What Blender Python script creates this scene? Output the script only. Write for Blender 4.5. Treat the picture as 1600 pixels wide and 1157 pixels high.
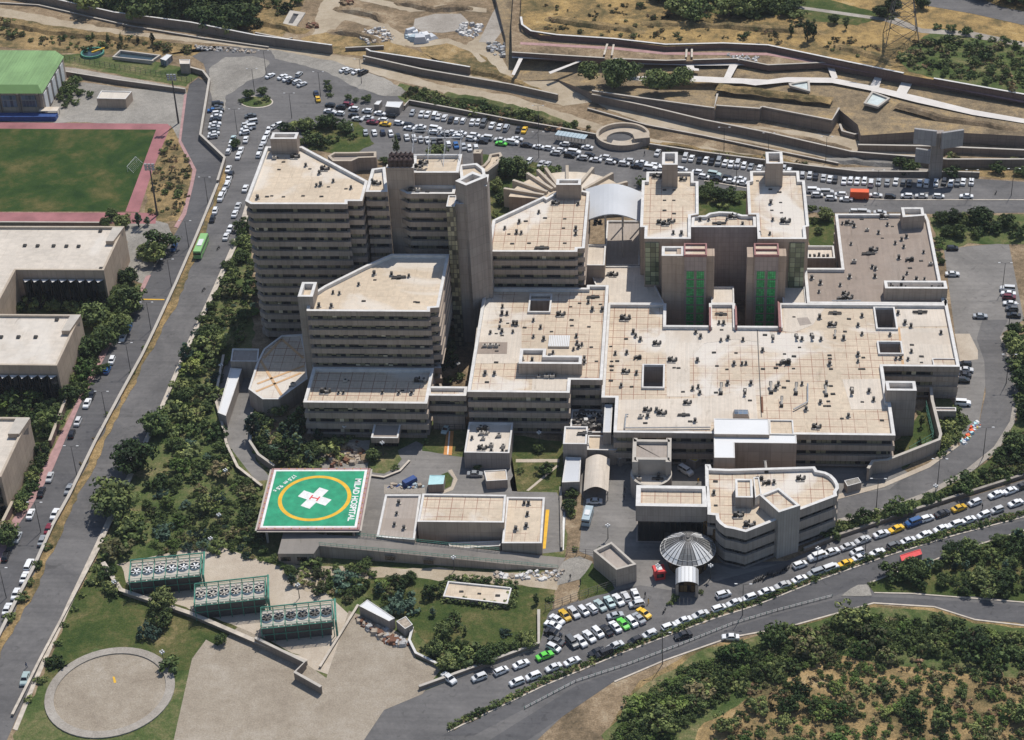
import bpy, math, random
from mathutils import Vector, Matrix
from mathutils.geometry import tessellate_polygon
for o in list(bpy.data.objects): bpy.data.objects.remove(o)
scene = bpy.context.scene
R = math.radians
# ------------------------------------------------------------ camera
FPX, PPX, PPY, CH = 3092.0, 800.0, 533.0, 330.0
def unit(v): return v.normalized()
Yc = unit(Vector((280, -2063, FPX))); Dn = Vector((231, 4667, FPX))
Dn = unit(Dn - Yc*Dn.dot(Yc)*1.0) if False else unit(unit(Dn) - Yc*unit(Dn).dot(Yc))
Zc = -Dn; Xc = Yc.cross(Zc)
cam = bpy.data.objects.new("Camera", bpy.data.cameras.new("Camera"))
scene.collection.objects.link(cam); scene.camera = cam
right = Vector((Xc[0], Yc[0], Zc[0])); up = -Vector((Xc[1], Yc[1], Zc[1])); back = -Vector((Xc[2], Yc[2], Zc[2]))
cam.matrix_world = Matrix(((right[0], up[0], back[0], 0), (right[1], up[1], back[1], 0), (right[2], up[2], back[2], CH), (0, 0, 0, 1)))
cam.data.sensor_fit = 'HORIZONTAL'; cam.data.sensor_width = 36; cam.data.lens = 36*FPX/1600
cam.data.shift_y = -45.5/1600; cam.data.clip_start = 1; cam.data.clip_end = 20000
def P(px, py, z=0.0):
    """point of the photograph -> place on the level z"""
    v = Vector((px-PPX, py-PPY, FPX)); d = Vector((Xc.dot(v), Yc.dot(v), Zc.dot(v)))
    t = (z-CH)/d[2]
    return (d[0]*t, d[1]*t)
def PZ(pts, z=0.0): return [P(a, b, z) for a, b in pts]
def Z(ox, oy, s, pts): return [(ox+p[0]/s, oy+p[1]/s)+tuple(p[2:]) for p in pts]
# ------------------------------------------------------------ light
SUN_EL, SUN_AZ = R(58), math.atan2(.385, .923)      # azimuth from +Y towards +X
w = bpy.data.worlds.new("World"); scene.world = w; w.use_nodes = True
nt = w.node_tree; bg = nt.nodes['Background']
sky = nt.nodes.new('ShaderNodeTexSky'); sky.sky_type = 'NISHITA'; sky.sun_disc = False
sky.sun_elevation = SUN_EL; sky.sun_rotation = SUN_AZ; sky.altitude = 1200; sky.air_density = 1.2; sky.dust_density = 1.6
nt.links.new(sky.outputs[0], bg.inputs[0]); bg.inputs[1].default_value = 0.105
sl = bpy.data.lights.new("sun", 'SUN'); sl.energy = 4.2; sl.angle = R(0.5); sl.color = (1, .955, .88)
sun = bpy.data.objects.new("sun", sl); scene.collection.objects.link(sun); sun.location = (200, 900, 500)
sd = Vector((math.sin(SUN_AZ)*math.cos(SUN_EL), math.cos(SUN_AZ)*math.cos(SUN_EL), math.sin(SUN_EL)))
sun.rotation_euler = sd.to_track_quat('Z', 'Y').to_euler()
scene.view_settings.view_transform = 'Standard'; scene.view_settings.look = 'None'
scene.view_settings.exposure = 0.0; scene.view_settings.gamma = 1
C = scene.collection
# ------------------------------------------------------------ materials
MATS = {}
class NB:
    def __init__(s, name, rough=.85, spec=.25, metal=0):
        m = bpy.data.materials.new(name); m.use_nodes = True; s.m = m; s.t = m.node_tree
        s.b = s.t.nodes['Principled BSDF']; s.b.inputs['Roughness'].default_value = rough
        s.b.inputs['Specular IOR Level'].default_value = spec; s.b.inputs['Metallic'].default_value = metal
        MATS[name] = m
    def n(s, ty, **k):
        nd = s.t.nodes.new(ty)
        for a, b in k.items(): setattr(nd, a, b)
        return nd
    def l(s, a, b): s.t.links.new(a, b)
    def coord(s, kind='Object'):
        if kind == 'World':
            return s.n('ShaderNodeNewGeometry').outputs['Position']
        return s.n('ShaderNodeTexCoord').outputs[kind]
    def noise(s, vec, scale, detail=4, rough=.6, dist=0):
        nd = s.n('ShaderNodeTexNoise'); nd.inputs['Scale'].default_value = scale; nd.inputs['Detail'].default_value = detail
        nd.inputs['Roughness'].default_value = rough; nd.inputs['Distortion'].default_value = dist
        s.l(vec, nd.inputs['Vector']); return nd.outputs['Fac']
    def ramp(s, fac, stops, interp='LINEAR'):
        r = s.n('ShaderNodeValToRGB'); r.color_ramp.interpolation = interp
        e = r.color_ramp.elements
        while len(e) < len(stops): e.new(.5)
        for i, (p, c) in enumerate(stops):
            e[i].position = p; e[i].color = tuple(c)+(1,) if len(c) == 3 else c
        s.l(fac, r.inputs[0]); return r.outputs[0]
    def mix(s, fac, a, b, mode='MIX'):
        m = s.n('ShaderNodeMix', data_type='RGBA', blend_type=mode)
        for v, i in ((fac, 0), (a, 6), (b, 7)):
            if isinstance(v, (int, float)): m.inputs[i].default_value = v
            elif isinstance(v, tuple): m.inputs[i].default_value = v+(1,) if len(v) == 3 else v
            else: s.l(v, m.inputs[i])
        return m.outputs[2]
    def math(s, op, a, b=0, c=None):
        m = s.n('ShaderNodeMath', operation=op)
        for i, v in enumerate((a, b) if c is None else (a, b, c)):
            if isinstance(v, (int, float)): m.inputs[i].default_value = v
            else: s.l(v, m.inputs[i])
        return m.outputs[0]
    def out(s, col, bump=None, bs=.3, bd=.1):
        if isinstance(col, tuple): s.b.inputs['Base Color'].default_value = col+(1,)
        else: s.l(col, s.b.inputs['Base Color'])
        if bump is not None:
            b = s.n('ShaderNodeBump'); b.inputs['Strength'].default_value = bs; b.inputs['Distance'].default_value = bd
            s.l(bump, b.inputs['Height']); s.l(b.outputs[0], s.b.inputs['Normal'])
        return s.m
W3 = (1, 1, 1); K3 = (0, 0, 0)
def simple(name, c, var=.15, scale=.6, rough=.8, spec=.25, metal=0):
    b = NB(name, rough, spec, metal); f = b.noise(b.coord('World'), scale, 5)
    lo = tuple(x*(1-var) for x in c); hi = tuple(min(1, x*(1+var)) for x in c)
    return b.out(b.ramp(f, [(.3, lo), (.7, hi)]))
def ground_mat(name, stops, s1=.03, s2=.5, speck=.25, bump=True, speckcol=(.5, .5, .5)):
    b = NB(name, .95, .1); v = b.coord('World')
    f = b.math('ADD', b.math('MULTIPLY', b.noise(v, s1, 6, .62, .6), .62), b.math('MULTIPLY', b.noise(v, s2, 5, .7), .38))
    c = b.ramp(f, stops)
    g = b.noise(v, 2.3, 3, .8)
    c = b.mix(speck, c, b.ramp(g, [(.35, (.35, .35, .35)), (.65, (1.45, 1.45, 1.45))]), 'MULTIPLY')
    return b.out(c, g if bump else None, .5, .25)
ground_mat('earth', [(.36, (.10, .078, .05)), (.45, (.19, .14, .088)), (.53, (.28, .205, .13)), (.63, (.40, .32, .22))], .07, .55, .5)
ground_mat('dry_grass', [(.36, (.07, .07, .032)), (.44, (.145, .115, .055)), (.51, (.26, .185, .09)), (.58, (.37, .255, .12)), (.66, (.41, .315, .18))], .075, .45, .6)
ground_mat('scrub', [(.36, (.042, .072, .02)), (.47, (.085, .115, .038)), (.56, (.15, .15, .065)), (.66, (.30, .235, .13))], .09, .6, .5)
ground_mat('lawn', [(.36, (.032, .058, .016)), (.48, (.065, .088, .026)), (.57, (.12, .115, .045)), (.66, (.23, .185, .09))], .08, .6, .5)
ground_mat('pitch_turf', [(.38, (.020, .045, .013)), (.48, (.036, .066, .017)), (.54, (.07, .08, .026)), (.62, (.135, .115, .045))], .045, .15, .2)
ground_mat('track_dirt', [(.36, (.30, .24, .17)), (.5, (.40, .33, .24)), (.64, (.47, .40, .31))], .05, .4, .15)
ground_mat('park_soil', [(.36, (.13, .10, .066)), (.46, (.22, .17, .11)), (.54, (.30, .225, .135)), (.60, (.38, .27, .14)), (.66, (.40, .32, .20))], .08, .5, .5)
ground_mat('golden_grass', [(.36, (.10, .085, .038)), (.44, (.19, .14, .065)), (.51, (.31, .21, .09)), (.58, (.42, .285, .115)), (.66, (.46, .34, .18))], .07, .45, .6)
ground_mat('gravel', [(.36, (.20, .185, .165)), (.5, (.29, .27, .24)), (.64, (.38, .35, .31))], .05, .6, .3)
ground_mat('paving', [(.36, (.27, .24, .205)), (.5, (.34, .305, .265)), (.64, (.41, .375, .33))], .1, .6, .25)
ground_mat('beige_paving', [(.36, (.40, .33, .26)), (.5, (.47, .40, .32)), (.64, (.53, .46, .38))], .08, .6, .12)
ground_mat('plaza_concrete', [(.36, (.27, .225, .175)), (.5, (.33, .28, .22)), (.64, (.39, .34, .28))], .09, .5, .28)
def asphalt(name, a, c):
    b = NB(name, .9, .2); v = b.coord('World')
    f = b.math('ADD', b.math('MULTIPLY', b.noise(v, .045, 6, .65, 1.2), .7), b.math('MULTIPLY', b.noise(v, .8, 4, .7), .3))
    col = b.ramp(f, [(.34, a), (.66, c)])
    mp = b.n('ShaderNodeMapping'); mp.inputs['Rotation'].default_value = (0, 0, R(-63)); mp.inputs['Scale'].default_value = (.02, .5, 1); b.l(v, mp.inputs['Vector'])
    col = b.mix(.45, col, b.ramp(b.noise(mp.outputs[0], 1, 3, .6), [(.35, (.75, .75, .75)), (.6, (1.12, 1.11, 1.1))]), 'MULTIPLY')
    st = b.noise(v, .25, 2, .5, 2.5)
    col = b.mix(.5, col, b.ramp(st, [(.28, (.55, .55, .55)), (.36, W3), (.64, W3), (.72, (1.3, 1.28, 1.25))]), 'MULTIPLY')
    return b.out(col)
asphalt('asphalt', (.092, .089, .09), (.175, .167, .163)); asphalt('asphalt_dark', (.074, .073, .078), (.13, .126, .127))
asphalt('yard_asphalt', (.15, .142, .134), (.25, .235, .22))
simple('kerb', (.50, .44, .37), .25, .5); simple('white_paint', (.72, .72, .70), .12, .8)
simple('pink_paving', (.38, .23, .22), .2, .5); simple('running_track', (.31, .13, .135), .25, .12)
simple('orange_paving', (.55, .25, .08), .2, .5); simple('yellow_paint', (.72, .42, .04), .15, .6)
simple('ochre_tile', (.56, .36, .20), .15, .4); simple('park_path', (.62, .58, .54), .1, .2)
def wallmat(name, c, pw=1.6, ph=3.2, dark=.78, var=.12):
    b = NB(name, .85, .2); uv = b.coord('UV'); v = b.coord('World')
    br = b.n('ShaderNodeTexBrick'); br.offset = 0; br.inputs['Scale'].default_value = 1
    br.inputs['Brick Width'].default_value = pw; br.inputs['Row Height'].default_value = ph
    br.inputs['Mortar Size'].default_value = .045; br.inputs['Mortar Smooth'].default_value = .4; br.inputs['Bias'].default_value = 0
    br.inputs['Color1'].default_value = (1, 1, 1, 1); br.inputs['Color2'].default_value = (.86, .86, .87, 1)
    br.inputs['Mortar'].default_value = (.52, .52, .52, 1); b.l(uv, br.inputs['Vector'])
    f = b.noise(v, .12, 5, .65)
    lo = tuple(x*(1-var) for x in c); hi = tuple(x*(1+var) for x in c)
    col = b.mix(.85, b.ramp(f, [(.32, lo), (.68, hi)]), br.outputs[0], 'MULTIPLY')
    mp = b.n('ShaderNodeMapping'); mp.inputs['Scale'].default_value = (1.3, .06, 1); b.l(uv, mp.inputs['Vector'])
    st = b.noise(mp.outputs[0], 1, 3, .6)
    col = b.mix(.6, col, b.ramp(st, [(.3, (.72, .71, .70)), (.5, W3)]), 'MULTIPLY')
    return b.out(col)
wallmat('concrete_wall', (.39, .318, .26)); wallmat('tan_wall', (.46, .36, .28), 3.0, 3.2); wallmat('grey_wall', (.345, .30, .265), 1.4, 3.0)
wallmat('pinkgrey_wall', (.40, .325, .29), 1.2, 1.6); wallmat('shed_wall', (.37, .34, .31), .8, 20)
wallmat('retaining', (.25, .205, .17), 3, 1.2); wallmat('brick_terrace', (.20, .135, .115), .6, .25)
simple('cap_white', (.62, .60, .575), .14, .5); simple('pale_concrete', (.45, .41, .36), .12, .4)
simple('white_sheet', (.66, .66, .66), .04, .1, .5); simple('grey_sheet', (.52, .53, .55), .07, .1, .45)
def roofmat(name, c, line, gx=3.35, gy=3.35, lw=.05, str_=.7, minor=True, patch=.5):
    b = NB(name, .9, .15); v = b.coord('World')
    sp = b.n('ShaderNodeSeparateXYZ'); b.l(v, sp.inputs[0])
    def ln(ax, g, wd, off=0):
        f = b.math('FRACT', b.math('DIVIDE', b.math('ADD', sp.outputs[ax], off), g))
        return b.math('LESS_THAN', f, wd)
    f = b.math('ADD', b.math('MULTIPLY', b.noise(v, .06, 5, .6), .6), b.math('MULTIPLY', b.noise(v, .7, 5, .7), .4))
    lo = tuple(x*.86 for x in c); hi = tuple(min(1, x*1.1) for x in c)
    col = b.ramp(f, [(.36, lo), (.64, hi)])
    tl = b.n('ShaderNodeTexWhiteNoise'); tl.noise_dimensions = '2D'
    vm = b.n('ShaderNodeVectorMath', operation='DIVIDE'); vm.inputs[1].default_value = (gx/3, gy/3, 1); b.l(v, vm.inputs[0])
    vf = b.n('ShaderNodeVectorMath', operation='FLOOR'); b.l(vm.outputs[0], vf.inputs[0]); b.l(vf.outputs[0], tl.inputs['Vector'])
    col = b.mix(.6, col, b.ramp(tl.outputs[0], [(0, (.9, .9, .9)), (1, (1.08, 1.07, 1.06))]), 'MULTIPLY')
    mj = b.math('MAXIMUM', ln(0, gx, lw), ln(1, gy, lw*1.3))
    wear = b.ramp(b.noise(v, .05, 4, .6, .4), [(.40, (0, 0, 0)), (.50, (1, 1, 1))])
    fac = b.math('MULTIPLY', b.math('MULTIPLY', mj, wear), str_)
    if minor:
        mn = b.math('MAXIMUM', ln(0, gx/3, lw*1.6), ln(1, gy/3, lw*2))
        col = b.mix(b.math('MULTIPLY', b.math('MULTIPLY', mn, wear), str_*.33), col, line)
    col = b.mix(fac, col, line)
    ws = b.ramp(b.noise(v, .035, 5, .55, .8), [(.52, (0, 0, 0)), (.60, (1, 1, 1))])
    col = b.mix(b.math('MULTIPLY', ws, patch), col, tuple(min(1, x*1.12+.03) for x in (c[0], c[0]*.94, c[0]*.86)))
    mp = b.n('ShaderNodeMapping'); mp.inputs['Scale'].default_value = (.9, .13, 1); b.l(v, mp.inputs['Vector'])
    dk = b.noise(mp.outputs[0], .35, 6, .72, 1.5)
    col = b.mix(.75, col, b.ramp(dk, [(.27, (.55, .53, .5)), (.41, W3)]), 'MULTIPLY')
    return b.out(col)
roofmat('roof_tile', (.57, .475, .365), (.27, .13, .095), 3.35, 3.6, .055, .85, True, .75)
roofmat('roof_plain', (.58, .48, .365), (.42, .31, .22), 3.35, 3.35, .05, .35)
roofmat('roof_membrane', (.60, .53, .45), (.50, .42, .34), 1.1, 40, .12, .4, False, .3)
roofmat('roof_brown', (.30, .245, .205), (.25, .2, .165), 2.2, 30, .06, .5, False, .15)
roofmat('roof_school', (.58, .52, .45), (.46, .40, .33), 5.0, 4.0, .03, .5, False, .4)
roofmat('roof_deck', (.37, .32, .28), (.3, .25, .21), 1.2, 40, .1, .5, False, .1)
roofmat('roof_ramp', (.25, .225, .20), (.2, .18, .16), 6, 40, .04, .3, False, .1)
def glassmat(name, base, alt, frac=.2, pw=1.35, rough=.15, alt2=None, spec=.5):
    b = NB(name, rough, spec); uv = b.coord('UV')
    vm = b.n('ShaderNodeVectorMath', operation='DIVIDE'); vm.inputs[1].default_value = (pw, 3.2, 1); b.l(uv, vm.inputs[0])
    vf = b.n('ShaderNodeVectorMath', operation='FLOOR'); b.l(vm.outputs[0], vf.inputs[0])
    wn = b.n('ShaderNodeTexWhiteNoise'); wn.noise_dimensions = '2D'; b.l(vf.outputs[0], wn.inputs['Vector'])
    big = b.noise(uv, .05, 2, .5)
    val = b.math('ADD', b.math('MULTIPLY', wn.outputs[0], .75), b.math('MULTIPLY', big, .5))
    col = b.ramp(val, [(0, base), (1-frac-.001, base), (1-frac, alt2 or alt), (1, alt)], 'CONSTANT')
    sp = b.n('ShaderNodeSeparateXYZ'); b.l(uv, sp.inputs[0])
    mu = b.math('LESS_THAN', b.math('FRACT', b.math('DIVIDE', sp.outputs[0], pw)), .09)
    col = b.mix(mu, col, (.05, .045, .04))
    return b.out(col)
glassmat('window_glass', (.018, .02, .022), (.60, .54, .40), .36, 1.35, .2, (.22, .20, .13))
glassmat('dark_glass', (.012, .014, .016), (.05, .05, .05), .2)
def gridglass(name, c1, c2, frame, gx, gy, fw=.12, rough=.2):
    b = NB(name, rough, .5); uv = b.coord('UV')
    sp = b.n('ShaderNodeSeparateXYZ'); b.l(uv, sp.inputs[0])
    m = b.math('MAXIMUM', b.math('LESS_THAN', b.math('FRACT', b.math('DIVIDE', sp.outputs[0], gx)), fw),
               b.math('LESS_THAN', b.math('FRACT', b.math('DIVIDE', sp.outputs[1], gy)), fw))
    vm = b.n('ShaderNodeVectorMath', operation='DIVIDE'); vm.inputs[1].default_value = (gx, gy, 1); b.l(uv, vm.inputs[0])
    vf = b.n('ShaderNodeVectorMath', operation='FLOOR'); b.l(vm.outputs[0], vf.inputs[0])
    wn = b.n('ShaderNodeTexWhiteNoise'); wn.noise_dimensions = '2D'; b.l(vf.outputs[0], wn.inputs['Vector'])
    col = b.ramp(b.math('ADD', b.math('MULTIPLY', wn.outputs[0], .5), b.math('MULTIPLY', b.noise(uv, .12, 2), .5)), [(.3, c1), (.7, c2)])
    return b.out(b.mix(m, col, frame))
gridglass('green_window', (.05, .34, .10), (.10, .58, .19), (.015, .06, .03), .6, .6, .13)
gridglass('smoky_glass', (.16, .16, .155), (.26, .25, .24), (.3, .3, .3), 1.5, 1.5, .05)
gridglass('pale_curtain_glass', (.09, .11, .06), (.36, .40, .25), (.03, .035, .03), 1.6, 1.7, .1)
gridglass('yellow_curtain_glass', (.03, .032, .025), (.30, .28, .18), (.06, .055, .045), 1.0, 1.6, .12)
gridglass('brown_glass', (.02, .012, .008), (.20, .12, .05), (.05, .03, .02), .9, 2.2, .1)
gridglass('blue_glass', (.05, .07, .10), (.16, .21, .28), (.25, .26, .27), 1.2, 3, .1)
simple('black_metal', (.03, .028, .026), .3, 3, .6); simple('dark_metal', (.075, .07, .068), .3, 2, .5, .4)
simple('vent_grey', (.10, .092, .085), .4, 3, .6); simple('steel', (.42, .42, .42), .15, 1, .35, .5, .4)
simple('rust', (.16, .075, .045), .3, 2); simple('tank_brown', (.07, .045, .04), .3, 2, .6)
simple('green_steel', (.07, .23, .17), .3, 1.2, .6); simple('pad_green', (.03, .29, .155), .22, .45, .8)
simple('red_paint', (.62, .05, .05), .12, 1, .5); simple('red_trim', (.30, .15, .14), .15, 1)
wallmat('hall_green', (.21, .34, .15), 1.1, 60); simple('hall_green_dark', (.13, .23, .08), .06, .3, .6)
simple('bus_green', (.24, .47, .17), .06, 1, .4, .4); simple('orange_tarp', (.75, .11, .03), .1, .5, .6)
simple('turquoise', (.42, .64, .66), .08, .8, .5); simple('blue_sheet', (.03, .07, .22), .25, 1, .5)
simple('yellow_sheet', (.62, .46, .10), .12, 1, .5); simple('galvanised', (.38, .46, .50), .1, 1, .5)
simple('bark', (.09, .065, .045), .3, 3); simple('rubble', (.36, .30, .24), .45, 1.2, .95)
simple('rubble_grey', (.38, .37, .36), .5, 1.5, .95); simple('tyre', (.015, .015, .015), .2, 5, .8)
simple('pool_liner', (.52, .58, .57), .15, .4, .5); simple('water', (.03, .05, .06), .1, .2, .08, .6)
simple('skin', (.35, .2, .13), .1, 5); simple('cloth_dark', (.03, .03, .04), .2, 5); simple('cloth_blue', (.06, .09, .16), .2, 5)
def foliage(name, stops, trans=.0):
    b = NB(name, .7, .15); g = b.coord('World'); oi = b.n('ShaderNodeObjectInfo')
    f = b.math('ADD', b.math('MULTIPLY', b.noise(g, .9, 4, .75), .75), b.math('MULTIPLY', oi.outputs['Random'], .25))
    c = b.ramp(f, stops)
    hs = b.n('ShaderNodeHueSaturation'); b.l(c, hs.inputs['Color'])
    b.l(b.math('ADD', b.math('MULTIPLY', oi.outputs['Random'], -.05), .515), hs.inputs['Hue'])
    w3 = b.noise(g, .035, 2, .5); b.l(b.math('ADD', b.math('MULTIPLY', oi.outputs['Random'], .8), b.math('MULTIPLY', w3, 1.6)), hs.inputs['Value'])
    hs.inputs['Saturation'].default_value = .92
    return b.out(hs.outputs[0])
foliage('leaf_dark', [(.36, (.018, .034, .010)), (.5, (.045, .075, .022)), (.66, (.09, .125, .04))])
foliage('leaf_mid', [(.36, (.034, .06, .014)), (.5, (.08, .12, .03)), (.66, (.145, .19, .052))])
foliage('leaf_bright', [(.36, (.035, .07, .012)), (.5, (.085, .15, .025)), (.66, (.16, .22, .045))])
foliage('leaf_olive', [(.36, (.04, .048, .018)), (.5, (.09, .09, .035)), (.66, (.17, .15, .06))])
foliage('leaf_blue', [(.36, (.02, .042, .028)), (.5, (.045, .085, .060)), (.66, (.085, .13, .095))])
foliage('leaf_dry', [(.36, (.06, .05, .02)), (.5, (.16, .12, .045)), (.66, (.28, .20, .09))])
PAINT = dict(w=(.80, .80, .80), s=(.42, .44, .46), g=(.13, .135, .14), k=(.018, .018, .022), b=(.03, .13, .36), y=(.85, .50, .015),
             n=(.12, .62, .06), r=(.22, .02, .035), t=(.58, .72, .70), d=(.02, .03, .07))
PNAME = dict(w='white', s='silver', g='dark grey', k='black', b='blue', y='yellow', n='bright green', r='dark red', t='pale teal', d='navy')
for k, c in PAINT.items():
    b = NB('car_paint_'+PNAME[k].replace(' ', '_'), .25, .5); b.b.inputs['Coat Weight'].default_value = .4
    f = b.n('ShaderNodeObjectInfo').outputs['Random']; b.out(b.ramp(f, [(0, tuple(x*.62 for x in c)), (.25, tuple(x*.85 for x in c)), (.6, c)])); PAINT[k] = b.m
simple('car_glass', (.012, .015, .02), .2, 1, .08, .6)
M = MATS
# ------------------------------------------------------------ mesh builder
def area(p): return sum(p[i][0]*p[(i+1) % len(p)][1]-p[(i+1) % len(p)][0]*p[i][1] for i in range(len(p)))/2
def ccw(p): return list(p) if area(p) > 0 else list(reversed(p))
def inset(poly, w):
    n = len(poly); out = []
    for i in range(n):
        a, b, c = Vector(poly[i-1]), Vector(poly[i]), Vector(poly[(i+1) % n])
        d1 = (b-a).normalized(); d2 = (c-b).normalized()
        n1 = Vector((-d1.y, d1.x)); n2 = Vector((-d2.y, d2.x))
        k = 1+n1.dot(n2)
        m = (n1+n2)/k if k > .25 else n1
        out.append(tuple(b+m*w))
    return out
class MB:
    def __init__(s): s.v = []; s.f = []; s.m = []
    def face(s, pts, mi=0):
        i = len(s.v); s.v += [tuple(p) for p in pts]; s.f.append(tuple(range(i, i+len(pts)))); s.m.append(mi)
    def cap(s, poly, z, mi=0, holes=(), down=False):
        if not holes:
            p = [(x, y, z) for x, y in ccw(poly)]
            s.face(p[::-1] if down else p, mi); return
        lists = [[Vector((x, y, 0)) for x, y in ccw(poly)]]+[[Vector((x, y, 0)) for x, y in ccw(h)[::-1]] for h in holes]
        flat = [v for l in lists for v in l]
        for t in tessellate_polygon(lists):
            q = [flat[k] for k in t]
            if (q[1]-q[0]).cross(q[2]-q[0]).z < 0: q = q[::-1]
            s.face([(a.x, a.y, z) for a in q], mi)
    def sides(s, poly, z0, z1, mi=0, inward=False):
        p = ccw(poly)
        for i in range(len(p)):
            a, b = p[i], p[(i+1) % len(p)]
            if inward: a, b = b, a
            s.face([(a[0], a[1], z0), (b[0], b[1], z0), (b[0], b[1], z1), (a[0], a[1], z1)], mi)
    def prism(s, poly, z0, z1, mi=0, mt=None, bottom=False):
        s.sides(poly, z0, z1, mi); s.cap(poly, z1, mi if mt is None else mt)
        if bottom: s.cap(poly, z0, mi, down=True)
    def between(s, a, b, z, mi=0, down=False):
        n = len(a)
        for i in range(n):
            j = (i+1) % n
            q = [(a[i][0], a[i][1], z), (a[j][0], a[j][1], z), (b[j][0], b[j][1], z), (b[i][0], b[i][1], z)]
            s.face(q[::-1] if down else q, mi)
    def ring(s, poly, w, z0, z1, mi=0, mt=1):
        p = ccw(poly); q = inset(p, w)
        s.sides(p, z0, z1, mi); s.sides(q, z0, z1, mt, True); s.between(p, q, z1, mt)
    def box(s, x, y, z, sx, sy, sz, rot=0, mi=0, mt=None, taper=1):
        c, n = math.cos(rot), math.sin(rot)
        def q(k): return [(x+(a*c-b*n)*k, y+(a*n+b*c)*k) for a, b in ((-sx/2, -sy/2), (sx/2, -sy/2), (sx/2, sy/2), (-sx/2, sy/2))]
        lo, hi = q(1), q(taper)
        for i in range(4):
            j = (i+1) % 4
            s.face([lo[i]+(z,), lo[j]+(z,), hi[j]+(z+sz,), hi[i]+(z+sz,)], mi)
        s.face([p+(z+sz,) for p in hi], mi if mt is None else mt); s.face([p+(z,) for p in lo[::-1]], mi)
    def cyl(s, x, y, z0, z1, r0, r1=None, n=10, mi=0, cap=True, mt=None):
        r1 = r0 if r1 is None else r1
        for i in range(n):
            a, b = 2*math.pi*i/n, 2*math.pi*(i+1)/n
            s.face([(x+r0*math.cos(a), y+r0*math.sin(a), z0), (x+r0*math.cos(b), y+r0*math.sin(b), z0),
                    (x+r1*math.cos(b), y+r1*math.sin(b), z1), (x+r1*math.cos(a), y+r1*math.sin(a), z1)], mi)
        if cap: s.face([(x+r1*math.cos(2*math.pi*i/n), y+r1*math.sin(2*math.pi*i/n), z1) for i in range(n)], mi if mt is None else mt)
    def bar(s, a, b, r, mi=0, n=4):
        a, b = Vector(a), Vector(b); d = (b-a)
        if d.length < 1e-5: return
        d.normalize(); u = d.cross(Vector((0, 0, 1)) if abs(d.z) < .9 else Vector((1, 0, 0))).normalized(); v = d.cross(u)
        o = [u*math.cos(2*math.pi*(i+.5)/n)*r+v*math.sin(2*math.pi*(i+.5)/n)*r for i in range(n)]
        for i in range(n):
            j = (i+1) % n; s.face([a+o[j], a+o[i], b+o[i], b+o[j]], mi)
        s.face([a+k for k in o], mi); s.face([b+k for k in o[::-1]], mi)
    def build(s, name, mats, parent=None, org=(0, 0, 0), smooth=False):
        me = bpy.data.meshes.new(name); ox, oy, oz = org
        me.from_pydata([(a-ox, b-oy, c-oz) for a, b, c in s.v], [], s.f)
        for m in mats: me.materials.append(M[m] if isinstance(m, str) else m)
        me.polygons.foreach_set('material_index', s.m)
        uv = me.uv_layers.new(name='UVMap'); buf = []
        for f in s.f:
            p = [Vector(s.v[i]) for i in f]
            nrm = Vector((0, 0, 0))
            for i in range(len(p)):
                nrm += p[i].cross(p[(i+1) % len(p)]) if False else (p[i]-p[0]).cross(p[(i+1) % len(p)]-p[0])
            if nrm.length > 0: nrm.normalize()
            if abs(nrm.z) > .75:
                for q in p: buf += [q.x, q.y]
            else:
                t = Vector((-nrm.y, nrm.x)); t = t.normalized() if t.length > 0 else Vector((1, 0))
                for q in p: buf += [q.x*t.x+q.y*t.y, q.z]
        uv.data.foreach_set('uv', buf)
        if smooth: me.polygons.foreach_set('use_smooth', [True]*len(s.f))
        o = bpy.data.objects.new(name, me); C.objects.link(o)
        if parent is not None: o.parent = parent
        else: o.location = org
        return o
ALL = {}
def tag(o, label, cat=None, group=None, kind=None):
    o['label'] = label
    if cat: o['category'] = cat
    if group: o['group'] = group
    if kind: o['kind'] = kind
    ALL.setdefault(label, []).append(o)
    return o
def empty(name, label, cat, loc=(0, 0, 0), rz=0, group=None, kind=None):
    o = bpy.data.objects.new(name, None); C.objects.link(o); o.location = loc; o.rotation_euler = (0, 0, rz)
    o.empty_display_size = 1
    return tag(o, label, cat, group, kind)
def copy_tree(o, parent=None):
    c = o.copy(); C.objects.link(c); c.parent = parent
    for ch in o.children: copy_tree(ch, c)
    return c
ORD = ('first second third fourth fifth sixth seventh eighth ninth tenth eleventh twelfth thirteenth fourteenth fifteenth sixteenth '
       'seventeenth eighteenth nineteenth twentieth').split()
TENS = {2: 'twenty', 3: 'thirty', 4: 'forty', 5: 'fifty'}
def ordn(i):
    if i < 20: return ORD[i]
    t, u = divmod(i+1, 10)
    return {2: 'twentieth', 3: 'thirtieth', 4: 'fortieth', 5: 'fiftieth'}[t] if u == 0 else TENS[t]+'-'+ORD[u-1]
BANDS = {1: [''], 2: ['front', 'back'], 3: ['front', 'middle', 'back']}
def rank(items, text, place, cat, group, per=12):
    """unique place labels: items = [(object, x, y, adjective)]"""
    n = len(items)
    if not n: return
    nb = max(1, math.ceil(n/per)); its = sorted(items, key=lambda t: t[2]); k = 0
    for b in range(nb):
        part = its[round(b*n/nb):round((b+1)*n/nb)]; part.sort(key=lambda t: t[1])
        nm = BANDS[nb][b] if nb in BANDS else ('front' if b == 0 else 'back' if b == nb-1 else ORD[b])
        for i, (o, x, y, adj) in enumerate(part):
            row = (' of the %s row' % nm) if nm else ''
            lab = '%s %s, %s from left%s' % (adj, text, ordn(i), row)
            tag(o, (lab+' '+place).strip(), cat, group if n > 1 else None)
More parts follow.
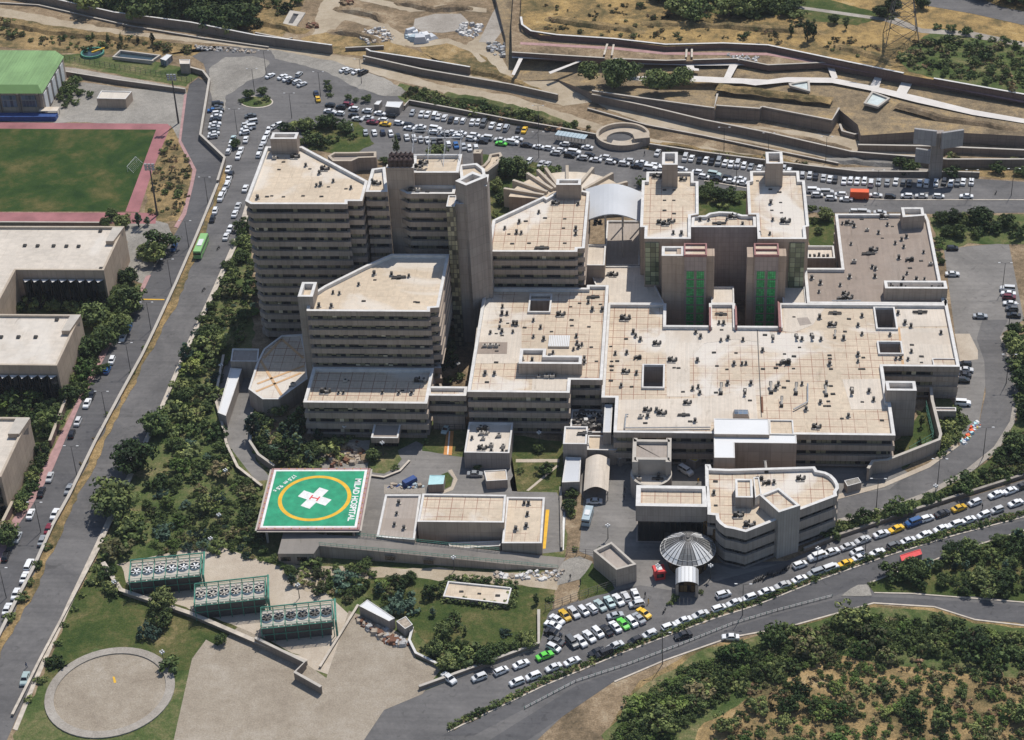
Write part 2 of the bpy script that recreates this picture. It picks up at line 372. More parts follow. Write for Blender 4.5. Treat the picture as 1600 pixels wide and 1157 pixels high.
# ------------------------------------------------------------ generic builders
NATURAL = {'earth', 'dry_grass', 'scrub', 'lawn', 'track_dirt', 'gravel'}
def rough(pts, seed, step=2.2, amp=.55):
    rnd = random.Random(seed); out = []; n = len(pts); off = 0
    for i in range(n):
        a, b = Vector(pts[i]), Vector(pts[(i+1) % n]); L = (b-a).length
        if L < step: out.append(tuple(a)); continue
        nn = Vector((-(b-a).y, (b-a).x)).normalized(); k = min(160, int(L/step))
        for j in range(k):
            off = off*.7+rnd.uniform(-amp, amp); out.append(tuple(a.lerp(b, j/k)+nn*(off if j else off*.3)))
    return out
def sheet(name, label, px, z, mat, lvl=0.0, cat='ground', th=None):
    """a flat ground sheet traced on level lvl"""
    mb = MB(); pts = PZ(px, lvl)
    if mat in NATURAL: pts = rough(pts, len(px)*7+int(abs(pts[0][0])))
    mb.cap(pts, lvl+z)
    if th: mb.sides(pts, lvl+z-th, lvl+z)
    o = mb.build(name, [mat]); return tag(o, label, cat, kind='structure')
def centroid(p): return (sum(a[0] for a in p)/len(p), sum(a[1] for a in p)/len(p))
def snap(poly, tol=6):
    """square up edges that run nearly along the building grid"""
    p = [list(q) for q in ccw(poly)]; n = len(p); par = {}
    t = math.tan(R(tol))
    xs = [[i] for i in range(n)]; gx = list(range(n)); gy = list(range(n))
    for i in range(n):
        j = (i+1) % n; dx, dy = abs(p[j][0]-p[i][0]), abs(p[j][1]-p[i][1])
        if dx < dy*t: a, b = gx[i], gx[j]; gx = [a if g == b else g for g in gx]
        if dy < dx*t: a, b = gy[i], gy[j]; gy = [a if g == b else g for g in gy]
    ox = [sum(p[k][0] for k in range(n) if gx[k] == gx[i])/gx.count(gx[i]) for i in range(n)]
    oy = [sum(p[k][1] for k in range(n) if gy[k] == gy[i])/gy.count(gy[i]) for i in range(n)]
    return list(zip(ox, oy))
def bld(name, label, px, z, z0=0, nf=0, wall='concrete_wall', roof='roof_tile', pw=.9, pz=1.0, holes=(), cat='building',
        cap='cap_white', glass='window_glass', ratio=.51, ins=.95, sn=True, fh=3.2, group=None, parent=None, world=None, well='grey_wall'):
    P0 = world if world is not None else PZ(px, z)
    poly = snap(P0) if sn else ccw(P0)
    hp = [snap(PZ(h, z)) for h in holes]
    cx, cy = centroid(poly); org = (cx, cy, z0)
    root = parent or empty(name, label, cat, org, group=group)
    mb = MB()
    if nf:
        zt = z; q = inset(poly, ins)
        for i in range(nf):
            zb = zt-fh*ratio if i else zt-fh*ratio
            mb.sides(poly, zb, zt if i else zt-pz)
            zg = max(z0, zt-fh)
            mb.between(poly, q, zb, 0, True)
            if zg > z0+.01: mb.between(poly, q, zg, 0)
            g = MB(); g.sides(q, zg, zb); g.build('window_band', [glass], root, org)
            zt = zg
            if zt <= z0+.01: break
        if zt > z0+.01: mb.sides(q, z0, zt)
    else: mb.sides(poly, z0, z-pz)
    mb.build('wall', [wall], root, org)
    pp = MB(); pp.ring(poly, pw, z-pz, z); 
    for h in hp:
        hh = ccw(h); hi = inset(hh, -.5)
        pp.sides(hh, z-pz, z-.3, 1, True); pp.sides(hi, z-pz, z-.3, 1); pp.between(hi, hh, z-.3, 1)
    pp.build('parapet', [wall, cap], root, org)
    rf = MB(); rf.cap(inset(poly, pw*.98), z-pz, 0, hp); rf.build('roof', [roof], root, org)
    if hp:
        for h in hp:
            wl = MB(); wl.sides(h, z-6.5, z-pz, 0, True); wl.build('light_well', [well], root, org)
            wl = MB(); wl.cap(inset(ccw(h), -.2), z-6.5); wl.build('well_floor', ['roof_deck'], root, org)
    return root
def part(name, root, mb, mats, smooth=False):
    loc = root.location
    return mb.build(name, mats, root, tuple(loc), smooth)
def split_part(name, root, mb, mats, per=6, org=None):
    """each run of `per` faces (one post, one column) becomes a part of its own"""
    for i in range(0, len(mb.f), per):
        m = MB()
        for f, k in zip(mb.f[i:i+per], mb.m[i:i+per]): m.face([mb.v[j] for j in f], k)
        m.build(name, mats, root, tuple(root.location) if org is None else org)
def pxpath_wall(name, label, px, h, th, mat, cap='cap_white', lvl=0, cat='wall', z0=None, capw=None, caph=.12):
    pts = [Vector(P(a, b, lvl)) for a, b in px]; z0 = lvl if z0 is None else z0
    mb = MB(); cb = MB(); cw = capw or th+.25
    def off(w):
        L, Rr = [], []
        for i, p in enumerate(pts):
            d = (pts[min(i+1, len(pts)-1)]-pts[max(i-1, 0)]).normalized(); n = Vector((-d.y, d.x))
            L.append(tuple(p+n*w/2)); Rr.append(tuple(p-n*w/2))
        return L+Rr[::-1]
    mb.prism(off(th), z0, lvl+h, bottom=True)
    o = empty(name, label, cat, (pts[0].x, pts[0].y, z0))
    mb.build('wall_body', [mat], o, tuple(o.location))
    cb.prism(off(cw), lvl+h+.003, lvl+h+caph, bottom=True); cb.build('coping', [cap], o, tuple(o.location))
    return o
# ------------------------------------------------------------ ground
g = MB(); g.cap([(-2600, -500), (2600, -500), (2600, 4200), (-2600, 4200)], 0)
tag(g.build('ground', ['earth']), 'dry brown earth ground under and around the whole site', 'ground', kind='structure')
T1, T2, T3 = 4.0, 5.4, 7.4        # levels of the terraced park above the car park
def terrace(name, label, pts, lvl, mat, smat='retaining', z0=0):
    mb = MB(); q = [P(a, b, c) + (c,) for a, b, c in pts]
    if sum(q[i][0]*q[(i+1) % len(q)][1]-q[(i+1) % len(q)][0]*q[i][1] for i in range(len(q))) < 0: q = q[::-1]
    fl = [Vector(p) for p in q]
    for t in tessellate_polygon([[Vector((p[0], p[1], 0)) for p in q]]):
        a = [fl[k] for k in t]
        if (a[1]-a[0]).cross(a[2]-a[0]).z < 0: a = a[::-1]
        mb.face(a, 0)
    for i in range(len(q)):
        a, b = q[i], q[(i+1) % len(q)]
        mb.face([(a[0], a[1], z0-.5), (b[0], b[1], z0-.5), b, a], 1)
    return tag(mb.build(name, [mat, smat]), label, 'terrace', kind='structure')
terrace('park_terrace', 'raised dry park terrace behind the brown retaining walls',
        [(800, 128, 0), (870, 124, .5), (925, 146, 3.2), (1000, 157, T1), (1116, 173, T1), (1119, 169, T1), (1187, 174, T1), (1190, 171, T1), (1300, 192, T1), (1312, 172, T1), (1340, 195, T1), (1345, 212, T1), (1450, 205, T1),
         (1600, 213, T1), (1700, 218, T1), (1700, -60, T1), (760, -60, T1), (790, 60, 2), (790, 100, 0)], T1, 'park_soil')
terrace('upper_terrace', 'middle dry terrace between the two low brown walls',
        [(800, 83.5, T2), (945, 93, T2), (1075, 96, T2), (1150, 94, T2), (1200, 104, T2), (1290, 100, T2), (1400, 122, T2), (1500, 138, T2), (1700, 175, T2), (1700, -60, T2), (806, -60, T2), (799, 40, T2)], T2, 'earth', 'brick_terrace', T1)
terrace('hill_slope', 'dry grassy slope above the long dark retaining wall',
        [(813, 30, T3), (822, 45, T3), (845, 55, T3), (960, 63, T3), (1040, 73, T3), (1130, 70, T3), (1200, 73, T3), (1300, 94, T3), (1412, 117, T3), (1460, 125, T3), (1600, 150, T3), (1700, 170, T3), (1700, -60, T3), (818, -60, T3)], T3, 'golden_grass', 'brick_terrace', T2)
S = sheet
# asphalt and roads
S('road', 'asphalt forecourt and hospital road wrapping round the north and west sides', [(328,131),(318,100),(300,88),(335,72),(420,75),(520,95),(600,122),(640,148),(622,166),(640,166),(700,177),(800,196),(870,207),(930,217),(1010,234),(1100,247),(1200,260),(1262,268),(1340,277),(1500,278),(1640,287),(1640,332),(1457,335),(1400,332),(1300,333),(1160,330),(1000,310),(870,300),(770,290),(640,265),(560,240),(490,225),(440,240),(405,270),(386,312),(371,363),(333,450),(296,528),(250,635),(148,853),(105,943),(51,1066),(5,1170),(-60,1170),(0,995),(25,945),(83,825),(150,693),(240,523),(303,383),(341,290),(352,254),(314,218)], .02, 'asphalt', cat='road')
S('side_road', 'asphalt side road left of the central barrier', [(296,132),(292,148),(283,220),(307,266),(302,290),(291,335),(278,358),(262,385),(235,428),(209,488),(180,526),(153,580),(125,633),(83,733),(50,791),(20,833),(-20,930),(-80,1170),(-60,1170),(0,995),(25,945),(83,825),(150,693),(240,523),(303,383),(341,290),(352,254),(314,218),(328,131),(310,122)], .03, 'asphalt_dark', cat='road')
S('side_street', 'short dusty side street beside the school hall', [(195,352),(232,340),(262,350),(268,372),(250,400),(242,428),(236,432),(228,445),(206,436),(200,400)], .025, 'gravel', cat='road')
S('access_road', 'curved asphalt access road round the east end', [(1562,527),(1578,571),(1586,615),(1578,659),(1553,699),(1506,737),(1444,771),(1380,795),(1308,812),(1309,779),(1381,762),(1453,731),(1500,696),(1528,671),(1540,615),(1538,565),(1526,530),(1535,500),(1575,500)], .03, 'asphalt', cat='road')
S('parking_ground', 'asphalt staff car park at the east end', [(1475,391),(1513,385),(1576,380),(1590,450),(1600,500),(1567,520),(1562,530),(1538,565),(1540,600),(1528,671),(1500,696),(1490,640),(1499,571),(1492,520),(1480,430)], .02, 'yard_asphalt', cat='car park')
S('boulevard', 'wide asphalt boulevard and slip roads along the south edge', [(500,1230),(590,1110),(655,1083),(720,1058),(842,1014),(845,960),(900,940),(962,921),(1000,912),(1060,880),(1130,880),(1229,877),(1302,846),(1390,816),(1495,783),(1640,738),(1640,982),(1523,968),(1460,950),(1365,942),(1229,980),(1140,996),(1040,1031),(960,1065),(900,1100),(740,1250)], .02, 'asphalt', cat='road')
S('boulevard_lane', 'dark outer carriageway of the south boulevard', [(690,1150),(850,1072),(972,1020),(1110,968),(1180,946),(1285,904),(1390,868),(1495,836),(1640,806),(1640,835),(1600,846),(1460,877),(1355,912),(1306,931),(1215,954),(1145,975),(1060,1008),(900,1065),(740,1150)], .035, 'asphalt_dark', cat='road')
S('slip_road', 'dark lower slip road bending to the east', [(760,1160),(900,1072),(1060,1015),(1145,981),(1215,960),(1306,937),(1340,932),(1420,935),(1500,940),(1640,950),(1640,978),(1523,968),(1460,948),(1365,942),(1229,978),(1092,1012),(960,1065),(820,1160)], .033, 'asphalt_dark', cat='road')
S('traffic_island', 'pale concrete triangle between the boulevard carriageways', [(1315,932),(1330,921),(1355,914),(1362,931)], .12, 'gravel', th=.12)
S('lawn_park', 'green park lawn between the two roads at lower right', [(1355,914),(1400,896),(1453,880),(1480,868),(1640,818),(1640,944),(1500,933),(1420,927),(1366,926)], .05, 'lawn', cat='lawn')
S('hedge_strip', 'narrow planted strip between service lane and boulevard', [(700,1137),(850,1063),(972,1013),(1110,961),(1180,939),(1285,897),(1390,860),(1495,828),(1640,790),(1640,796),(1495,834),(1390,866),(1285,903),(1180,945),(1110,967),(972,1019),(850,1070),(710,1142)], .14, 'earth', th=.14, cat='verge')
S('median_strip', 'strip of yellow dry grass beside the central barrier', [(-10,1020),(27,946),(108,780),(151,693),(241,523),(277,445),(304,383),(342,290),(352,258),(352,266),(347,292),(314,383),(287,447),(248,527),(162,697),(121,782),(62,905),(38,950),(0,1030)], .12, 'dry_grass', th=.12, cat='verge')
S('sidewalk', 'pink paved pavement along the left road', [(292,148),(283,220),(307,266),(302,290),(291,335),(278,357),(272,355),(285,333),(297,290),(301,266),(279,222),(288,148)], .13, 'pink_paving', th=.13, cat='pavement')
S('sidewalk', 'pink paved pavement below the school halls', [(236,430),(209,488),(180,526),(153,580),(125,633),(83,733),(50,791),(20,833),(-20,925),(-32,925),(10,828),(38,785),(70,728),(112,645),(145,575),(172,525),(206,480),(228,432)], .13, 'pink_paving', th=.13, cat='pavement')
S('sidewalk', 'pale pavement along the outside of the access road', [(1562,527),(1578,571),(1586,615),(1578,659),(1553,699),(1506,737),(1444,771),(1380,795),(1308,812),(1310,818),(1382,801),(1448,777),(1512,743),(1560,704),(1585,662),(1593,615),(1585,568),(1568,524)], .13, 'paving', th=.13, cat='pavement')
S('sidewalk', 'pink pavement along the inside of the access road', [(1309,781),(1381,762),(1453,731),(1498,698),(1495,692),(1450,725),(1379,756),(1309,773)], .13, 'beige_paving', th=.13, cat='pavement')
S('sidewalk', 'concrete footway beside the cars on the south service lane', [(660,1080),(725,1056),(843,1013),(843,1007),(722,1051),(655,1075)], .13, 'paving', th=.13, cat='pavement')
S('sidewalk', 'pale strip of pavement right of the hospital road', [(386,312),(371,363),(333,450),(296,528),(250,635),(148,853),(105,943),(51,1066),(20,1140),(27,1142),(57,1068),(112,945),(155,856),(256,638),(301,531),(338,452),(377,365),(392,313)], .13, 'kerb', th=.13, cat='pavement')
S('dust_patch', 'pale sandy dust drifted over the forecourt', [(330,104),(352,90),(395,88),(420,96),(412,120),(385,128),(368,142),(352,150),(352,172),(333,168),(329,135)], .05, 'gravel', cat='dust')
S('dust_patch', 'grey dusty ground at the top of the forecourt', [(420,76),(520,95),(600,122),(640,148),(600,150),(560,140),(500,110),(430,92)], .045, 'gravel', cat='dust')
# sports field
S('sports_ground', 'grey gravel yard beside the running track', [(100,125),(290,148),(283,220),(262,195),(0,190),(0,178),(60,178),(72,170),(96,125)], .02, 'gravel', cat='yard')
S('lower_lane', 'concrete service lane below the filter ponds', [(98,105),(118,107),(290,138),(292,148),(288,150),(180,128),(100,114)], .03, 'paving', cat='lane')
S('running_track', 'red running track along the north end of the pitch', [(-80,191),(262,194),(268,200),(250,203.5),(244,203),(-80,201)], .04, 'running_track', cat='track')
S('running_track', 'red running track down the east side of the pitch', [(244,203),(250,203.5),(266,199),(240,262),(217,332),(196,331)], .045, 'running_track', cat='track')
S('running_track', 'red running track along the south end of the pitch', [(-80,332),(245,333),(243,350),(-80,348.5)], .04, 'running_track', cat='track')
S('football_pitch', 'mown green football pitch with worn patches', [(-90,201),(244,203),(196,331),(-90,331)], .05, 'pitch_turf', cat='pitch')
S('dry_verge', 'dry grassy bank between track and side road', [(265,196),(283,222),(301,266),(296,290),(283,345),(255,348),(222,340),(240,262)], .03, 'dry_grass', cat='verge')
# north: dirt roads, slopes
S('grass_slope', 'dry yellow grass slope above the filter ponds', [(-60,5),(0,14),(180,60),(400,80),(330,72),(300,88),(270,88),(130,85),(80,82),(60,78),(-60,68)], .02, 'dry_grass', cat='slope')
S('scrub_slope', 'green scrubby slope behind the sports hall', [(90,84),(130,84),(185,92),(260,98),(300,112),(312,118),(290,136),(120,106),(98,104)], .03, 'scrub', cat='slope')
S('dirt_track', 'pale dirt track running along the channel', [(-60,2),(30,18),(150,42),(300,60),(420,72),(560,92),(620,112),(700,135),(800,150),(860,170),(800,165),(700,148),(600,120),(420,78),(300,66),(150,50),(0,26),(-60,14)], .03, 'track_dirt', cat='track')
S('dirt_track', 'wide pale dirt track between channel and car park wall', [(690,140),(800,152),(930,192),(1010,216),(1200,247),(1300,262),(1380,270),(1380,277),(1262,264),(1100,243),(1010,228),(930,205),(800,180),(700,152)], .035, 'track_dirt', cat='track')
S('dirt_track', 'dirt track climbing left between the rubble heaps', [(470,80),(492,45),(500,10),(520,-20),(545,-20),(530,20),(600,35),(640,60),(622,100),(600,95),(612,55),(540,32),(520,50),(505,82)], .03, 'track_dirt', cat='track')
S('dirt_track', 'broad dirt track rising past the channel end', [(700,112),(730,70),(760,50),(800,120),(870,128),(925,150),(1000,160),(1115,192),(1200,200),(1290,210),(1500,250),(1600,255),(1600,262),(1330,258),(1180,225),(1010,195),(925,160),(880,166),(800,146),(740,135)], .025, 'track_dirt', cat='track')
S('concrete_yard', 'broken round concrete slab in the dirt site', [(648,30),(680,22),(720,22),(733,35),(720,48),(690,52),(660,50),(646,42)], .06, 'paving')
S('concrete_yard', 'grey concrete apron left of the site ramp', [(1310,262),(1440,262),(1490,272),(1490,277),(1340,276)], .05, 'paving')
S('scrub_slope', 'bushy slope between dirt track and car park', [(625,130),(700,150),(800,172),(870,200),(870,206),(800,194),(700,175),(640,164),(622,150)], .04, 'scrub', cat='slope')
S('scrub_slope', 'brown weedy verge behind the car park wall', [(960,212),(1050,228),(1180,244),(1262,258),(1262,267),(1100,246),(1010,233),(940,218)], .04, 'dry_grass', cat='slope')
S('scrub_slope', 'weedy verge right of the concrete pillar', [(1380,262),(1600,262),(1640,266),(1640,284),(1500,276),(1380,276)], .045, 'dry_grass', cat='slope')
S('scrub_slope', 'green scrub slope at the upper right', [(1400,90),(1440,60),(1470,45),(1600,75),(1700,90),(1700,165),(1600,146),(1460,122),(1420,112)], .05, 'scrub', T3, cat='slope')
S('lawn', 'green lawn below the far boulevard', [(1090,14),(1100,-10),(1250,-10),(1390,25),(1340,40),(1260,32),(1240,20),(1180,30),(1120,22)], .05, 'lawn', T3, cat='lawn')
S('far_road', 'far grey boulevard crossing the upper right corner', [(1410,-20),(1440,8),(1520,22),(1700,62),(1700,40),(1560,10),(1490,-20)], .06, 'asphalt', T3, cat='road')
S('park_path', 'pale path along the far lawn', [(1238,8),(1250,10),(1380,28),(1395,26),(1440,45),(1520,50),(1640,75),(1640,81),(1500,56),(1440,52),(1380,33),(1240,13)], .07, 'paving', T3, cat='path')
S('scrub_slope', 'dry brown hillside right of the curved wall', [(822,-20),(1020,-20),(1040,20),(1090,40),(1200,60),(1200,68),(1040,68),(850,50),(824,36)], .04, 'golden_grass', T3, cat='slope')
# park paths on the terrace
def path(label, pts, z=.05, lvl=T1, mat='park_path'): S('park_path', label, pts, z, mat, lvl, cat='path')
path('long pale winding park path', [(800,87),(945,92),(1010,97),(1090,99),(1190,98),(1215,99),(1215,103),(1190,102),(1090,103),(1010,101),(945,96),(800,91)])
path('broad pale park path curving to the right edge', [(980,120),(1080,119),(1120,121),(1200,125),(1230,121),(1300,122),(1360,134),(1440,152),(1520,172),(1600,186),(1700,200),(1700,206),(1600,193),(1520,180),(1430,160),(1360,142),(1300,130),(1230,129),(1180,134),(1160,131),(1120,130),(1110,129),(1080,128),(980,126)], .06)
path('short pale path left of the park trees', [(811,91),(817,92),(804,118),(799,117)], .07)
path('slanting pale path above the first park trees', [(914,94),(860,116),(857,113),(905,95)], .07)
path('short pale path joining the two park walks', [(1142,98),(1154,100),(1140,126),(1130,124)], .07)
path('pale stair path by the dark trees', [(1071,98),(1083,98),(1085,107),(1092,108),(1092,111),(1083,111),(1082,115),(1074,108)], .08)
path('pale cross path under the winding wall', [(1291,101),(1301,99),(1309,122),(1300,124)], .07)
path('pale cross path between dry beds', [(1370,114),(1380,116),(1372,142),(1358,138)], .07)
path('wide pale cross path at the right', [(1412,122),(1428,127),(1416,148),(1400,145)], .07)
path('straight pale walk along the long retaining wall', [(813,66),(960,74),(1040,82),(1200,83),(1290,98),(1400,118),(1600,157),(1600,161),(1400,122),(1290,102),(1200,87),(1040,86),(960,78),(813,70)], .05, T2, 'pink_paving')
for lab, pts in (('empty blue tiled pool beside the park path', [(1232,133),(1265,128),(1266,146),(1234,137)]), ('empty diamond pool with pale blue floor', [(1362,145),(1391,156),(1372,170),(1349,164)])):
    p = PZ(pts, T1+.1); mb = MB(); mb.ring([q for q in ccw(p)], .8, T1, T1+.8)
    o = empty('ornamental_pool', lab, 'pool', centroid(p)+(T1,)); part('rim', o, mb, ['pale_concrete', 'pale_concrete'])
    mb = MB(); mb.cap(inset(ccw(p), .75), T1+.2); part('basin', o, mb, ['pool_liner'])
# hospital grounds
S('garden_ground', 'shrubby hillside garden west of the hospital', [(386,330),(371,375),(296,540),(250,645),(160,853),(112,950),(57,1075),(20,1150),(60,1230),(560,1230),(700,1070),(842,1012),(842,900),(880,880),(880,690),(600,650),(480,690),(420,700),(380,600),(400,520)], .01, 'scrub', cat='garden')
S('lawn', 'green lawn above the round plaza', [(160,862),(192,885),(210,925),(300,955),(420,1000),(470,1025),(330,1040),(240,1055),(150,1012),(100,1060),(70,1060),(110,950)], .04, 'lawn', cat='lawn')
S('lawn', 'lawn with shrubs below the ramp building', [(560,905),(640,895),(870,920),(855,960),(842,1010),(740,1050),(690,1050),(650,985),(600,950)], .04, 'lawn', cat='lawn')
S('dirt_strip', 'orange bare earth strip below the ramp building', [(430,880),(500,885),(780,893),(880,895),(870,922),(700,905),(560,905),(480,925),(440,900)], .045, 'track_dirt', cat='strip')
S('yard', 'concrete yard around the cooling towers', [(170,885),(330,850),(480,900),(545,960),(610,990),(560,1070),(470,1040),(300,955),(215,930)], .03, 'beige_paving', cat='yard')
S('yard', 'sandy builders yard right of the cooling towers', [(545,955),(600,975),(640,1000),(650,1030),(690,1045),(660,1085),(600,1110),(560,1170),(490,1230),(490,1120),(520,1030)], .05, 'plaza_concrete', cat='yard')
S('plaza', 'square brown terrace paved in small stones', [(255,1230),(300,1030),(322,1000),(340,1010),(372,980),(395,990),(470,1032),(510,1060),(500,1230)], .06, 'plaza_concrete', cat='plaza')
S('plaza', 'round concrete plaza at the lower left', [(75,1082),(100,1120),(172,1140),(244,1120),(268,1082),(244,1040),(172,1022),(100,1040)], .04, 'gravel', cat='plaza')
S('yard', 'dark sunken service lane beside the west tower', [(395,545),(410,600),(390,660),(400,720),(425,750),(400,752),(352,690),(338,620),(350,575),(370,545)], .03, 'yard_asphalt', cat='lane')
S('yard', 'turning circle and drive in front of the podium', [(575,760),(580,725),(630,700),(650,690),(700,712),(725,715),(800,715),(810,780),(600,775)], .05, 'yard_asphalt', cat='drive')
S('yard', 'heap strewn dirt yard above the helipad', [(500,700),(530,686),(580,688),(575,722),(570,745),(510,735),(490,730)], .05, 'gravel', cat='yard')
S('yard', 'grey yard around the low warehouse', [(560,760),(600,765),(870,770),(885,800),(880,862),(800,870),(550,850)], .04, 'yard_asphalt', cat='yard')
S('yard', 'main entrance forecourt in light grey asphalt', [(878,660),(1000,690),(1110,690),(1110,770),(1000,790),(1060,860),(1145,890),(1225,880),(1060,925),(1000,915),(955,925),(925,870),(905,862),(912,780),(880,720)], .045, 'yard_asphalt', cat='forecourt')
S('yard', 'dark service court south of the main block', [(1240,690),(1400,725),(1420,740),(1390,765),(1309,775),(1290,740),(1240,720)], .04, 'yard_asphalt', cat='yard')
S('lawn', 'garden square between the service buildings', [(805,690),(878,690),(880,768),(800,768)], .05, 'lawn', cat='lawn')
S('garden_path', 'diagonal beige garden path', [(870,727),(873,729),(826,768),(822,767)], .08, 'beige_paving', cat='path')
S('garden_path', 'straight path across the garden square', [(806,718),(874,718),(874,723),(806,723)], .08, 'beige_paving', cat='path')
S('lawn', 'small lawn with striped walk beside the podium', [(672,675),(735,678),(728,714),(660,705)], .06, 'lawn', cat='lawn')
S('garden_path', 'walk striped in orange and white', [(698,674),(709,674),(706,712),(693,711)], .09, 'orange_paving', cat='path')
S('garden_path', 'white edge of the striped walk', [(701.5,674),(703.5,674),(700.5,711),(698.5,711)], .11, 'white_paint', cat='path')
S('lawn', 'lawn patch below the guard building', [(905,905),(925,880),(960,920),(905,940),(902,930)], .06, 'lawn', cat='lawn')
S('lawn', 'walled lawn at the southeast corner', [(1398,690),(1455,625),(1470,690),(1410,735)], .05, 'lawn', cat='lawn')
S('garden_ground', 'shrub bed beside the curved access road', [(1462,600),(1500,640),(1520,660),(1465,722),(1470,690)], .04, 'scrub', cat='garden')
S('garden_ground', 'planted bank outside the access road', [(1308,815),(1382,800),(1448,776),(1512,742),(1560,703),(1588,660),(1592,560),(1640,500),(1640,735),(1495,780),(1390,813),(1302,842),(1250,862),(1310,830)], .03, 'scrub', cat='garden')
S('lawn', 'bright lawn inside the planted bank', [(1420,785),(1512,748),(1560,710),(1620,690),(1620,725),(1495,770)], .05, 'lawn', cat='lawn')
S('garden_ground', 'green beds behind the east car park', [(1452,340),(1640,335),(1640,382),(1513,380),(1475,392),(1462,372)], .04, 'scrub', cat='garden')
S('lawn', 'green court between the pavilions', [(1090,300),(1170,300),(1175,345),(1085,345)], .05, 'lawn', cat='lawn')
S('lawn', 'small green court right of the second pavilion', [(1262,340),(1304,340),(1304,400),(1262,400)], .05, 'lawn', cat='lawn')
S('garden_ground', 'tree planted bed behind the fan hall', [(740,240),(850,255),(870,262),(860,330),(760,345)], .06, 'lawn', cat='garden')
S('garden_ground', 'island of grass behind the west tower', [(470,205),(560,190),(585,225),(545,245),(480,235)], .06, 'lawn', cat='garden')
S('garden_ground', 'green garden beside the school halls', [(200,440),(225,445),(205,490),(150,580),(105,650),(70,720),(35,780),(0,820),(-60,900),(-60,300),(180,430)], .02, 'scrub', cat='garden')
S('dry_hillside', 'bushy dry hillside in the lower right corner', [(900,1230),(1000,1064),(1092,1014),(1229,982),(1365,944),(1460,950),(1523,970),(1660,984),(1700,1230)], .03, 'dry_grass', cat='slope')
S('paved_patch', 'orange edged paved patch by the main block', [(1492,522),(1515,522),(1528,548),(1528,562),(1500,565)], .05, 'beige_paving', cat='paving')
S('garden_ground', 'greener scrub along the top of the lower right hillside', [(940,1150),(1000,1078),(1092,1020),(1229,986),(1365,950),(1460,956),(1523,976),(1660,990),(1660,1060),(1480,1052),(1300,1022),(1200,1075),(1100,1130),(1050,1230)], .045, 'scrub', cat='garden')
S('scrub_slope', 'grassy brown slope between the two upper dirt tracks', [(470,60),(520,48),(600,60),(690,95),(700,112),(620,98),(560,88),(480,78)], .04, 'dry_grass', cat='slope')
S('scrub_slope', 'dry grass slope at the top of the dirt site', [(400,-20),(480,-20),(470,20),(440,60),(400,64),(380,40)], .04, 'dry_grass', cat='slope')
S('scrub_slope', 'rough dry slope right of the dirt site', [(640,60),(700,62),(760,90),(800,130),(740,120),(690,105)], .04, 'dry_grass', cat='slope')
S('dirt_track', 'narrow dirt track curving over the dirt site', [(560,-10),(640,12),(700,8),(760,14),(760,20),(700,15),(640,20),(560,0)], .05, 'track_dirt', cat='track')
S('dirt_track', 'dirt track looping below the concrete circle', [(620,60),(650,66),(700,60),(740,74),(760,96),(752,98),(732,80),(698,68),(650,74),(616,68)], .05, 'track_dirt', cat='track')
S('concrete_yard', 'sloping concrete strip beside the curved wall', [(748,66),(770,20),(790,-10),(808,-10),(800,30),(770,68)], .06, 'paving')
S('island', 'planted roundabout island on the forecourt', [(401+26*math.cos(2*math.pi*i/22), 160+9.5*math.sin(2*math.pi*i/22)) for i in range(22)], .15, 'kerb', th=.15, cat='island')
S('island', 'earth bed on the roundabout island', [(401+24*math.cos(2*math.pi*i/22), 160+8.2*math.sin(2*math.pi*i/22)) for i in range(22)], .19, 'scrub', cat='island')
S('lawn', 'planted bed in the bend of the hospital drive', [(576,722),(598,700),(622,704),(628,718),(618,732),(600,741),(582,739)], .08, 'scrub', cat='lawn')
S('lawn', 'round planted bed beside the turquoise booth', [(690,742),(700,738),(708,748),(704,760),(692,766),(684,760)], .08, 'lawn', cat='lawn')
S('paved_patch', 'pale paved ring round the small booth bed', [(684,768),(692,772),(708,766),(715,750),(706,734),(700,736),(709,748),(705,761),(692,768)], .07, 'beige_paving', cat='paving')
S('concrete_yard', 'pale concrete apron in front of the warehouse', [(600,758),(664,760),(664,772),(600,772)], .07, 'paving')
S('yard_strip', 'brown earthy patch at the gate by the ramp end', [(862,885),(905,870),(925,878),(905,905),(870,915)], .07, 'gravel', cat='ground')
# road paint and painted strips
for lab, p in (('yellow speed bump stripe on the left road', [(221,467.5),(257,468),(257,469.5),(220,469)]), ('orange painted strip beside the warehouse', [(853,797),(858.5,797),(852.5,858),(847.5,858)]),
               ('yellow mark on the round plaza', [(176,1058),(179,1058),(182,1067),(178,1068)])):
    S('road_marking', lab, p, .09, 'yellow_paint', cat='marking')
S('road_marking', 'white strip along the warehouse yard', [(880,800),(883,800),(881,860),(877,860)], .09, 'white_paint', cat='marking')
for i, (x, y, r) in enumerate(((172, 1082, 1),)):
    mb = MB(); c = P(x, y); e = P(x+100, y); rr = e[0]-c[0]
    pl = [(c[0]+rr*math.cos(2*math.pi*k/48), c[1]+rr*math.sin(2*math.pi*k/48)) for k in range(48)]
    mb.ring(pl, 2.2, 0, .35); m2 = MB(); m2.cap(pl, .07); tag(m2.build('plaza', ['plaza_concrete']), 'round concrete plaza floor inside the pale kerb', 'plaza', kind='structure'); tag(mb.build('kerb', ['paving', 'paving']), 'pale round kerb ringing the circular plaza', 'kerb')
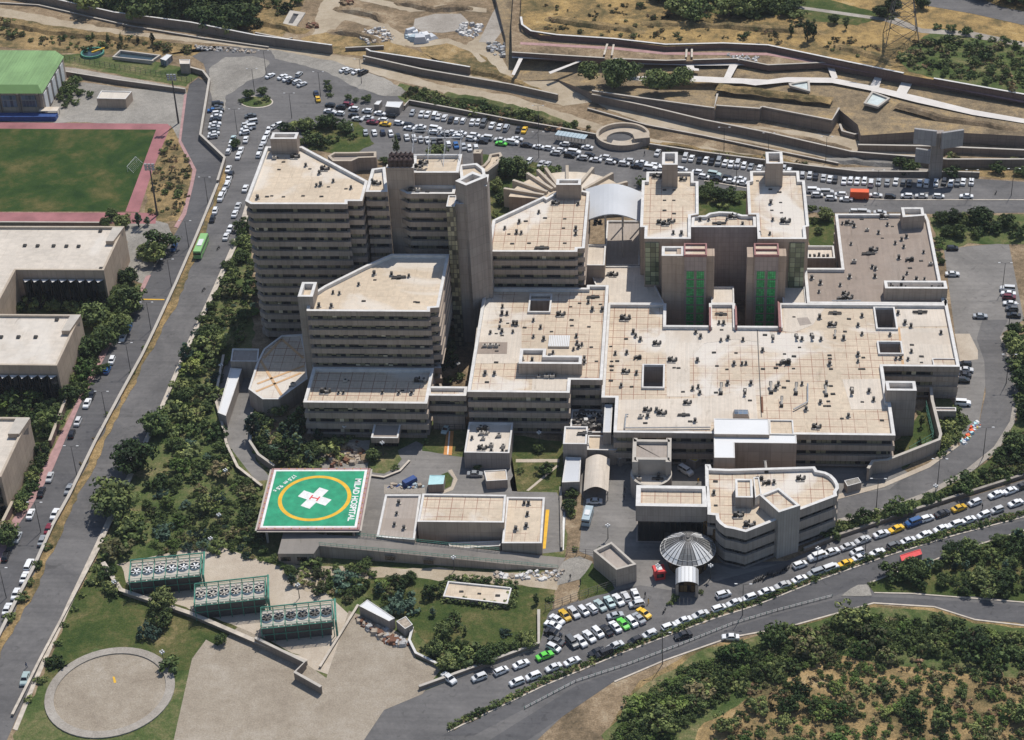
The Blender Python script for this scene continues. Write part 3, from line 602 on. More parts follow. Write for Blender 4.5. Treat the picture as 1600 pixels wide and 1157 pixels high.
# ------------------------------------------------------------ walls and barriers
PW = pxpath_wall
PW('barrier_wall', 'low cream barrier wall down the middle of the west road', [(-40,1080),(0,996),(25,945),(54,890),(83,825),(108,780),(150,693),(190,618),(222,560),(240,523),(276,445),(303,383),(323,335),(341,290)], 1.0, .5, 'retaining', 'pale_concrete', capw=.9)
PW('retaining_wall', 'dark angled retaining wall at the road junction', [(341,290),(352,254),(314,218),(321,175),(328,131),(318,118),(296,112)], 2.0, .6, 'retaining', 'pale_concrete')
PW('kerb_wall', 'cream kerb wall right of the hospital road', [(20,1120),(60,1040),(155,860),(258,632),(303,528),(340,452),(380,362),(400,300)], .7, .35, 'retaining', 'kerb', capw=.7)
PW('boundary_wall', 'pale boundary wall along the back of the north parking', [(632,172),(640,163),(700,174),(800,193),(870,205),(931,216)], 1.6, .4, 'retaining', 'pale_concrete')
PW('boundary_wall', 'pale boundary wall behind the northeast parking row', [(1015,232),(1100,245),(1200,258),(1262,266),(1340,275),(1500,276),(1530,277)], 1.8, .4, 'retaining', 'pale_concrete')
PW('channel_wall', 'long dark channel wall below the top left woods', [(-40,-12),(30,-2),(180,32),(300,48),(400,68),(520,84)], 3.6, .5, 'retaining', 'cap_white')
PW('channel_wall', 'lower pale channel kerb in the top left', [(-40,4),(60,10),(200,42),(320,62),(420,76)], .6, .4, 'retaining', 'pale_concrete')
PW('channel_wall', 'dark sunken channel wall above the car park', [(573,88),(580,92),(660,104),(735,117)], 3.2, .5, 'retaining', 'cap_white')
PW('channel_wall', 'long dark channel wall beside the dirt track', [(568,97),(660,118),(800,142),(872,158)], 2.6, .5, 'retaining', 'pale_concrete')
PW('channel_wall', 'long channel wall crossing below the terraces', [(925,160),(1010,178),(1100,200),(1200,220),(1330,250),(1480,262),(1600,262)], 3.2, .5, 'retaining', 'pale_concrete')
PW('channel_wall', 'thin white lipped lower edge of the long channel', [(918,172),(1010,198),(1100,215),(1200,236),(1310,258)], .7, .4, 'retaining', 'pale_concrete')
PW('channel_wall', 'short channel wall above the filter road', [(400,62),(450,72),(458,70)], 3, .5, 'retaining', 'pale_concrete')
PW('channel_wall', 'low concrete wall across the dirt site', [(540,80),(600,77)], 1.4, .5, 'retaining', 'pale_concrete')
PW('kerb_line', 'pale kerb along the lower edge of the slip road', [(960,1066),(1040,1032),(1140,997),(1229,981),(1365,943),(1460,949),(1523,969),(1640,983)], .14, .45, 'kerb', 'kerb', capw=.45, caph=.02, cat='kerb')
PW('kerb_line', 'pale kerb below the clipped boulevard hedge', [(700,1144),(850,1072),(972,1021),(1110,969),(1180,947),(1285,905),(1390,868),(1495,836),(1640,798)], .14, .4, 'kerb', 'kerb', capw=.4, caph=.02, cat='kerb')
PW('kerb_line', 'pale kerb on the road side of the boulevard park', [(1355,913),(1400,895),(1453,879),(1480,867),(1640,817)], .14, .4, 'kerb', 'kerb', capw=.4, caph=.02, cat='kerb')
PW('kerb_line', 'pale kerb on the south side of the boulevard park', [(1366,927),(1420,928),(1500,934),(1640,945)], .14, .4, 'kerb', 'kerb', capw=.4, caph=.02, cat='kerb')
PW('kerb_line', 'pale divider between the two lanes of the northeast road', [(1100,283),(1200,300),(1300,310),(1400,313),(1610,313)], .14, .5, 'kerb', 'kerb', capw=.5, caph=.02, cat='kerb')
PW('terrace_wall', 'low dark wall between terrace and right hand track', [(1340,212),(1450,214),(1600,222)], 3.0, .6, 'retaining', 'pale_concrete')
PW('terrace_wall', 'second low wall stepping down at the right', [(1340,236),(1450,238),(1640,246)], 2.4, .6, 'retaining', 'pale_concrete')
PW('terrace_wall', 'curved low wall round the dry planting bay', [(1312,200),(1316,211),(1335,216),(1345,214)], 1.5, .6, 'retaining', 'pale_concrete')
PW('stair_wall', 'left cheek of the park stair', [(949,75),(944,92)], 1.6, .5, 'brick_terrace', 'kerb', lvl=T2-.8)
PW('stair_wall', 'right cheek of the park stair', [(959,76),(956,93)], 1.6, .5, 'brick_terrace', 'kerb', lvl=T2-.8)
PW('stair_wall', 'left cheek of the second park stair', [(1073,80),(1072,96)], 1.6, .5, 'brick_terrace', 'kerb', lvl=T2-.8)
PW('stair_wall', 'right cheek of the second park stair', [(1081,80),(1081,96)], 1.6, .5, 'brick_terrace', 'kerb', lvl=T2-.8)
PW('terrace_wall', 'long dark retaining wall with white coping above the park', [(814,28),(816,40),(830,50),(870,56),(960,62),(1040,71),(1130,69),(1200,72),(1300,93),(1412,116)], .35, .6, 'brick_terrace', 'cap_white', lvl=T3)
PW('terrace_wall', 'right length of the long white coped wall', [(1459,124),(1600,149),(1690,168)], .35, .6, 'brick_terrace', 'cap_white', lvl=T3)
PW('terrace_wall', 'white coped wall left of the park stair', [(800,83),(945,92)], .3, .5, 'brick_terrace', 'pale_concrete', lvl=T2)
PW('terrace_wall', 'curving white coped wall between the park stairs', [(958,93),(1040,96),(1072,95)], .3, .5, 'brick_terrace', 'pale_concrete', lvl=T2)
PW('terrace_wall', 'white coped wall right of the second stair', [(1083,95),(1150,93),(1200,103),(1290,99)], .3, .5, 'brick_terrace', 'pale_concrete', lvl=T2)
PW('terrace_wall', 'brown parapet on the big retaining wall', [(925,145),(1000,156),(1116,172),(1121,150)], .8, .5, 'retaining', 'pale_concrete', lvl=T1)
PW('terrace_wall', 'brown parapet on the second retaining bay', [(1119,168),(1187,173),(1190,170)], .8, .5, 'retaining', 'pale_concrete', lvl=T1)
PW('terrace_wall', 'brown parapet on the third retaining bay', [(1191,170),(1300,191),(1311,172)], .8, .5, 'retaining', 'pale_concrete', lvl=T1)
PW('boundary_wall', 'stone wall along the south service lane', [(655,1078),(722,1054),(842,1010),(842,958)], 1.1, .5, 'retaining', 'pale_concrete')
PW('boundary_wall', 'low wall along the planted bank at the right', [(1256,862),(1302,843),(1390,813),(1495,779),(1640,733)], 1.0, .5, 'retaining', 'paving')
PW('boundary_wall', 'tall beige wall curving round the southeast lawn', [(1355,752),(1362,740),(1385,738),(1466,706),(1468,698),(1455,645),(1450,600)], 4.2, .6, 'concrete_wall', 'pale_concrete')
PW('boundary_wall', 'curved wall beside the sunken west lane', [(350,560),(337,628),(345,655),(355,700),(372,735),(410,765)], 1.2, .5, 'retaining', 'kerb')
PW('boundary_wall', 'inner curved wall of the sunken west lane', [(395,655),(392,700),(405,720),(430,738)], 2.2, .5, 'retaining', 'pale_concrete')
PW('boundary_wall', 'dark topped wall between lawn and cooling tower yard', [(162,885),(190,928),(300,965),(400,1008),(480,1040)], 1.3, .5, 'retaining', 'kerb', capw=1.2)
PW('boundary_wall', 'zigzag wall edging the brown terrace', [(400,1008),(478,1046),(462,1062),(503,1085)], 2.4, .5, 'retaining', 'pale_concrete')
PW('boundary_wall', 'low wall across the concrete cooling yard', [(560,948),(500,1045)], .6, .4, 'retaining', 'kerb')
PW('boundary_wall', 'curved white wall beside the builders yard', [(645,985),(640,1005),(650,1025),(690,1045)], 1, .4, 'retaining', 'cap_white')
PW('boundary_wall', 'pink brick wall below the second school hall', [(107,628),(80,700)], 2.5, .6, 'brick_terrace', 'beige_paving')
PW('boundary_wall', 'pink brick wall below the third school hall', [(22,795),(-5,850)], 2.5, .6, 'brick_terrace', 'beige_paving')
PW('boundary_wall', 'dark wall above the service lane by the sports ground', [(100,118),(180,131),(290,146)], 1.8, .4, 'retaining', 'pale_concrete')
PW('boundary_wall', 'low dark wall south of the running track', [(-40,353),(170,354)], 1.5, .4, 'retaining', 'pale_concrete')
PW('boundary_wall', 'grey wall left of the entrance forecourt', [(876,765),(878,860)], .9, .4, 'retaining', 'paving')
PW('boundary_wall', 'garden kerb round the turning circle', [(578,745),(600,748),(625,738),(640,722)], .5, .4, 'retaining', 'kerb')
def berm(label, px, h, w0, mat='earth', lvl=0, name='earth_bank'):
    rnd = random.Random(len(label)); pts = [Vector(P(a, b, lvl)) for a, b in px]; fine = []
    for a, b in zip(pts, pts[1:]):
        n = max(1, int((b-a).length/3)); fine += [a.lerp(b, i/n) for i in range(n)]
    fine.append(pts[-1]); mb = MB(); sec = []
    for i, p in enumerate(fine):
        d = (fine[min(i+1, len(fine)-1)]-fine[max(i-1, 0)]).normalized(); n = Vector((-d.y, d.x)); e = min(1, min(i, len(fine)-1-i)/2); hh = h*e*rnd.uniform(.7, 1.2); ww = w0*rnd.uniform(.8, 1.25); s = rnd.uniform(-.6, .6)
        sec.append([(p.x+n.x*(k*ww+s), p.y+n.y*(k*ww+s), lvl+z*hh-(.1 if z == 0 else 0)) for k, z in ((-1, 0), (-.45, .75), (.1, 1), (.5, .7), (1, 0))])
    for A, B_ in zip(sec, sec[1:]):
        for k in range(4): mb.face([A[k], B_[k], B_[k+1], A[k+1]][::-1])
    o = mb.build(name, [mat]); return tag(o, label, 'earth bank', kind='structure')
for lab, px, h, w0, mt, lv in (('ragged earth bank across the upper dirt site', [(520,14),(560,20),(612,34)], 2.2, 2.5, 'earth', 0), ('long earth bank at the left of the dirt site', [(398,30),(430,42),(482,50)], 2, 2.5, 'dry_grass', 0),
    ('earth bank below the rubble heaps', [(510,50),(560,56),(600,66)], 1.8, 2.4, 'earth', 0), ('earth bank at the top of the dirt site', [(615,4),(680,16),(740,14)], 2, 2.4, 'earth', 0),
    ('grassy bank beside the dirt track', [(700,108),(770,118),(860,150)], 1.6, 2.4, 'dry_grass', 0), ('weedy bank behind the car park wall', [(1030,226),(1110,240),(1200,252),(1255,260)], 1.5, 1.6, 'dry_grass', 0),
    ('scrub bank below the wide dirt track', [(690,150),(790,170),(900,200)], 2.2, 3, 'scrub', 0), ('earth bank along the big retaining wall', [(1130,200),(1220,212),(1330,236)], 1.4, 2, 'earth', 0),
    ('gravel bank left of the concrete pillar', [(1290,250),(1380,258),(1440,258)], 1.6, 2.2, 'gravel', 0), ('dry bank below the winding park path', [(1120,136),(1200,146),(1300,158)], 1.2, 2.4, 'dry_grass', T1),
    ('dry bank at the right of the park', [(1400,165),(1480,188),(1590,202)], 1.2, 2.2, 'earth', T1), ('bank at the foot of the far lawn', [(1000,38),(1100,40),(1200,46),(1290,52)], 1.6, 2.6, 'dry_grass', T3),
    ('brown bank on the hillside by the pylon', [(1300,70),(1350,84),(1400,100)], 1.6, 2.8, 'dry_grass', T3), ('brown bank above the winding wall', [(850,30),(930,42),(1010,50)], 1.8, 3, 'dry_grass', T3),
    ('dry bank above the filter ponds', [(0,34),(80,52),(180,60),(280,74)], 1.8, 2.6, 'dry_grass', 0)): berm(lab, px, h, w0, mt, lv)
o = empty('foundation_block', 'square concrete foundation slab with a dark pit', 'foundation', P(455, 28)+(0,)); q = PZ([(440,40),(453,16),(477,20),(463,41)], .8); mb = MB(); mb.ring(q, 2.2, 0, .8); part('slab', o, mb, ['pale_concrete', 'pale_concrete']); mb = MB(); mb.cap(inset(ccw(q), 2.1), .1); part('pit', o, mb, ['asphalt_dark'])
# fences of posts and rails
def fence(label, px, h=2.2, step=2.4, mat='dark_metal', lvl=0, rails=3, name='fence', rmat=None):
    pts = [Vector(P(a, b, lvl)+(lvl,)) for a, b in px]
    o = empty(name, label, 'fence', tuple(pts[0])); mb = MB(); rb = MB()
    for a, b in zip(pts, pts[1:]):
        n = max(1, round((b-a).length/step))
        for i in range(n+1):
            p = a.lerp(b, i/n); mb.bar(p, p+Vector((0, 0, h)), .09)
        for k in range(rails): rb.bar(a+Vector((0, 0, h*(k+1)/rails-.1)), b+Vector((0, 0, h*(k+1)/rails-.1)), .05)
    split_part('post', o, mb, [mat]); part('rail', o, rb, [rmat or mat]); return o
fence('dark post fence along the filter pond lane', [(102,95),(180,108),(260,121),(300,130)])
fence('grey picket fence in front of the guard building', [(886,866),(930,870)])
fence('picket fence along the taxi parking', [(852,955),(905,935),(962,916)])
fence('dark railing round the podium garden', [(675,672),(735,674)])
fence('green mesh fence in the southeast garden', [(1446,640),(1458,690),(1420,712)], 3, 3, 'green_steel')
fence('green and white crash barrier between the boulevard carriageways', [(820,1108),(900,1066),(980,1040),(1060,1010),(1145,976),(1215,955),(1300,933)], .8, 1.6, 'green_steel', rails=2, name='crash_barrier', rmat='cap_white')
# ------------------------------------------------------------ hospital buildings
bld('ward_tower', 'tall west ward tower with banded floors and beige roof', [(381,314),(391.5,319.3),(543,319),(543,314.5),(569,314.3),(572,283),(484,235),(473,229),(417,229)], 48, nf=15, roof='roof_plain', fh=3.2)
def box_tower(name, label, px, z, z0, wall='concrete_wall', roof='roof_plain', pz=1.6, pw=.9, cat='stair tower', **k):
    return bld(name, label, px, z, z0=z0, wall=wall, roof=roof, pz=pz, pw=pw, cat=cat, **k)
box_tower('stair_tower', 'open topped stair box at the back of the west tower', [(425.5,207),(466,207.3),(464,217.5),(422.5,217)], 52.4, 46.9)
bld('link_wing', 'narrow link roof between west tower and lift core', [(582,264),(602,261),(606,300),(569.5,300)], 49.5, nf=15, roof='roof_plain')
# lift core
bld('lift_core', 'slender lift tower rising above the ward wings', [(604,257),(646,257),(646,262.5),(603.5,262.5)], 55.3, wall='concrete_wall', roof='roof_plain', cat='lift tower', pz=.6, pw=.5)
ct = P(604, 262.5, 55.3); ce = P(646, 262.5, 55.3)
tk = []
for r_ in range(2):
    for i in range(5):
        x = ct[0]+1.2+(ce[0]-ct[0]-2.4)*i/4; y = ct[1]+1.0+r_*3.0
        mb = MB(); mb.cyl(x, y, 54.7, 57.6, .92, .92, 14, 0); mb.cyl(x, y, 57.6, 58.2, .92, .2, 14, 0); mb.cyl(x, y, 58.2, 58.4, .25, .25, 8, 0)
        for s_ in (55.6, 56.6): mb.cyl(x, y, s_, s_+.12, .97, .97, 14, 1, False)
        tk.append((mb.build('water_tank', ['tank_brown', 'dark_metal'], None, (x, y, 54.7)), x, y, 'brown'))
rank(tk, 'round water tank', 'on the lift tower', 'water tank', 'brown water tanks on the lift tower', 5)
bld('ward_wing', 'central ward wing with chamfered bands right of the lift core', [(620.5,295),(636,303),(712,303),(712,288),(646,288),(646,290),(620.5,290)], 48, nf=15, roof='roof_plain')
bld('rooftop_plant_room', 'rooftop plant room with doors above the central wing', [(646,270),(717,270),(722,240),(646,242)], 52.2, z0=0, roof='roof_plain', cat='plant room')
o = empty('screen_frame', 'pale steel posts and beams above the plant room roof', 'frame', P(646, 262, 51.2)+(51.2,)); mb = MB()
a = P(646, 248, 51.3); b = P(720, 248, 51.3)
for k in range(4):
    t = k/3; x = a[0]+(b[0]-a[0])*t; mb.bar((x, a[1]+3, 51.1), (x, a[1]+3, 59.4), .16)
    mb.bar((x, a[1]-5, 51.1), (x, a[1]+3, 56.5), .1)
mb.bar((a[0], a[1]+3, 56.6), (b[0], a[1]+3, 56.6), .16); mb.bar((a[0], a[1]+3, 58.9), (b[0], a[1]+3, 58.9), .1)
part('steel_frame', o, mb, ['grey_sheet'])
bld('ward_wing', 'stubby octagonal wing behind the tall slab tower', [(717,258),(745,255),(757,264),(759,274),(740,280),(720,282)], 51.5, nf=4, z0=30, roof='roof_plain', sn=False)
bld('slab_tower', 'tallest blank slab tower with white rimmed diamond top', [(711,283),(738,268),(761,276.5),(728,290)], 54.5, wall='grey_wall', roof='roof_plain', pz=2, sn=False, cat='tower', pw=1.1)
slabS = ccw([P(734.5,276,52), P(761,276,52), P(761,288,52), P(734.5,288,52)])
x0 = P(734, 300, 50)[0]; x1 = P(761, 280, 52)[0]; y0 = P(748, 291, 52)[1]
bld('slab_tower', 'broad blank concrete slab facing south beside the glass strip', None, 52, wall='grey_wall', roof='roof_plain', world=[(x0, y0), (x1+.3, y0), (x1+.3, y0+7), (x0, y0+7)], cat='tower')
xa = P(712, 319, 48)[0]; ya = P(722, 319, 48)[1]
bld('slab_tower', 'lower front slab with a narrow lit edge', None, 48, wall='grey_wall', roof='roof_plain', world=[(xa, ya), (x0+.2, ya), (x0+.2, y0+1), (xa, y0+1)], cat='tower', pw=.7)
bld('rooftop_plant_room', 'small grey box on the front slab', [(717,293.5),(733.5,293.5),(734,304),(717,304)], 50.5, z0=46, wall='grey_wall', cat='plant room', pw=.6)
gx0 = P(696.5, 328, 48)[0]; gy0 = P(700, 328, 48)[1]+1.2
mbg = bld('stair_tower', 'narrow glazed stair shaft left of the front slab', None, 48.4, wall='yellow_curtain_glass', roof='roof_membrane', world=[(gx0, gy0), (xa, gy0), (xa, y0+1), (gx0, y0+1)], cat='glass shaft', pw=.4, pz=.4)
# lower west block and podium
bld('ward_block', 'lower west ward block with six banded floors', [(479,486.5),(672,487),(672,481.5),(686,480.5),(697,442),(699,398),(612,396),(572,414),(507.5,446),(495,454),(480,462)], 31.5, z0=12, nf=6, roof='roof_plain')
box_tower('stair_tower', 'slim stair tower at the corner of the lower west block', [(471.5,441),(494,441),(490,464),(465.5,463.5)], 34.5, 0, wall='grey_wall')
bld('podium_block', 'tiled podium roof in front of the lower west block', [(489,572),(676,577),(669.5,630.5),(474,629.5)], 12.6, z0=0, nf=3, roof='roof_tile', fh=3.6)
bld('podium_block', 'hidden base under the lower west block', [(490,520),(672,520),(690,575),(488,574)], 11.2, z0=0, nf=3, roof='roof_tile', fh=3.6)
bld('link_bridge', 'narrow tiled link roof between podium and central block', [(668,604),(731,604),(728.5,618.5),(668,618.5)], 12.4, z0=0, nf=2, fh=3.6)
bld('roof_terrace', 'ochre patterned hexagonal terrace beside the west tower', [(401,567),(412,545),(440,524),(472,522),(480,560),(481,592),(436,624),(410,624),(388,608)], 6.0, z0=0, roof='roof_tile', wall='concrete_wall', cat='terrace', sn=False, pw=.6, pz=.4)
tp = 5.72
def stripe(a, b, wd, z, mat, label, name='paved_stripe'):
    A, B_ = Vector(P(*a, z)), Vector(P(*b, z)); d = (B_-A).normalized(); n = Vector((-d.y, d.x))*wd/2
    mb = MB(); mb.prism([tuple(A+n), tuple(B_+n), tuple(B_-n), tuple(A-n)], z-.03, z+.02); return mb
o = empty('terrace_paving', 'orange cross bands set into the hexagonal terrace', 'paving', P(435, 585, tp)+(tp-.1,))
for a, b in (((405,560),(440,618)),((402,600),(475,572)),((440,530),(474,560)),((412,560),(440,530)),((400,612),(470,583))):
    part('stripe', o, stripe(a, b, .8, tp-.06, '', ''), ['ochre_tile'])
bld('service_shed', 'long white roofed service shed by the sunken lane', [(360,575),(378,576.5),(353,650),(340,645)], 4, wall='grey_wall', roof='white_sheet', cat='shed', pw=.3, pz=.2, sn=False)
bld('service_shed', 'dark flat bridge roof between garden and west tower', [(363,545),(405,545),(403,565),(360,565)], 6, wall='concrete_wall', roof='roof_deck', cat='shed', pw=.4, pz=.4)
bld('entrance_canopy', 'grey concrete entrance canopy below the podium', [(587,655),(628,655),(622,686),(579,683)], 5.2, z0=3.4, wall='concrete_wall', roof='roof_deck', cat='canopy', pw=.5, pz=.4)
bld('entrance_lobby', 'dark recessed lobby under the concrete canopy', [(590,655),(626,655),(621,683),(584,682)], 3.4, z0=0, wall='dark_glass', roof='roof_deck', cat='lobby', pw=.3, pz=.2)
# central block
bld('central_block', 'central block with tiled roof and light well', [(753,469),(757,452),(917,447),(917,445.5),(951,445.5),(942,593.5),(891.5,594),(890.5,613.5),(729.5,613)], 14.6, nf=4, holes=[[(828,459),(860,459),(858,485),(829,485)]], roof='roof_tile', fh=3.5)
bld('rooftop_plant_room', 'L shaped white rimmed box on the central block', [(812.8,544.8),(852.9,544.8),(853.4,555.3),(910,556),(908.5,568.8),(810.3,568.6)], 17.4, z0=13.6, roof='roof_tile', cat='plant room', pz=1.2)
# main roof F
bld('main_block', 'very large tiled main roof with light wells', [(946,474),(1040,474),(1042,508.5),(1108,508.5),(1108,474),(1148,474),(1151,509.5),(1218,509.5),(1216,474),(1474,475),(1476.5,467),(1480,467),(1498.5,572),(1458,573.5),(1380,573),(1385,600),(1386,627.5),(1390.6,627.5),(1400,680),(1244,680),(957,675.5),(963,621.5),(943,621.5)], 11.4, nf=3,
    holes=[[(1006.5,569),(1036,569),(1036,603),(1005,603)], [(1368,479.5),(1397,479.5),(1399,511),(1371,511)], [(1373,533),(1407,533),(1409,550),(1375,550)]], roof='roof_tile', fh=3.5, well='grey_wall')
for lab, px, mt in (('white repaired membrane across the main roof', [(1040,512),(1185,512),(1187,535),(1150,530),(1100,537),(1078,560),(1078,620),(1042,620)], 'roof_membrane'),
                ('pale membrane strip on the front left of the main roof', [(962,625),(1110,622),(1180,605),(1184,655),(1112,660),(1110,672),(960,672)], 'roof_membrane'),
                ('pale membrane patch right of the glass towers', [(1224,480),(1290,480),(1270,508),(1240,520),(1224,518)], 'roof_membrane'),
                ('pale membrane panel on the east end', [(1402,513),(1482,513),(1494,569),(1412,569)], 'roof_membrane'),
                ('upper pale membrane panel on the east end', [(1400,477),(1474,477),(1480,510),(1400,511)], 'roof_membrane'),
                ('square pale patch near the southeast stair tower', [(1316,593),(1378,592),(1388,640),(1330,640)], 'roof_membrane')):
    mb = MB(); mb.prism(PZ(px, 10.45), 10.405, 10.45); tag(mb.build('roof_membrane', [mt]), lab, 'roof patch')
for lab, px, mt in (('dark expansion joint crossing the main roof', [(1182.5,515),(1184,515),(1190.5,652),(1189,652)], 'vent_grey'), ('rusty patch at the end of the roof joint', [(1188,620),(1192,620),(1193,645),(1189,645)], 'rust'),
    ('orange stained strip at the east end of the roof', [(1403,512),(1406,512),(1413,570),(1409,570)], 'ochre_tile'), ('pale seam along the back of the main roof', [(1224,477.5),(1366,478),(1366,480.5),(1224,480)], 'pale_concrete'), ('grey ponding stain on the east roof', [(1245,497),(1262,496),(1268,506),(1250,509)], 'roof_deck')):
    mb = MB(); mb.prism(PZ(px, 10.48), 10.45, 10.48); tag(mb.build('roof_patch', [mt]), lab, 'roof patch')
for lab, pts in (('long pale pipe along the front of the main roof', [(975,669),(1037,668.5),(1110,668)]), ('white pipe bend at the front left of the main roof', [(976,668),(978,648),(982,648)]), ('pipe run crossing the east roof', [(1262,600),(1262,628),(1240,640)]), ('thin pipe behind the plant box', [(1300,470),(1345,470)])):
    mb = MB(); q = [P(a, b, 11)+(11.0,) for a, b in pts]
    for a, b in zip(q, q[1:]): mb.bar(a, b, .22, n=6)
    tag(mb.build('roof_pipe', ['steel']), lab, 'pipe')
for lab, px in (('grey patch on the west side of the central roof', [(745,512),(815,512),(815,568),(738,568)]), ('grey strip at the front of the central roof', [(832,590),(888,590),(886,610),(831,610)])):
    mb = MB(); mb.prism(PZ(px, 13.65), 13.605, 13.65); tag(mb.build('roof_membrane', ['roof_membrane']), lab, 'roof patch')
mb = MB(); mb.prism(PZ([(747,535),(793,535),(792,553),(744,553)], 13.7), 13.65, 13.7); tag(mb.build('roof_membrane', ['roof_brown']), 'brown rectangular patch under three white units', 'roof patch')
o = empty('skylight', 'white louvred skylight panel on the central roof', 'skylight', P(874, 533, 13.6)+(13.6,))
mb = MB(); q = PZ([(858,524),(891,524),(889,542),(856.5,542)], 14.2); mb.prism(snap(q), 13.6, 14.1); part('curb', o, mb, ['pale_concrete'])
x0_, y0_ = min(p[0] for p in q), min(p[1] for p in q); x1_, y1_ = max(p[0] for p in q), max(p[1] for p in q)
for i in range(12):
    mb = MB(); mb.box(x0_+(x1_-x0_)*(i+.5)/12, (y0_+y1_)/2, 14.1, (x1_-x0_)/12*.7, (y1_-y0_)*.94, .18); part('louvre', o, mb, ['white_sheet'])
# north-centre block J, low link roofs
bld('ward_block', 'middle ward block with slanting back edge and tiled roof', [(765,344),(850,306.4),(854,309),(869,300),(910.4,297.6),(920.4,300),(914.5,388),(903,388.6),(901.6,393.6),(766.3,393.4)], 26.8, z0=13.4, nf=4, roof='roof_tile')
bld('ward_block', 'hidden base under the middle ward block', [(768,400),(905,400),(900,470),(768,470)], 13.4, roof='roof_tile', pz=.3)
box_tower('stair_tower', 'wide stair box behind the middle ward block', [(869.8,279.6),(909,280),(906.8,289),(868.8,289)], 31, 25.8)
bld('link_roof', 'small pale roof with clustered pipes beside the middle block', [(917,382),(945,382),(947,414.5),(915,415)], 14.5, roof='roof_membrane', pw=.5, pz=.6)
bld('link_roof', 'glazed recess roof below the white canopy', [(945,345),(1002,345),(1000,415),(947,415)], 8, wall='dark_glass', roof='roof_deck', pw=.5, pz=.6)
bld('link_roof', 'beige link roof north of the main block', [(917,416),(1009,416),(1038,474),(944,474)], 10.2, roof='roof_membrane', pw=.4, pz=.4, sn=False)
bld('link_roof', 'narrow beige roof between the two glazed towers', [(1112,448),(1146,448),(1148,474),(1110,474)], 10.2, roof='roof_membrane', pw=.4, pz=.4)
bld('link_roof', 'pale roof tucked under the right pavilion', [(1222,440),(1260,440),(1257,474),(1222,474)], 10.2, roof='roof_membrane', pw=.4, pz=.4)
o = empty('curved_canopy', 'white curved sheet canopy between the ward blocks', 'canopy', P(960, 320, 22)+(22,)); mb = MB()
n = 12; zc = lambda t: 20.5+2.6*math.sin(math.pi*t)
A0, A1 = P(915, 345, 20.5), P(1002, 347, 20.5); B0, B1 = P(915, 296, 20.5), P(1003, 301, 20.5)
for i in range(n):
    t, u = i/n, (i+1)/n
    pt = lambda L, R_, s: (L[0]+(R_[0]-L[0])*s, L[1]+(R_[1]-L[1])*s, zc(s))
    q = [pt(A0, A1, t), pt(A0, A1, u), pt(B0, B1, u), pt(B0, B1, t)]
    mb.face(q, 0); mb.face([(p[0], p[1], p[2]-.35) for p in q[::-1]], 0)
    mb.face([q[0][:2]+(q[0][2]-.35,), q[1][:2]+(q[1][2]-.35,), q[1], q[0]], 0)
part('sheet_roof', o, mb, ['grey_sheet'])
mb = MB()
for t in (.03, .35, .66, .97):
    for L, R_ in ((A0, A1), (B0, B1)):
        p = pt(L, R_, t); mb.bar((p[0], p[1]+.5, .2), (p[0], p[1]+.5, p[2]-.3), .3)
split_part('column', o, mb, ['pale_concrete'])
# pavilions
PV1 = [(1009.8,269),(1083.7,268),(1083.7,283.5),(1091.5,283.5),(1091.5,335),(1081.5,337),(1077.5,373.5),(1007,373),(1007,355),(999.8,355),(1003.3,282),(1009.8,282)]
PV2 = [(1171.9,268),(1248.3,266.7),(1249.6,282),(1257.4,282),(1264.4,353.5),(1258.7,355),(1260,373.5),(1183.5,373.5),(1182.2,335.4),(1170.6,335.4),(1165.4,283.5),(1172.4,282)]
ZP = 26.8
pv1 = bld('pavilion_block', 'left tall pavilion block with tiled roof', PV1, ZP, wall='tan_wall')
pv2 = bld('pavilion_block', 'right tall pavilion block with tiled roof', PV2, ZP, wall='tan_wall')
box_tower('stair_tower', 'square open topped tower behind the left pavilion', [(1034.5,237.8),(1059,237.8),(1059,257.6),(1034.5,257.6)], 34, 25, pz=2.2)
box_tower('stair_tower', 'square open topped tower behind the right pavilion', [(1196,237.6),(1222.4,237.6),(1223.7,255.8),(1197.3,255.8)], 34, 25, pz=2.2)
bld('link_block', 'curved back link roof between the two pavilions', [(1081,337.5),(1102,336.7),(1108,333),(1124,330.5),(1145,331.5),(1160,335.8),(1181,335.8),(1182,355),(1079.8,355)], 26.2, wall='pinkgrey_wall', roof='roof_tile', sn=False)
def panel(root, px, z1, z0, mat, name, off=.25, th=.3):
    """upright panel whose top edge runs through two photograph points at height z1"""
    a, b = P(*px[0], z1), P(*px[1], z1); y = off
    mb = MB(); mb.prism([(a[0], y-th), (b[0], y-th), (b[0], y), (a[0], y)], z0, z1, bottom=True)
    part(name, root, mb, [mat])
py1 = min(p[1] for p in snap(PZ(PV1, ZP))); py2 = min(p[1] for p in snap(PZ(PV2, ZP)))
panel(pv1, ((1008, 379), (1029.5, 379)), ZP-1.3, 10.8, 'pale_curtain_glass', 'curtain_wall', py1-.05)
panel(pv2, ((1233.5, 379), (1257.5, 379)), ZP-1.3, 8.5, 'pale_curtain_glass', 'curtain_wall', py2-.05)
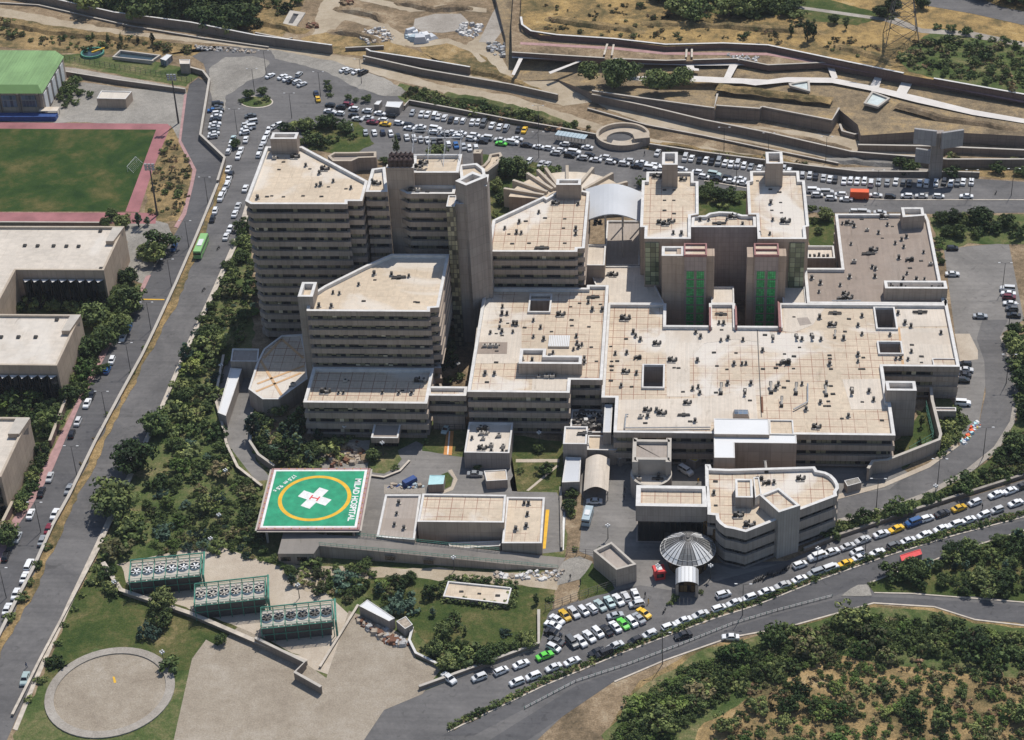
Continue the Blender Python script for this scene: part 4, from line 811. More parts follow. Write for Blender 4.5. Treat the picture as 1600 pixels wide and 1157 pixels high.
def green_tower(label, xl, xr, xs, yt=391, ztop=26.2):
    z = ztop; yb = P(xl, 399, z)[1]; X0, X1 = P(xl, 399, z)[0], P(xr, 399, z)[0]; yk = P(xl, 381.5, z)[1]
    root = empty('glazed_stair_tower', label, 'stair tower', ((X0+X1)/2, yb, .3))
    mb = MB(); mb.prism([(X0, yb), (X1, yb), (X1, yk), (X0, yk)], .3, z-.5); part('wall', root, mb, ['pinkgrey_wall'])
    mb = MB(); mb.ring([(X0-.15, yb-.15), (X1+.15, yb-.15), (X1+.15, yk+.15), (X0-.15, yk+.15)], .45, z-.6, z+.2); mb.box((X0+X1)/2, (yb+yk)/2, z-.5, X1-X0-.6, .35, .7, 0, 1)
    part('parapet', root, mb, ['red_trim', 'red_trim'])
    mb = MB(); mb.cap([(X0+.3, yb+.3), (X1-.3, yb+.3), (X1-.3, yk-.3), (X0+.3, yk-.3)], z-.42); part('roof', root, mb, ['roof_plain'])
    xb, xc = (X0, X0-3.2) if xs < 0 else (X0-1.2, X0)
    mb = MB(); mb.prism([(X0-2.2, yb+.5), (X0, yb+.5), (X0, yk-.2), (X0-2.2, yk-.2)], .3, z-1.0); mb.prism([(X1, yb+2.2), (X1+2.4, yb+2.2), (X1+2.4, yk), (X1, yk)], .3, z-1.6); part('side_shaft', root, mb, ['tan_wall'])
    wdt = (X1-X0); H0 = 20.6
    for c in range(2):
        cx = X0+wdt*(.27+.46*c)
        for r in range(7):
            zt = H0-r*3.0
            g = MB(); g.box(cx, yb-.06, zt-2.55, wdt*.34, .12, 2.55); wn = part('window', root, g, ['green_window'])
            f = MB()
            for dx in (-.5, .5): f.box(cx+dx*wdt*.36, yb-.1, zt-2.7, .16, .25, 2.85)
            f.box(cx, yb-.1, zt-2.75, wdt*.36, .25, .16); f.build('frame', ['grey_wall'], wn, tuple(root.location))
    return root
green_tower('left stair tower with green gridded windows', 1069.4, 1104, -1)
green_tower('right stair tower with green gridded windows', 1179.6, 1216.8, 1)
bld('inner_court_wall', 'set back shaft wall between the glazed towers', [(1034,385),(1069,385),(1069,400),(1034,400)], 25.5, wall='tan_wall', roof='roof_plain')
for lab, px in (('red trimmed parapet at the foot of the left glazed tower', [(1108,480),(1111,480),(1111,509),(1108,509)]), ('red trimmed parapet left of the right glazed tower', [(1148,478),(1151,478),(1152,508),(1149,508)]), ('red trimmed parapet right of the right glazed tower', [(1215,470),(1219,474),(1221,511),(1217,511)])):
    mb = MB(); mb.prism(PZ(px, 12.4), 10, 12.4); tag(mb.build('parapet_wall', ['red_trim']), lab, 'parapet')
# NE block
bld('northeast_block', 'brown felt roofed block at the northeast corner', [(1303.5,334.5),(1408,333),(1447,335),(1455,345),(1472,440),(1474,467.5),(1474,474),(1257,475),(1260,418.5),(1316,419.5)], 11.2, nf=3, roof='roof_brown', fh=3.5)
box_tower('stair_tower', 'white rimmed box at the far northeast roof corner', [(1409,324),(1441.6,324.7),(1445.5,337),(1409.3,339.6)], 14.8, 10.2)
box_tower('rooftop_plant_room', 'long white rimmed box full of dark pipes', [(1382,438.8),(1478,438.8),(1481,451.5),(1382,450.5)], 14.4, 10.2, cat='plant room')
mb = MB(); random.seed(5)
for i in range(26):
    p = P(1388+i*3.4, 445+random.uniform(-2, 2), 13); mb.box(p[0], p[1], 12.7, random.uniform(.5, 1.1), random.uniform(.5, 1), random.uniform(.4, 1.4), random.random(), i % 2)
tag(mb.build('pipe_cluster', ['black_metal', 'vent_grey']), 'tangle of dark pipes inside the long roof box', 'pipes', kind='stuff')
bld('annex_roof', 'small flat roof left of the brown felt roof', [(1261,384),(1303.5,384),(1304,403.5),(1260,403.5)], 9, roof='roof_membrane', pw=.5)
box_tower('stair_tower', 'tall blank stair tower at the southeast corner', [(1382.8,595.6),(1430.6,595.6),(1432,611),(1386,610)], 15.4, 0, wall='grey_wall', pz=1.4)
bld('east_wing', 'projecting east wing wall right of the stair tower', [(1458,574),(1498.8,572.4),(1497,560),(1457,560)], 11.0, wall='grey_wall', pz=.3, pw=.3)
# ------------------------------------------------------------ south annex
ZA = 12.2
bld('annex_block', 'southeast annex with a rounded end and banded front', [(1101.6,725.7),(1110,726),(1112,732),(1140,733),(1273.3,729),(1277,735),(1290,737.5),(1299,742),(1306,749),(1310.5,757),(1311,763),(1307,769),(1308,775),(1250.7,796.6),(1210.6,814),(1165.5,831.7),(1145.5,826.7),(1133,824.5),(1125,819),(1119,812),(1118,805.4),(1105.4,804.2),(1105.4,791.6),(1102.4,759.7)],
    ZA, nf=3, roof='roof_tile', sn=False, fh=4.0, wall='grey_wall', ratio=.66, ins=.7, glass='dark_glass')
bld('annex_block', 'long white rimmed west arm of the annex', [(993.8,759),(1103,759.3),(1106,791.6),(993.8,791.6)], ZA, z0=0, nf=1, fh=12, ratio=.42, roof='roof_tile', wall='grey_wall', ins=.5, glass='dark_glass', pw=1.2)
bld('annex_shaft', 'tall diamond stair shaft at the annex corner', [(1186.8,774),(1216.9,762),(1250.7,790),(1216.9,800.9)], 15.2, wall='shed_wall', roof='roof_tile', sn=False, cat='stair tower', pz=.6, pw=.7)
bld('rooftop_plant_room', 'square plant room on the annex roof', [(1149,748.5),(1176,748.5),(1176,777.5),(1149,777.5)], 14.8, z0=11.2, wall='grey_wall', roof='roof_tile', cat='plant room', pz=.5, pw=.6)
bld('rooftop_plant_room', 'white walled box joining the annex plant rooms', [(1177,746),(1186,746),(1190,772),(1180,778)], 14.0, z0=11.2, wall='cap_white', roof='roof_plain', cat='plant room', pz=.3, pw=.3, sn=False)
# curved glass lobby
c0 = P(1152, 868, 0); mb = MB()
mb.cyl(c0[0], c0[1]+8, .1, 7.6, 9.4, 9.4, 26, 0); tag(mb.build('glass_lobby', ['brown_glass']), 'curved brown glass lobby under the rounded annex corner', 'lobby')
# square turret and round apse
bld('turret', 'square stepped concrete turret beside the round apse', [(988.8,684.6),(996,684.6),(996,687),(1041,687),(1041,684.6),(1049,684.6),(1049,722),(1040,722),(1040,718.5),(997,718.5),(997,722),(988,722)], 10.5, roof='roof_deck', pw=1.0, pz=.9, wall='pale_concrete', cap='pale_concrete')
ac = P(1017.5, 741, 6); ar = (P(1050, 741, 6)[0]-ac[0])
pl = [(ac[0]+ar*math.cos(a), ac[1]+ar*math.sin(a)) for a in [2*math.pi*i/36 for i in range(36)]]
bld('apse', 'round concrete apse with equipment on its roof', None, 6.2, world=pl, sn=False, pw=.7, pz=.9, wall='grey_wall', cap='pale_concrete', roof='roof_membrane')
# dome canopy
dc = P(1074.8, 858, 5.0); dr = P(1118, 858, 5)[0]-dc[0]; o = empty('dome_canopy', 'round glass and steel dome canopy at the entrance', 'canopy', dc+(0,))
NS = 32
for half in range(2):
    mb = MB()
    for k in range(NS):
        if (((k*8)//NS) % 2) != half: continue
        for j in range(5):
            t0, t1 = j/5*.97+.03, (j+1)/5*.97+.03
            h = lambda t: 5.0+3.6*(1-t**1.8)
            a, b = 2*math.pi*k/NS+R(22), 2*math.pi*(k+.86)/NS+R(22)
            q = [(dc[0]+dr*t*math.cos(u), dc[1]+dr*t*math.sin(u), h(t)) for t, u in ((t0, a), (t1, a), (t1, b), (t0, b))]
            mb.face(q, 0); mb.face([(p[0], p[1], p[2]-.08) for p in q[::-1]], 0)
    part('roof_panel', o, mb, ['smoky_glass' if half else 'white_sheet'])
mb = MB()
for k in range(NS):
    a = 2*math.pi*(k-.07)/NS+R(22)
    for j in range(6):
        t0, t1 = j/6+.02, (j+1)/6
        mb.bar((dc[0]+dr*t0*math.cos(a), dc[1]+dr*t0*math.sin(a), 5.0+3.6*(1-t0**1.8)+.05), (dc[0]+dr*t1*math.cos(a), dc[1]+dr*t1*math.sin(a), 5.0+3.6*(1-t1**1.8)+.05), .09)
part('rib', o, mb, ['dark_metal'])
mb = MB()
for t in (.85, 1.0):
    for k in range(48):
        a, b = 2*math.pi*k/48, 2*math.pi*(k+1)/48; hh = 5.0+3.6*(1-t**1.8)
        mb.bar((dc[0]+dr*t*math.cos(a), dc[1]+dr*t*math.sin(a), hh), (dc[0]+dr*t*math.cos(b), dc[1]+dr*t*math.sin(b), hh), .12 if t == 1 else .07)
part('rim', o, mb, ['steel']); mb = MB(); mb.cyl(dc[0], dc[1], 8.3, 9.0, .6, .35, 12); part('finial', o, mb, ['dark_metal'])
mb = MB(); mb.cyl(dc[0], dc[1], .05, 4.7, dr*.72, dr*.72, 30); part('drum', o, mb, ['brown_glass'])
bc = P(1073.5, 902, 4.6); o = empty('barrel_canopy', 'striped barrel vault porch in front of the glass dome', 'canopy', bc+(0,)); bw = (P(1091.6, 902, 4.6)[0]-P(1055.7, 902, 4.6)[0])/2; y1 = P(1073, 886, 5)[1]; y0 = P(1073, 914, 4.2)[1]
for k in range(9):
    a, b = math.pi*(1-k/9), math.pi*(1-(k+.93)/9); mb = MB()
    q = [(bc[0]+bw*math.cos(a), y0, 4+1.3*math.sin(a)), (bc[0]+bw*math.cos(b), y0, 4+1.3*math.sin(b)), (bc[0]+bw*math.cos(b), y1, 4+1.3*math.sin(b)), (bc[0]+bw*math.cos(a), y1, 4+1.3*math.sin(a))]
    mb.face(q); mb.face([(p[0], p[1], p[2]-.1) for p in q[::-1]])
    part('roof_panel', o, mb, ['white_sheet' if k in (3, 4, 5) else 'steel' if k % 2 else 'grey_sheet'])
mb = MB()
for sx in (-1, 1):
    for y in (y0+.4, (y0+y1)/2): mb.box(bc[0]+sx*(bw-.4), y, 0, .7, .7, 4)
split_part('column', o, mb, ['concrete_wall'])
mb = MB(); mb.prism([(bc[0]-bw+.8, y0+2), (bc[0]+bw-.8, y0+2), (bc[0]+bw-.8, y1), (bc[0]-bw+.8, y1)], 0, 3.6); part('vestibule', o, mb, ['brown_glass'])
# white roofed sheds
bld('roof_shed', 'large bright white sheet roof over the south hall', [(1115.6,679),(1244,679),(1245,692.5),(1148.4,692.5),(1147.5,715.5),(1115.6,715.5)], 12.6, z0=0, wall='tan_wall', roof='white_sheet', cat='shed', pw=.25, pz=.12)
bld('roof_shed', 'smaller white sheet roof stepped behind the large one', [(1115.6,653),(1201.6,656),(1201.6,679),(1115.6,679)], 13.6, z0=0, wall='tan_wall', roof='white_sheet', cat='shed', pw=.25, pz=.12)
bld('roof_shed', 'beige flat roof right of the white sheds', [(1202,656),(1240,656),(1240,679),(1202,679)], 12.8, z0=0, wall='pale_concrete', roof='roof_plain', cat='shed', pw=.4, pz=.4)
o = empty('roof_lantern', 'dark tilted skylight above the white sheds', 'skylight', P(1155, 650, 11)+(11,)); mb = MB(); p = P(1158, 648, 11); mb.box(p[0], p[1], 10.4, 4.6, 2.6, 1.5, 0, 0, 1, .8); part('glass_top', o, mb, ['pale_concrete', 'blue_glass'])
# service buildings on the south side
bld('service_building', 'service building with rows of rooftop fans', [(732.6,660),(801.5,660),(796.5,707.7),(725,707.7)], 5.4, wall='grey_wall', roof='roof_membrane', pw=.5, pz=.6)
bld('service_building', 'pale cube building beside the cooling court', [(881,666.4),(918.5,666.4),(916.8,694),(880.5,694)], 8, wall='grey_wall', roof='roof_membrane', pw=.5, pz=.5)
bld('service_building', 'low flat roof curving toward the turret', [(918,680),(988,681),(988,690),(970,697),(962,704),(917,703)], 5, wall='concrete_wall', roof='roof_plain', pw=.5, pz=.4, sn=False)
bld('service_building', 'sunken equipment court roof by the central block', [(892,640),(944,640),(946,676),(915,676),(915,668),(892,668)], 5, wall='grey_wall', roof='roof_brown', pw=.5, pz=.4)
bld('service_building', 'white roofed store left of the vaulted shelter', [(884,714),(908,715),(905.5,753),(878,754)], 4.2, wall='grey_wall', roof='grey_sheet', pw=.3, pz=.2, sn=False)
bld('service_building', 'white canopy strip beside the court', [(944,632),(957,632),(955,676),(943,676)], 9, wall='grey_wall', roof='grey_sheet', pw=.3, pz=.2)
o = empty('vaulted_shelter', 'cream vaulted parking shelter in the forecourt', 'shelter', P(932, 742, 3.4)+(0,)); a, b = P(911.8, 767, 3.4), P(950.6, 765, 3.4); c = P(916.8, 716.5, 3.4)
mb = MB(); wd = b[0]-a[0]
for k in range(12):
    t, u = k/12, (k+1)/12; h = lambda s: 3.2+1.6*math.sin(math.pi*s)
    q = [(a[0]+wd*t, a[1], h(t)), (a[0]+wd*u, a[1], h(u)), (a[0]+wd*u, c[1], h(u)), (a[0]+wd*t, c[1], h(t))]
    mb.face(q); mb.face([(p[0], p[1], p[2]-.1) for p in q[::-1]])
part('vault_roof', o, mb, ['roof_membrane']); mb = MB()
for k in range(5):
    for x in (a[0]+.2, b[0]-.2): y = a[1]+.3+(c[1]-a[1]-.6)*k/4; mb.bar((x, y, 0), (x, y, 3.3), .12)
split_part('post', o, mb, ['dark_metal'])
bld('guard_building', 'diamond shaped guard building with tall parapet', [(926.8,860.6),(955.6,846.8),(994.5,882),(963,890.7)], 5.6, wall='concrete_wall', roof='roof_deck', sn=False, pw=.6, pz=1.1, cap='pale_concrete')
bld('guard_booth', 'turquoise roofed booth in the turning circle', [(670.7,742.7),(695,742.7),(693,756.5),(669.5,757.7)], 2.8, wall='grey_wall', roof='turquoise', cat='booth', pw=.2, pz=.12, cap='turquoise')
bld('guard_booth', 'small two part booth beside the warehouse', [(756,736),(791,734),(793,750),(760,752)], 2.9, wall='grey_wall', roof='roof_plain', cat='booth', pw=.25, pz=.2)
bld('guard_booth', 'low brick hut at the foot of the southeast wall', [(1319,751),(1341,746),(1346,754),(1324,760)], 2.6, wall='concrete_wall', roof='gravel', cat='hut', pw=.2, pz=.1, sn=False)
bld('guard_booth', 'yellow roofed shed near the police car', [(1076,708),(1096,715),(1087,722),(1072,716)], 2.6, wall='grey_wall', roof='yellow_sheet', cat='shed', pw=.15, pz=.1, sn=False)
bld('guard_booth', 'shaded low hut by the southeast garden', [(1460,636),(1494,637),(1494,642),(1461,643)], 3, wall='grey_wall', roof='roof_deck', cat='hut', pw=.3, pz=.3)
bld('service_building', 'white lean-to with blue drum beside the turret', [(962,712),(985,702),(988,709),(968,718)], 2.6, wall='grey_wall', roof='white_sheet', cat='shed', pw=.15, pz=.1, sn=False)
bld('red_roof_hut', 'hut with a bright red roof among the park trees', [(1406,868),(1438,858),(1441,866),(1409,877)], 3, wall='grey_wall', roof='red_paint', cat='hut', pw=.2, pz=.1, cap='red_paint', sn=False)
# red kiosk
o = empty('kiosk', 'small red and white kiosk on the forecourt', 'kiosk', P(1030, 902, 0)+(0,)); p = P(1030, 897, 1); mb = MB(); mb.box(p[0], p[1], 0, 2.6, 2.6, 2.3, .25); part('body', o, mb, ['red_paint'])
mb = MB(); mb.box(p[0], p[1], 2.3, 3.2, 3.2, .55, .25, 0, 0, .9); part('roof', o, mb, ['red_paint']); mb = MB(); mb.box(p[0], p[1], 2.855, 1.4, 1.4, .08, .25); part('sign_panel', o, mb, ['white_sheet'])
mb = MB(); mb.box(p[0]+.3, p[1]-1.35, .9, 1.8, .1, 1.1, .25); part('window', o, mb, ['dark_glass'])
# low warehouse
bld('warehouse', 'grey brown roofed left bay of the warehouse', [(601.8,772.8),(658,772.8),(648,844),(588,839)], 4.4, wall='concrete_wall', roof='roof_deck', pw=.6, pz=.5, sn=False)
bld('warehouse', 'long tiled middle bay of the warehouse', [(660,771.5),(791,773.5),(787.7,816.7),(652,815.5)], 6.6, wall='tan_wall', roof='roof_tile', pw=.6, pz=.5, sn=False)
bld('warehouse', 'tiled right bay of the warehouse with five vents', [(791.5,776.6),(851.6,777.4),(846.6,849),(784,849)], 4.4, wall='concrete_wall', roof='roof_tile', pw=.6, pz=.5, sn=False)
bld('low_platform', 'pale low platform at the foot of the warehouse', [(700,848),(782,845),(782,853),(704,858)], 1.6, wall='pale_concrete', roof='roof_membrane', pw=.3, pz=.3, cat='platform', sn=False)
bld('garden_store', 'low pale roofed store ringed by a hedge', [(700,908),(800,918),(793,944),(692,932)], 1.4, wall='concrete_wall', roof='roof_plain', pw=.4, pz=.4, cat='store', sn=False)
bld('garden_store', 'white roofed shed in the builders yard', [(561,947),(574,937),(617,966),(608,971)], 3.2, wall='grey_wall', roof='white_sheet', pw=.2, pz=.12, cat='shed', sn=False)
bld('garden_store', 'small stone hut at the end of the white shed', [(619,971),(634,963),(645,976),(633,983)], 2.6, wall='grey_wall', roof='rubble', pw=.2, pz=.12, cat='hut', sn=False)
# ramp building
rp = [((434,865.5),3.6),((490,865.5),3.6),((499,853),3.9),((780,880.5),2.2),((872,889),.15),((884,872),.15),((780,861.7),2.2),((558,838),4.2),((500,835.4),4.2),((481.5,828),4.2),((444,827.5),4.2)]
q = [P(a[0], a[1], z)+(z,) for a, z in rp]; o = empty('ramp_building', 'long grey ramp building rising to the helipad', 'ramp', (q[0][0], q[0][1], 0)); mb = MB(); w_ = MB()
for i in range(len(q)):
    a, b = q[i], q[(i+1) % len(q)]; w_.face([(a[0], a[1], -.2), (b[0], b[1], -.2), b, a] if area([v[:2] for v in q]) > 0 else [(b[0], b[1], -.2), (a[0], a[1], -.2), a, b])
for t in tessellate_polygon([[Vector((p[0], p[1], 0)) for p in q]]):
    a = [Vector(q[k]) for k in t]
    if (a[1]-a[0]).cross(a[2]-a[0]).z < 0: a = a[::-1]
    mb.face(a)
part('deck', o, mb, ['roof_ramp']); part('wall', o, w_, ['concrete_wall'])
for a, z, a2, z2, nm in (((499,853),3.9,(872,889),.2,'south'), ((558,838),4.2,(780,861.7),2.2,'north')):
    mb = MB(); A, B_ = Vector(P(*a, z)+(z,)), Vector(P(*a2, z2)+(z2,)); n = 40
    for k in range(n+1):
        p = A.lerp(B_, k/n); mb.bar(p, p+Vector((0, 0, 1.1)), .05)
    for h in (.55, 1.1): mb.bar(A+Vector((0, 0, h)), B_+Vector((0, 0, h)), .05)
    part('railing', o, mb, ['green_steel'])
for px in ((610,866),(670,873),(446,872),(472,872)):
    p = P(px[0], px[1]+2, 2); mb = MB(); mb.box(p[0], P(px[0], 853+(px[0]-499)*.098 if px[0] > 499 else 865.5, 3.6)[1]-.05, 1.2, 2.6, .14, 1.3, -.07 if px[0] > 499 else 0); part('window', o, mb, ['dark_glass'])
# ------------------------------------------------------------ helipad
ZH = 6.0
hc = [P(*c, ZH) for c in ((399,827.5),(560,827.5),(580,731),(427,732.5))]
ox = Vector(hc[1])-Vector(hc[0]); oy = Vector(hc[3])-Vector(hc[0]); cx, cy = centroid(hc)
rot = math.atan2(ox.y, ox.x); L = (ox.length+(Vector(hc[2])-Vector(hc[3])).length)/4; Wd = (oy.length+(Vector(hc[2])-Vector(hc[1])).length)/4
hp = empty('helipad', 'raised green helipad with yellow ring and white cross', 'helipad', (cx, cy, ZH))
hp.rotation_euler = (0, 0, rot)
def hpart(name, mb, mats): return mb.build(name, mats, hp)
mb = MB(); mb.box(0, 0, -.7, 2*L, 2*Wd, .68); hpart('slab', mb, ['pink_paving'])
mb = MB(); mb.box(0, 0, -.018, 2*L-1.5, 2*Wd-1.5, .022); hpart('white_border', mb, ['white_paint'])
mb = MB(); mb.box(0, 0, .006, 2*L-2.8, 2*Wd-2.8, .012); hpart('green_deck', mb, ['pad_green'])
mb = MB(); n = 64
for i in range(n):
    a, b = 2*math.pi*i/n, 2*math.pi*(i+1)/n
    mb.face([(r*math.cos(t), r*math.sin(t), .03) for r, t in ((8.75, a), (9.8, a), (9.8, b), (8.75, b))])
hpart('yellow_ring', mb, ['yellow_paint'])
mb = MB(); th = R(-27)
def rect(x0, y0, x1, y1, z, a): 
    c, s_ = math.cos(a), math.sin(a); return [(x*c-y*s_, x*s_+y*c, z) for x, y in ((x0, y0), (x1, y0), (x1, y1), (x0, y1))]
mb.face(rect(-4.45, -1.45, 4.45, 1.45, .035, th)); mb.face(rect(-1.45, 1.45, 1.45, 4.45, .035, th)); mb.face(rect(-1.45, -4.45, 1.45, -1.45, .035, th)); hpart('white_cross', mb, ['white_paint'])
mb = MB()
for r_ in (rect(-1.25, -1.0, -.85, 1.0, .045, th+R(8)), rect(.85, -1.0, 1.25, 1.0, .045, th+R(8)), rect(-.85, -.2, .85, .2, .045, th+R(8))): mb.face(r_)
hpart('letter_h', mb, ['red_paint'])
def text(name, s, size, parent, loc, rot, mat, sx=1):
    cu = bpy.data.curves.new(name, 'FONT'); cu.body = s; cu.size = size; cu.align_x = 'CENTER'; cu.align_y = 'CENTER'; cu.offset = .035*size; cu.extrude = 0
    t = bpy.data.objects.new(name, cu); C.objects.link(t); dg = bpy.context.evaluated_depsgraph_get()
    me = bpy.data.meshes.new_from_object(t.evaluated_get(dg)); bpy.data.objects.remove(t)
    me.materials.clear(); me.materials.append(M[mat]); o = bpy.data.objects.new(name, me); C.objects.link(o)
    o.parent = parent; o.location = loc; o.rotation_euler = rot; o.scale = (sx, 1, 1); return o
text('lettering', 'MILAD HOSPITAL', 2.3, hp, (L-2.75, -.6, .05), (0, 0, -math.pi/2), 'white_paint', 1.02)
text('lettering', '17.5 m  9.5 t', 1.65, hp, (-8.9, 6.5, .05), (0, 0, R(236)), 'white_paint')
mb = MB()
for i in range(13):
    for s_ in (-1, 1):
        t = -1+2*i/12; mb.cyl(t*(L-.4), s_*(Wd-.4), 0, .25, .12, .12, 6); mb.cyl(s_*(L-.4), t*(Wd-.4), 0, .25, .12, .12, 6)
split_part('edge_light', hp, mb, ['yellow_paint'], 7, (0, 0, 0))
mb = MB()
for s_ in (-1, 1):
    mb.box(s_*(L+.3), 0, -.5, .5, 2*Wd, .06); mb.box(0, s_*(Wd+.3), -.5, 2*L, .5, .06)
hpart('safety_net', mb, ['pale_concrete'])
mb = MB()
for x in (-.85, -.3, .3, .85):
    for y in (-.85, 0, .85): mb.cyl(x*L, y*Wd, -6, -.7, .35, .35, 8)
split_part('column', hp, mb, ['pale_concrete'], 9, (0, 0, 0))
# ------------------------------------------------------------ cooling towers
def cooling(label, dk, fans, zt=5.0, fan_mat='white_sheet'):
    q = [Vector(P(*p, zt)) for p in dk]      # front-left, front-right, back-right, back-left
    o = empty('cooling_tower', label, 'cooling tower', (q[0].x, q[0].y, 0)); org = tuple(o.location)
    ux = ((q[1]-q[0])+(q[2]-q[3])).normalized(); uy = Vector((-ux.y, ux.x)); Lx = ((q[1]-q[0]).length+(q[2]-q[3]).length)/2
    Ly = ((q[3]-q[0]).length+(q[2]-q[1]).length)/2*.98
    def W(u, v): p = q[0]+ux*u+uy*v; return (p.x, p.y)
    a = math.atan2(ux.y, ux.x)
    for k in range(3):
        mb = MB(); u0 = Lx*k/3+.15; u1 = Lx*(k+1)/3-.15
        mb.prism([W(u0, .3), W(u1, .3), W(u1, Ly-.3), W(u0, Ly-.3)], zt-2.2, zt-.3, 0, 1, True); part('casing', o, mb, ['dark_metal', 'pale_concrete'])
        mb = MB()
        for j in range(4):
            for v in (.8, Ly-.8):
                c = W(u0+(u1-u0)*(j+.5)/4, v); mb.box(c[0], c[1], zt-.3, (u1-u0)/4*.72, .9, .3, a)
        split_part('hatch', o, mb, ['pale_concrete'])
    for k in range(6):
        c = W(Lx*(k+.5)/6, Ly*.52); r = min(Lx/6*.44, Ly*.3)
        mb = MB(); mb.cyl(c[0], c[1], zt-.3, zt+.25, r+.15, r, 20, 0, False); mb.cyl(c[0], c[1], zt-.29, zt-.25, r, r, 20, 1); f = part('fan', o, mb, ['galvanised', 'black_metal'])
        mb = MB(); n = 6
        for b in range(n):
            t = 2*math.pi*b/n+k*.4; d = Vector((math.cos(t), math.sin(t))); e = Vector((-d.y, d.x)); cc = Vector(c)
            pts = [cc+d*.3-e*.12, cc+d*r*.93-e*.26, cc+d*r*.93+e*.26, cc+d*.3+e*.12]
            mb.face([(p.x, p.y, zt+(.0 if i in (0, 1) else .1)) for i, p in enumerate(pts)])
        mb.cyl(c[0], c[1], zt-.1, zt+.2, .3, .3, 8); mb.build('blade', [fan_mat], f, org)
    mb = MB()
    for k in range(7):
        for v in (0, Ly*.5, Ly):
            c = W(Lx*k/6, v); mb.bar(c+(0,), c+(zt+(1 if v != Ly*.5 else -.4),), .13)
        mb.bar(W(Lx*k/6, 0)+(zt-.2,), W(Lx*k/6, Ly)+(zt-.2,), .12)
    split_part('leg', o, mb, ['green_steel'])
    mb = MB()
    for h in (zt-2.3, zt-.2, zt+.45, zt+1):
        for v in (0, Ly): mb.bar(W(0, v)+(h,), W(Lx, v)+(h,), .1 if h < zt else .06)
        for u in (0, Lx): mb.bar(W(u, 0)+(h,), W(u, Ly)+(h,), .1 if h < zt else .06)
    part('railing', o, mb, ['green_steel'])
    mb = MB(); mb.bar(W(Lx+.7, -.5)+(zt+.3,), W(Lx+.7, Ly+1.2)+(zt+.3,), .28, n=8); mb.bar(W(Lx+.7, -.5)+(zt+.3,), W(Lx+.7, -.5)+(0,), .28, n=8)
    for v in (Ly+.9,): mb.bar(W(0, v)+(zt+.2,), W(Lx+.7, v)+(zt+.3,), .2, n=6)
    part('pipe', o, mb, ['green_steel'])
    mb = MB(); mb.prism([W(.6, .6), W(Lx-.6, .6), W(Lx-.6, Ly-.6), W(.6, Ly-.6)], .05, zt-2.3); part('base_tank', o, mb, ['dark_metal'])
K = lambda *p: [(180+a/4.444, 840+b/4.444) for a, b in p]
cooling('cooling tower with white bladed fans, nearest the road', K((96,312),(590,262),(596,128),(104,172)), 6, fan_mat='white_sheet')
cooling('cooling tower with cream fans, in the middle of the three', K((550,475),(1045,428),(1050,288),(562,345)), 6, fan_mat='pale_concrete')
cooling('cooling tower with dark purple fans, nearest the white shed', K((1013,632),(1520,588),(1515,455),(1030,512)), 6, fan_mat='vent_grey')
# ------------------------------------------------------------ school halls and sports hall
def hall(label, px, z, fins):
    root = bld('school_hall', label, px, z, wall='tan_wall', roof='roof_school', cap='beige_paving', pw=.7, pz=.8)
    return root
def fins(root, a, b, z, n, h0, w_=1.9):
    A, B_ = Vector(P(*a, z)), Vector(P(*b, z)); y = (A.y+B_.y)/2
    for k in range(n):
        x = A.x+(B_.x-A.x)*(k+.5)/n; hw = abs(B_.x-A.x)/n*.46
        mb = MB(); mb.face([(x-hw, y-.1, .2), (x, y-w_, .2), (x, y-w_, h0), (x-hw, y-.1, h0)]); mb.face([(x, y-w_, .2), (x+hw, y-.1, .2), (x+hw, y-.1, h0), (x, y-w_, h0)])
        mb.face([(x-hw, y-.1, h0), (x, y-w_, h0), (x+hw, y-.1, h0)], 1); part('bay_window', root, mb, ['dark_glass', 'cap_white'])
h1 = hall('large L shaped school hall with serrated glazing', [(-40,352),(194,355),(161.7,422.8),(28.8,421.6),(-10,478),(-60,478)], 13.2, 0)
fins(h1, (32, 424), (160, 424), 13.2, 9, 10.2)
h2 = hall('middle school hall with pale flat roof', [(-60,490.5),(126.6,491.8),(89,570.7),(-60,570.7)], 12.6, 0); fins(h2, (-50, 572), (87, 572), 12.6, 9, 9.4)
h3 = hall('lowest school hall cut by the left edge', [(-60,651),(47.6,652.7),(0,745),(-50,745)], 12.6, 0); fins(h3, (-50, 746), (-2, 746), 12.6, 4, 9.4)
for rt, lab, px, z, z0 in ((h1, '', [(176,355.5),(193,355.5),(177,377),(165,377)], 14.0, 12.4), (h2, '', [(110,492.5),(126,492.5),(109,517),(96,517)], 13.4, 11.8), (h3, '', [(25,653),(47,653),(30,678),(12,678)], 13.4, 11.8)):
    mb = MB(); mb.prism(PZ(px, z), z0, z, 0, 1); part('roof_box', rt, mb, ['tan_wall', 'pale_concrete'])
sv = []
for px, z, nm in (([(39,385),(59,385.5),(84,385.5),(104,386),(123,386.2),(157,362.5),(158,421)], 12.6, h1), ([(2,528),(29,528),(56,528),(89,501)], 12, h2)):
    for a, b in px:
        p = P(a, b, z-.2); mb = MB(); mb.box(p[0], p[1], z-.25, 1.1, 1.1, .6, 0, 0, 1); sv.append((mb.build('roof_hatch', ['vent_grey', 'black_metal'], None, (p[0], p[1], z-.25)), p[0], p[1], 'small'))
rank(sv, 'dark roof hatch', 'on the school halls', 'roof hatch', 'dark hatches on the school halls', 7)
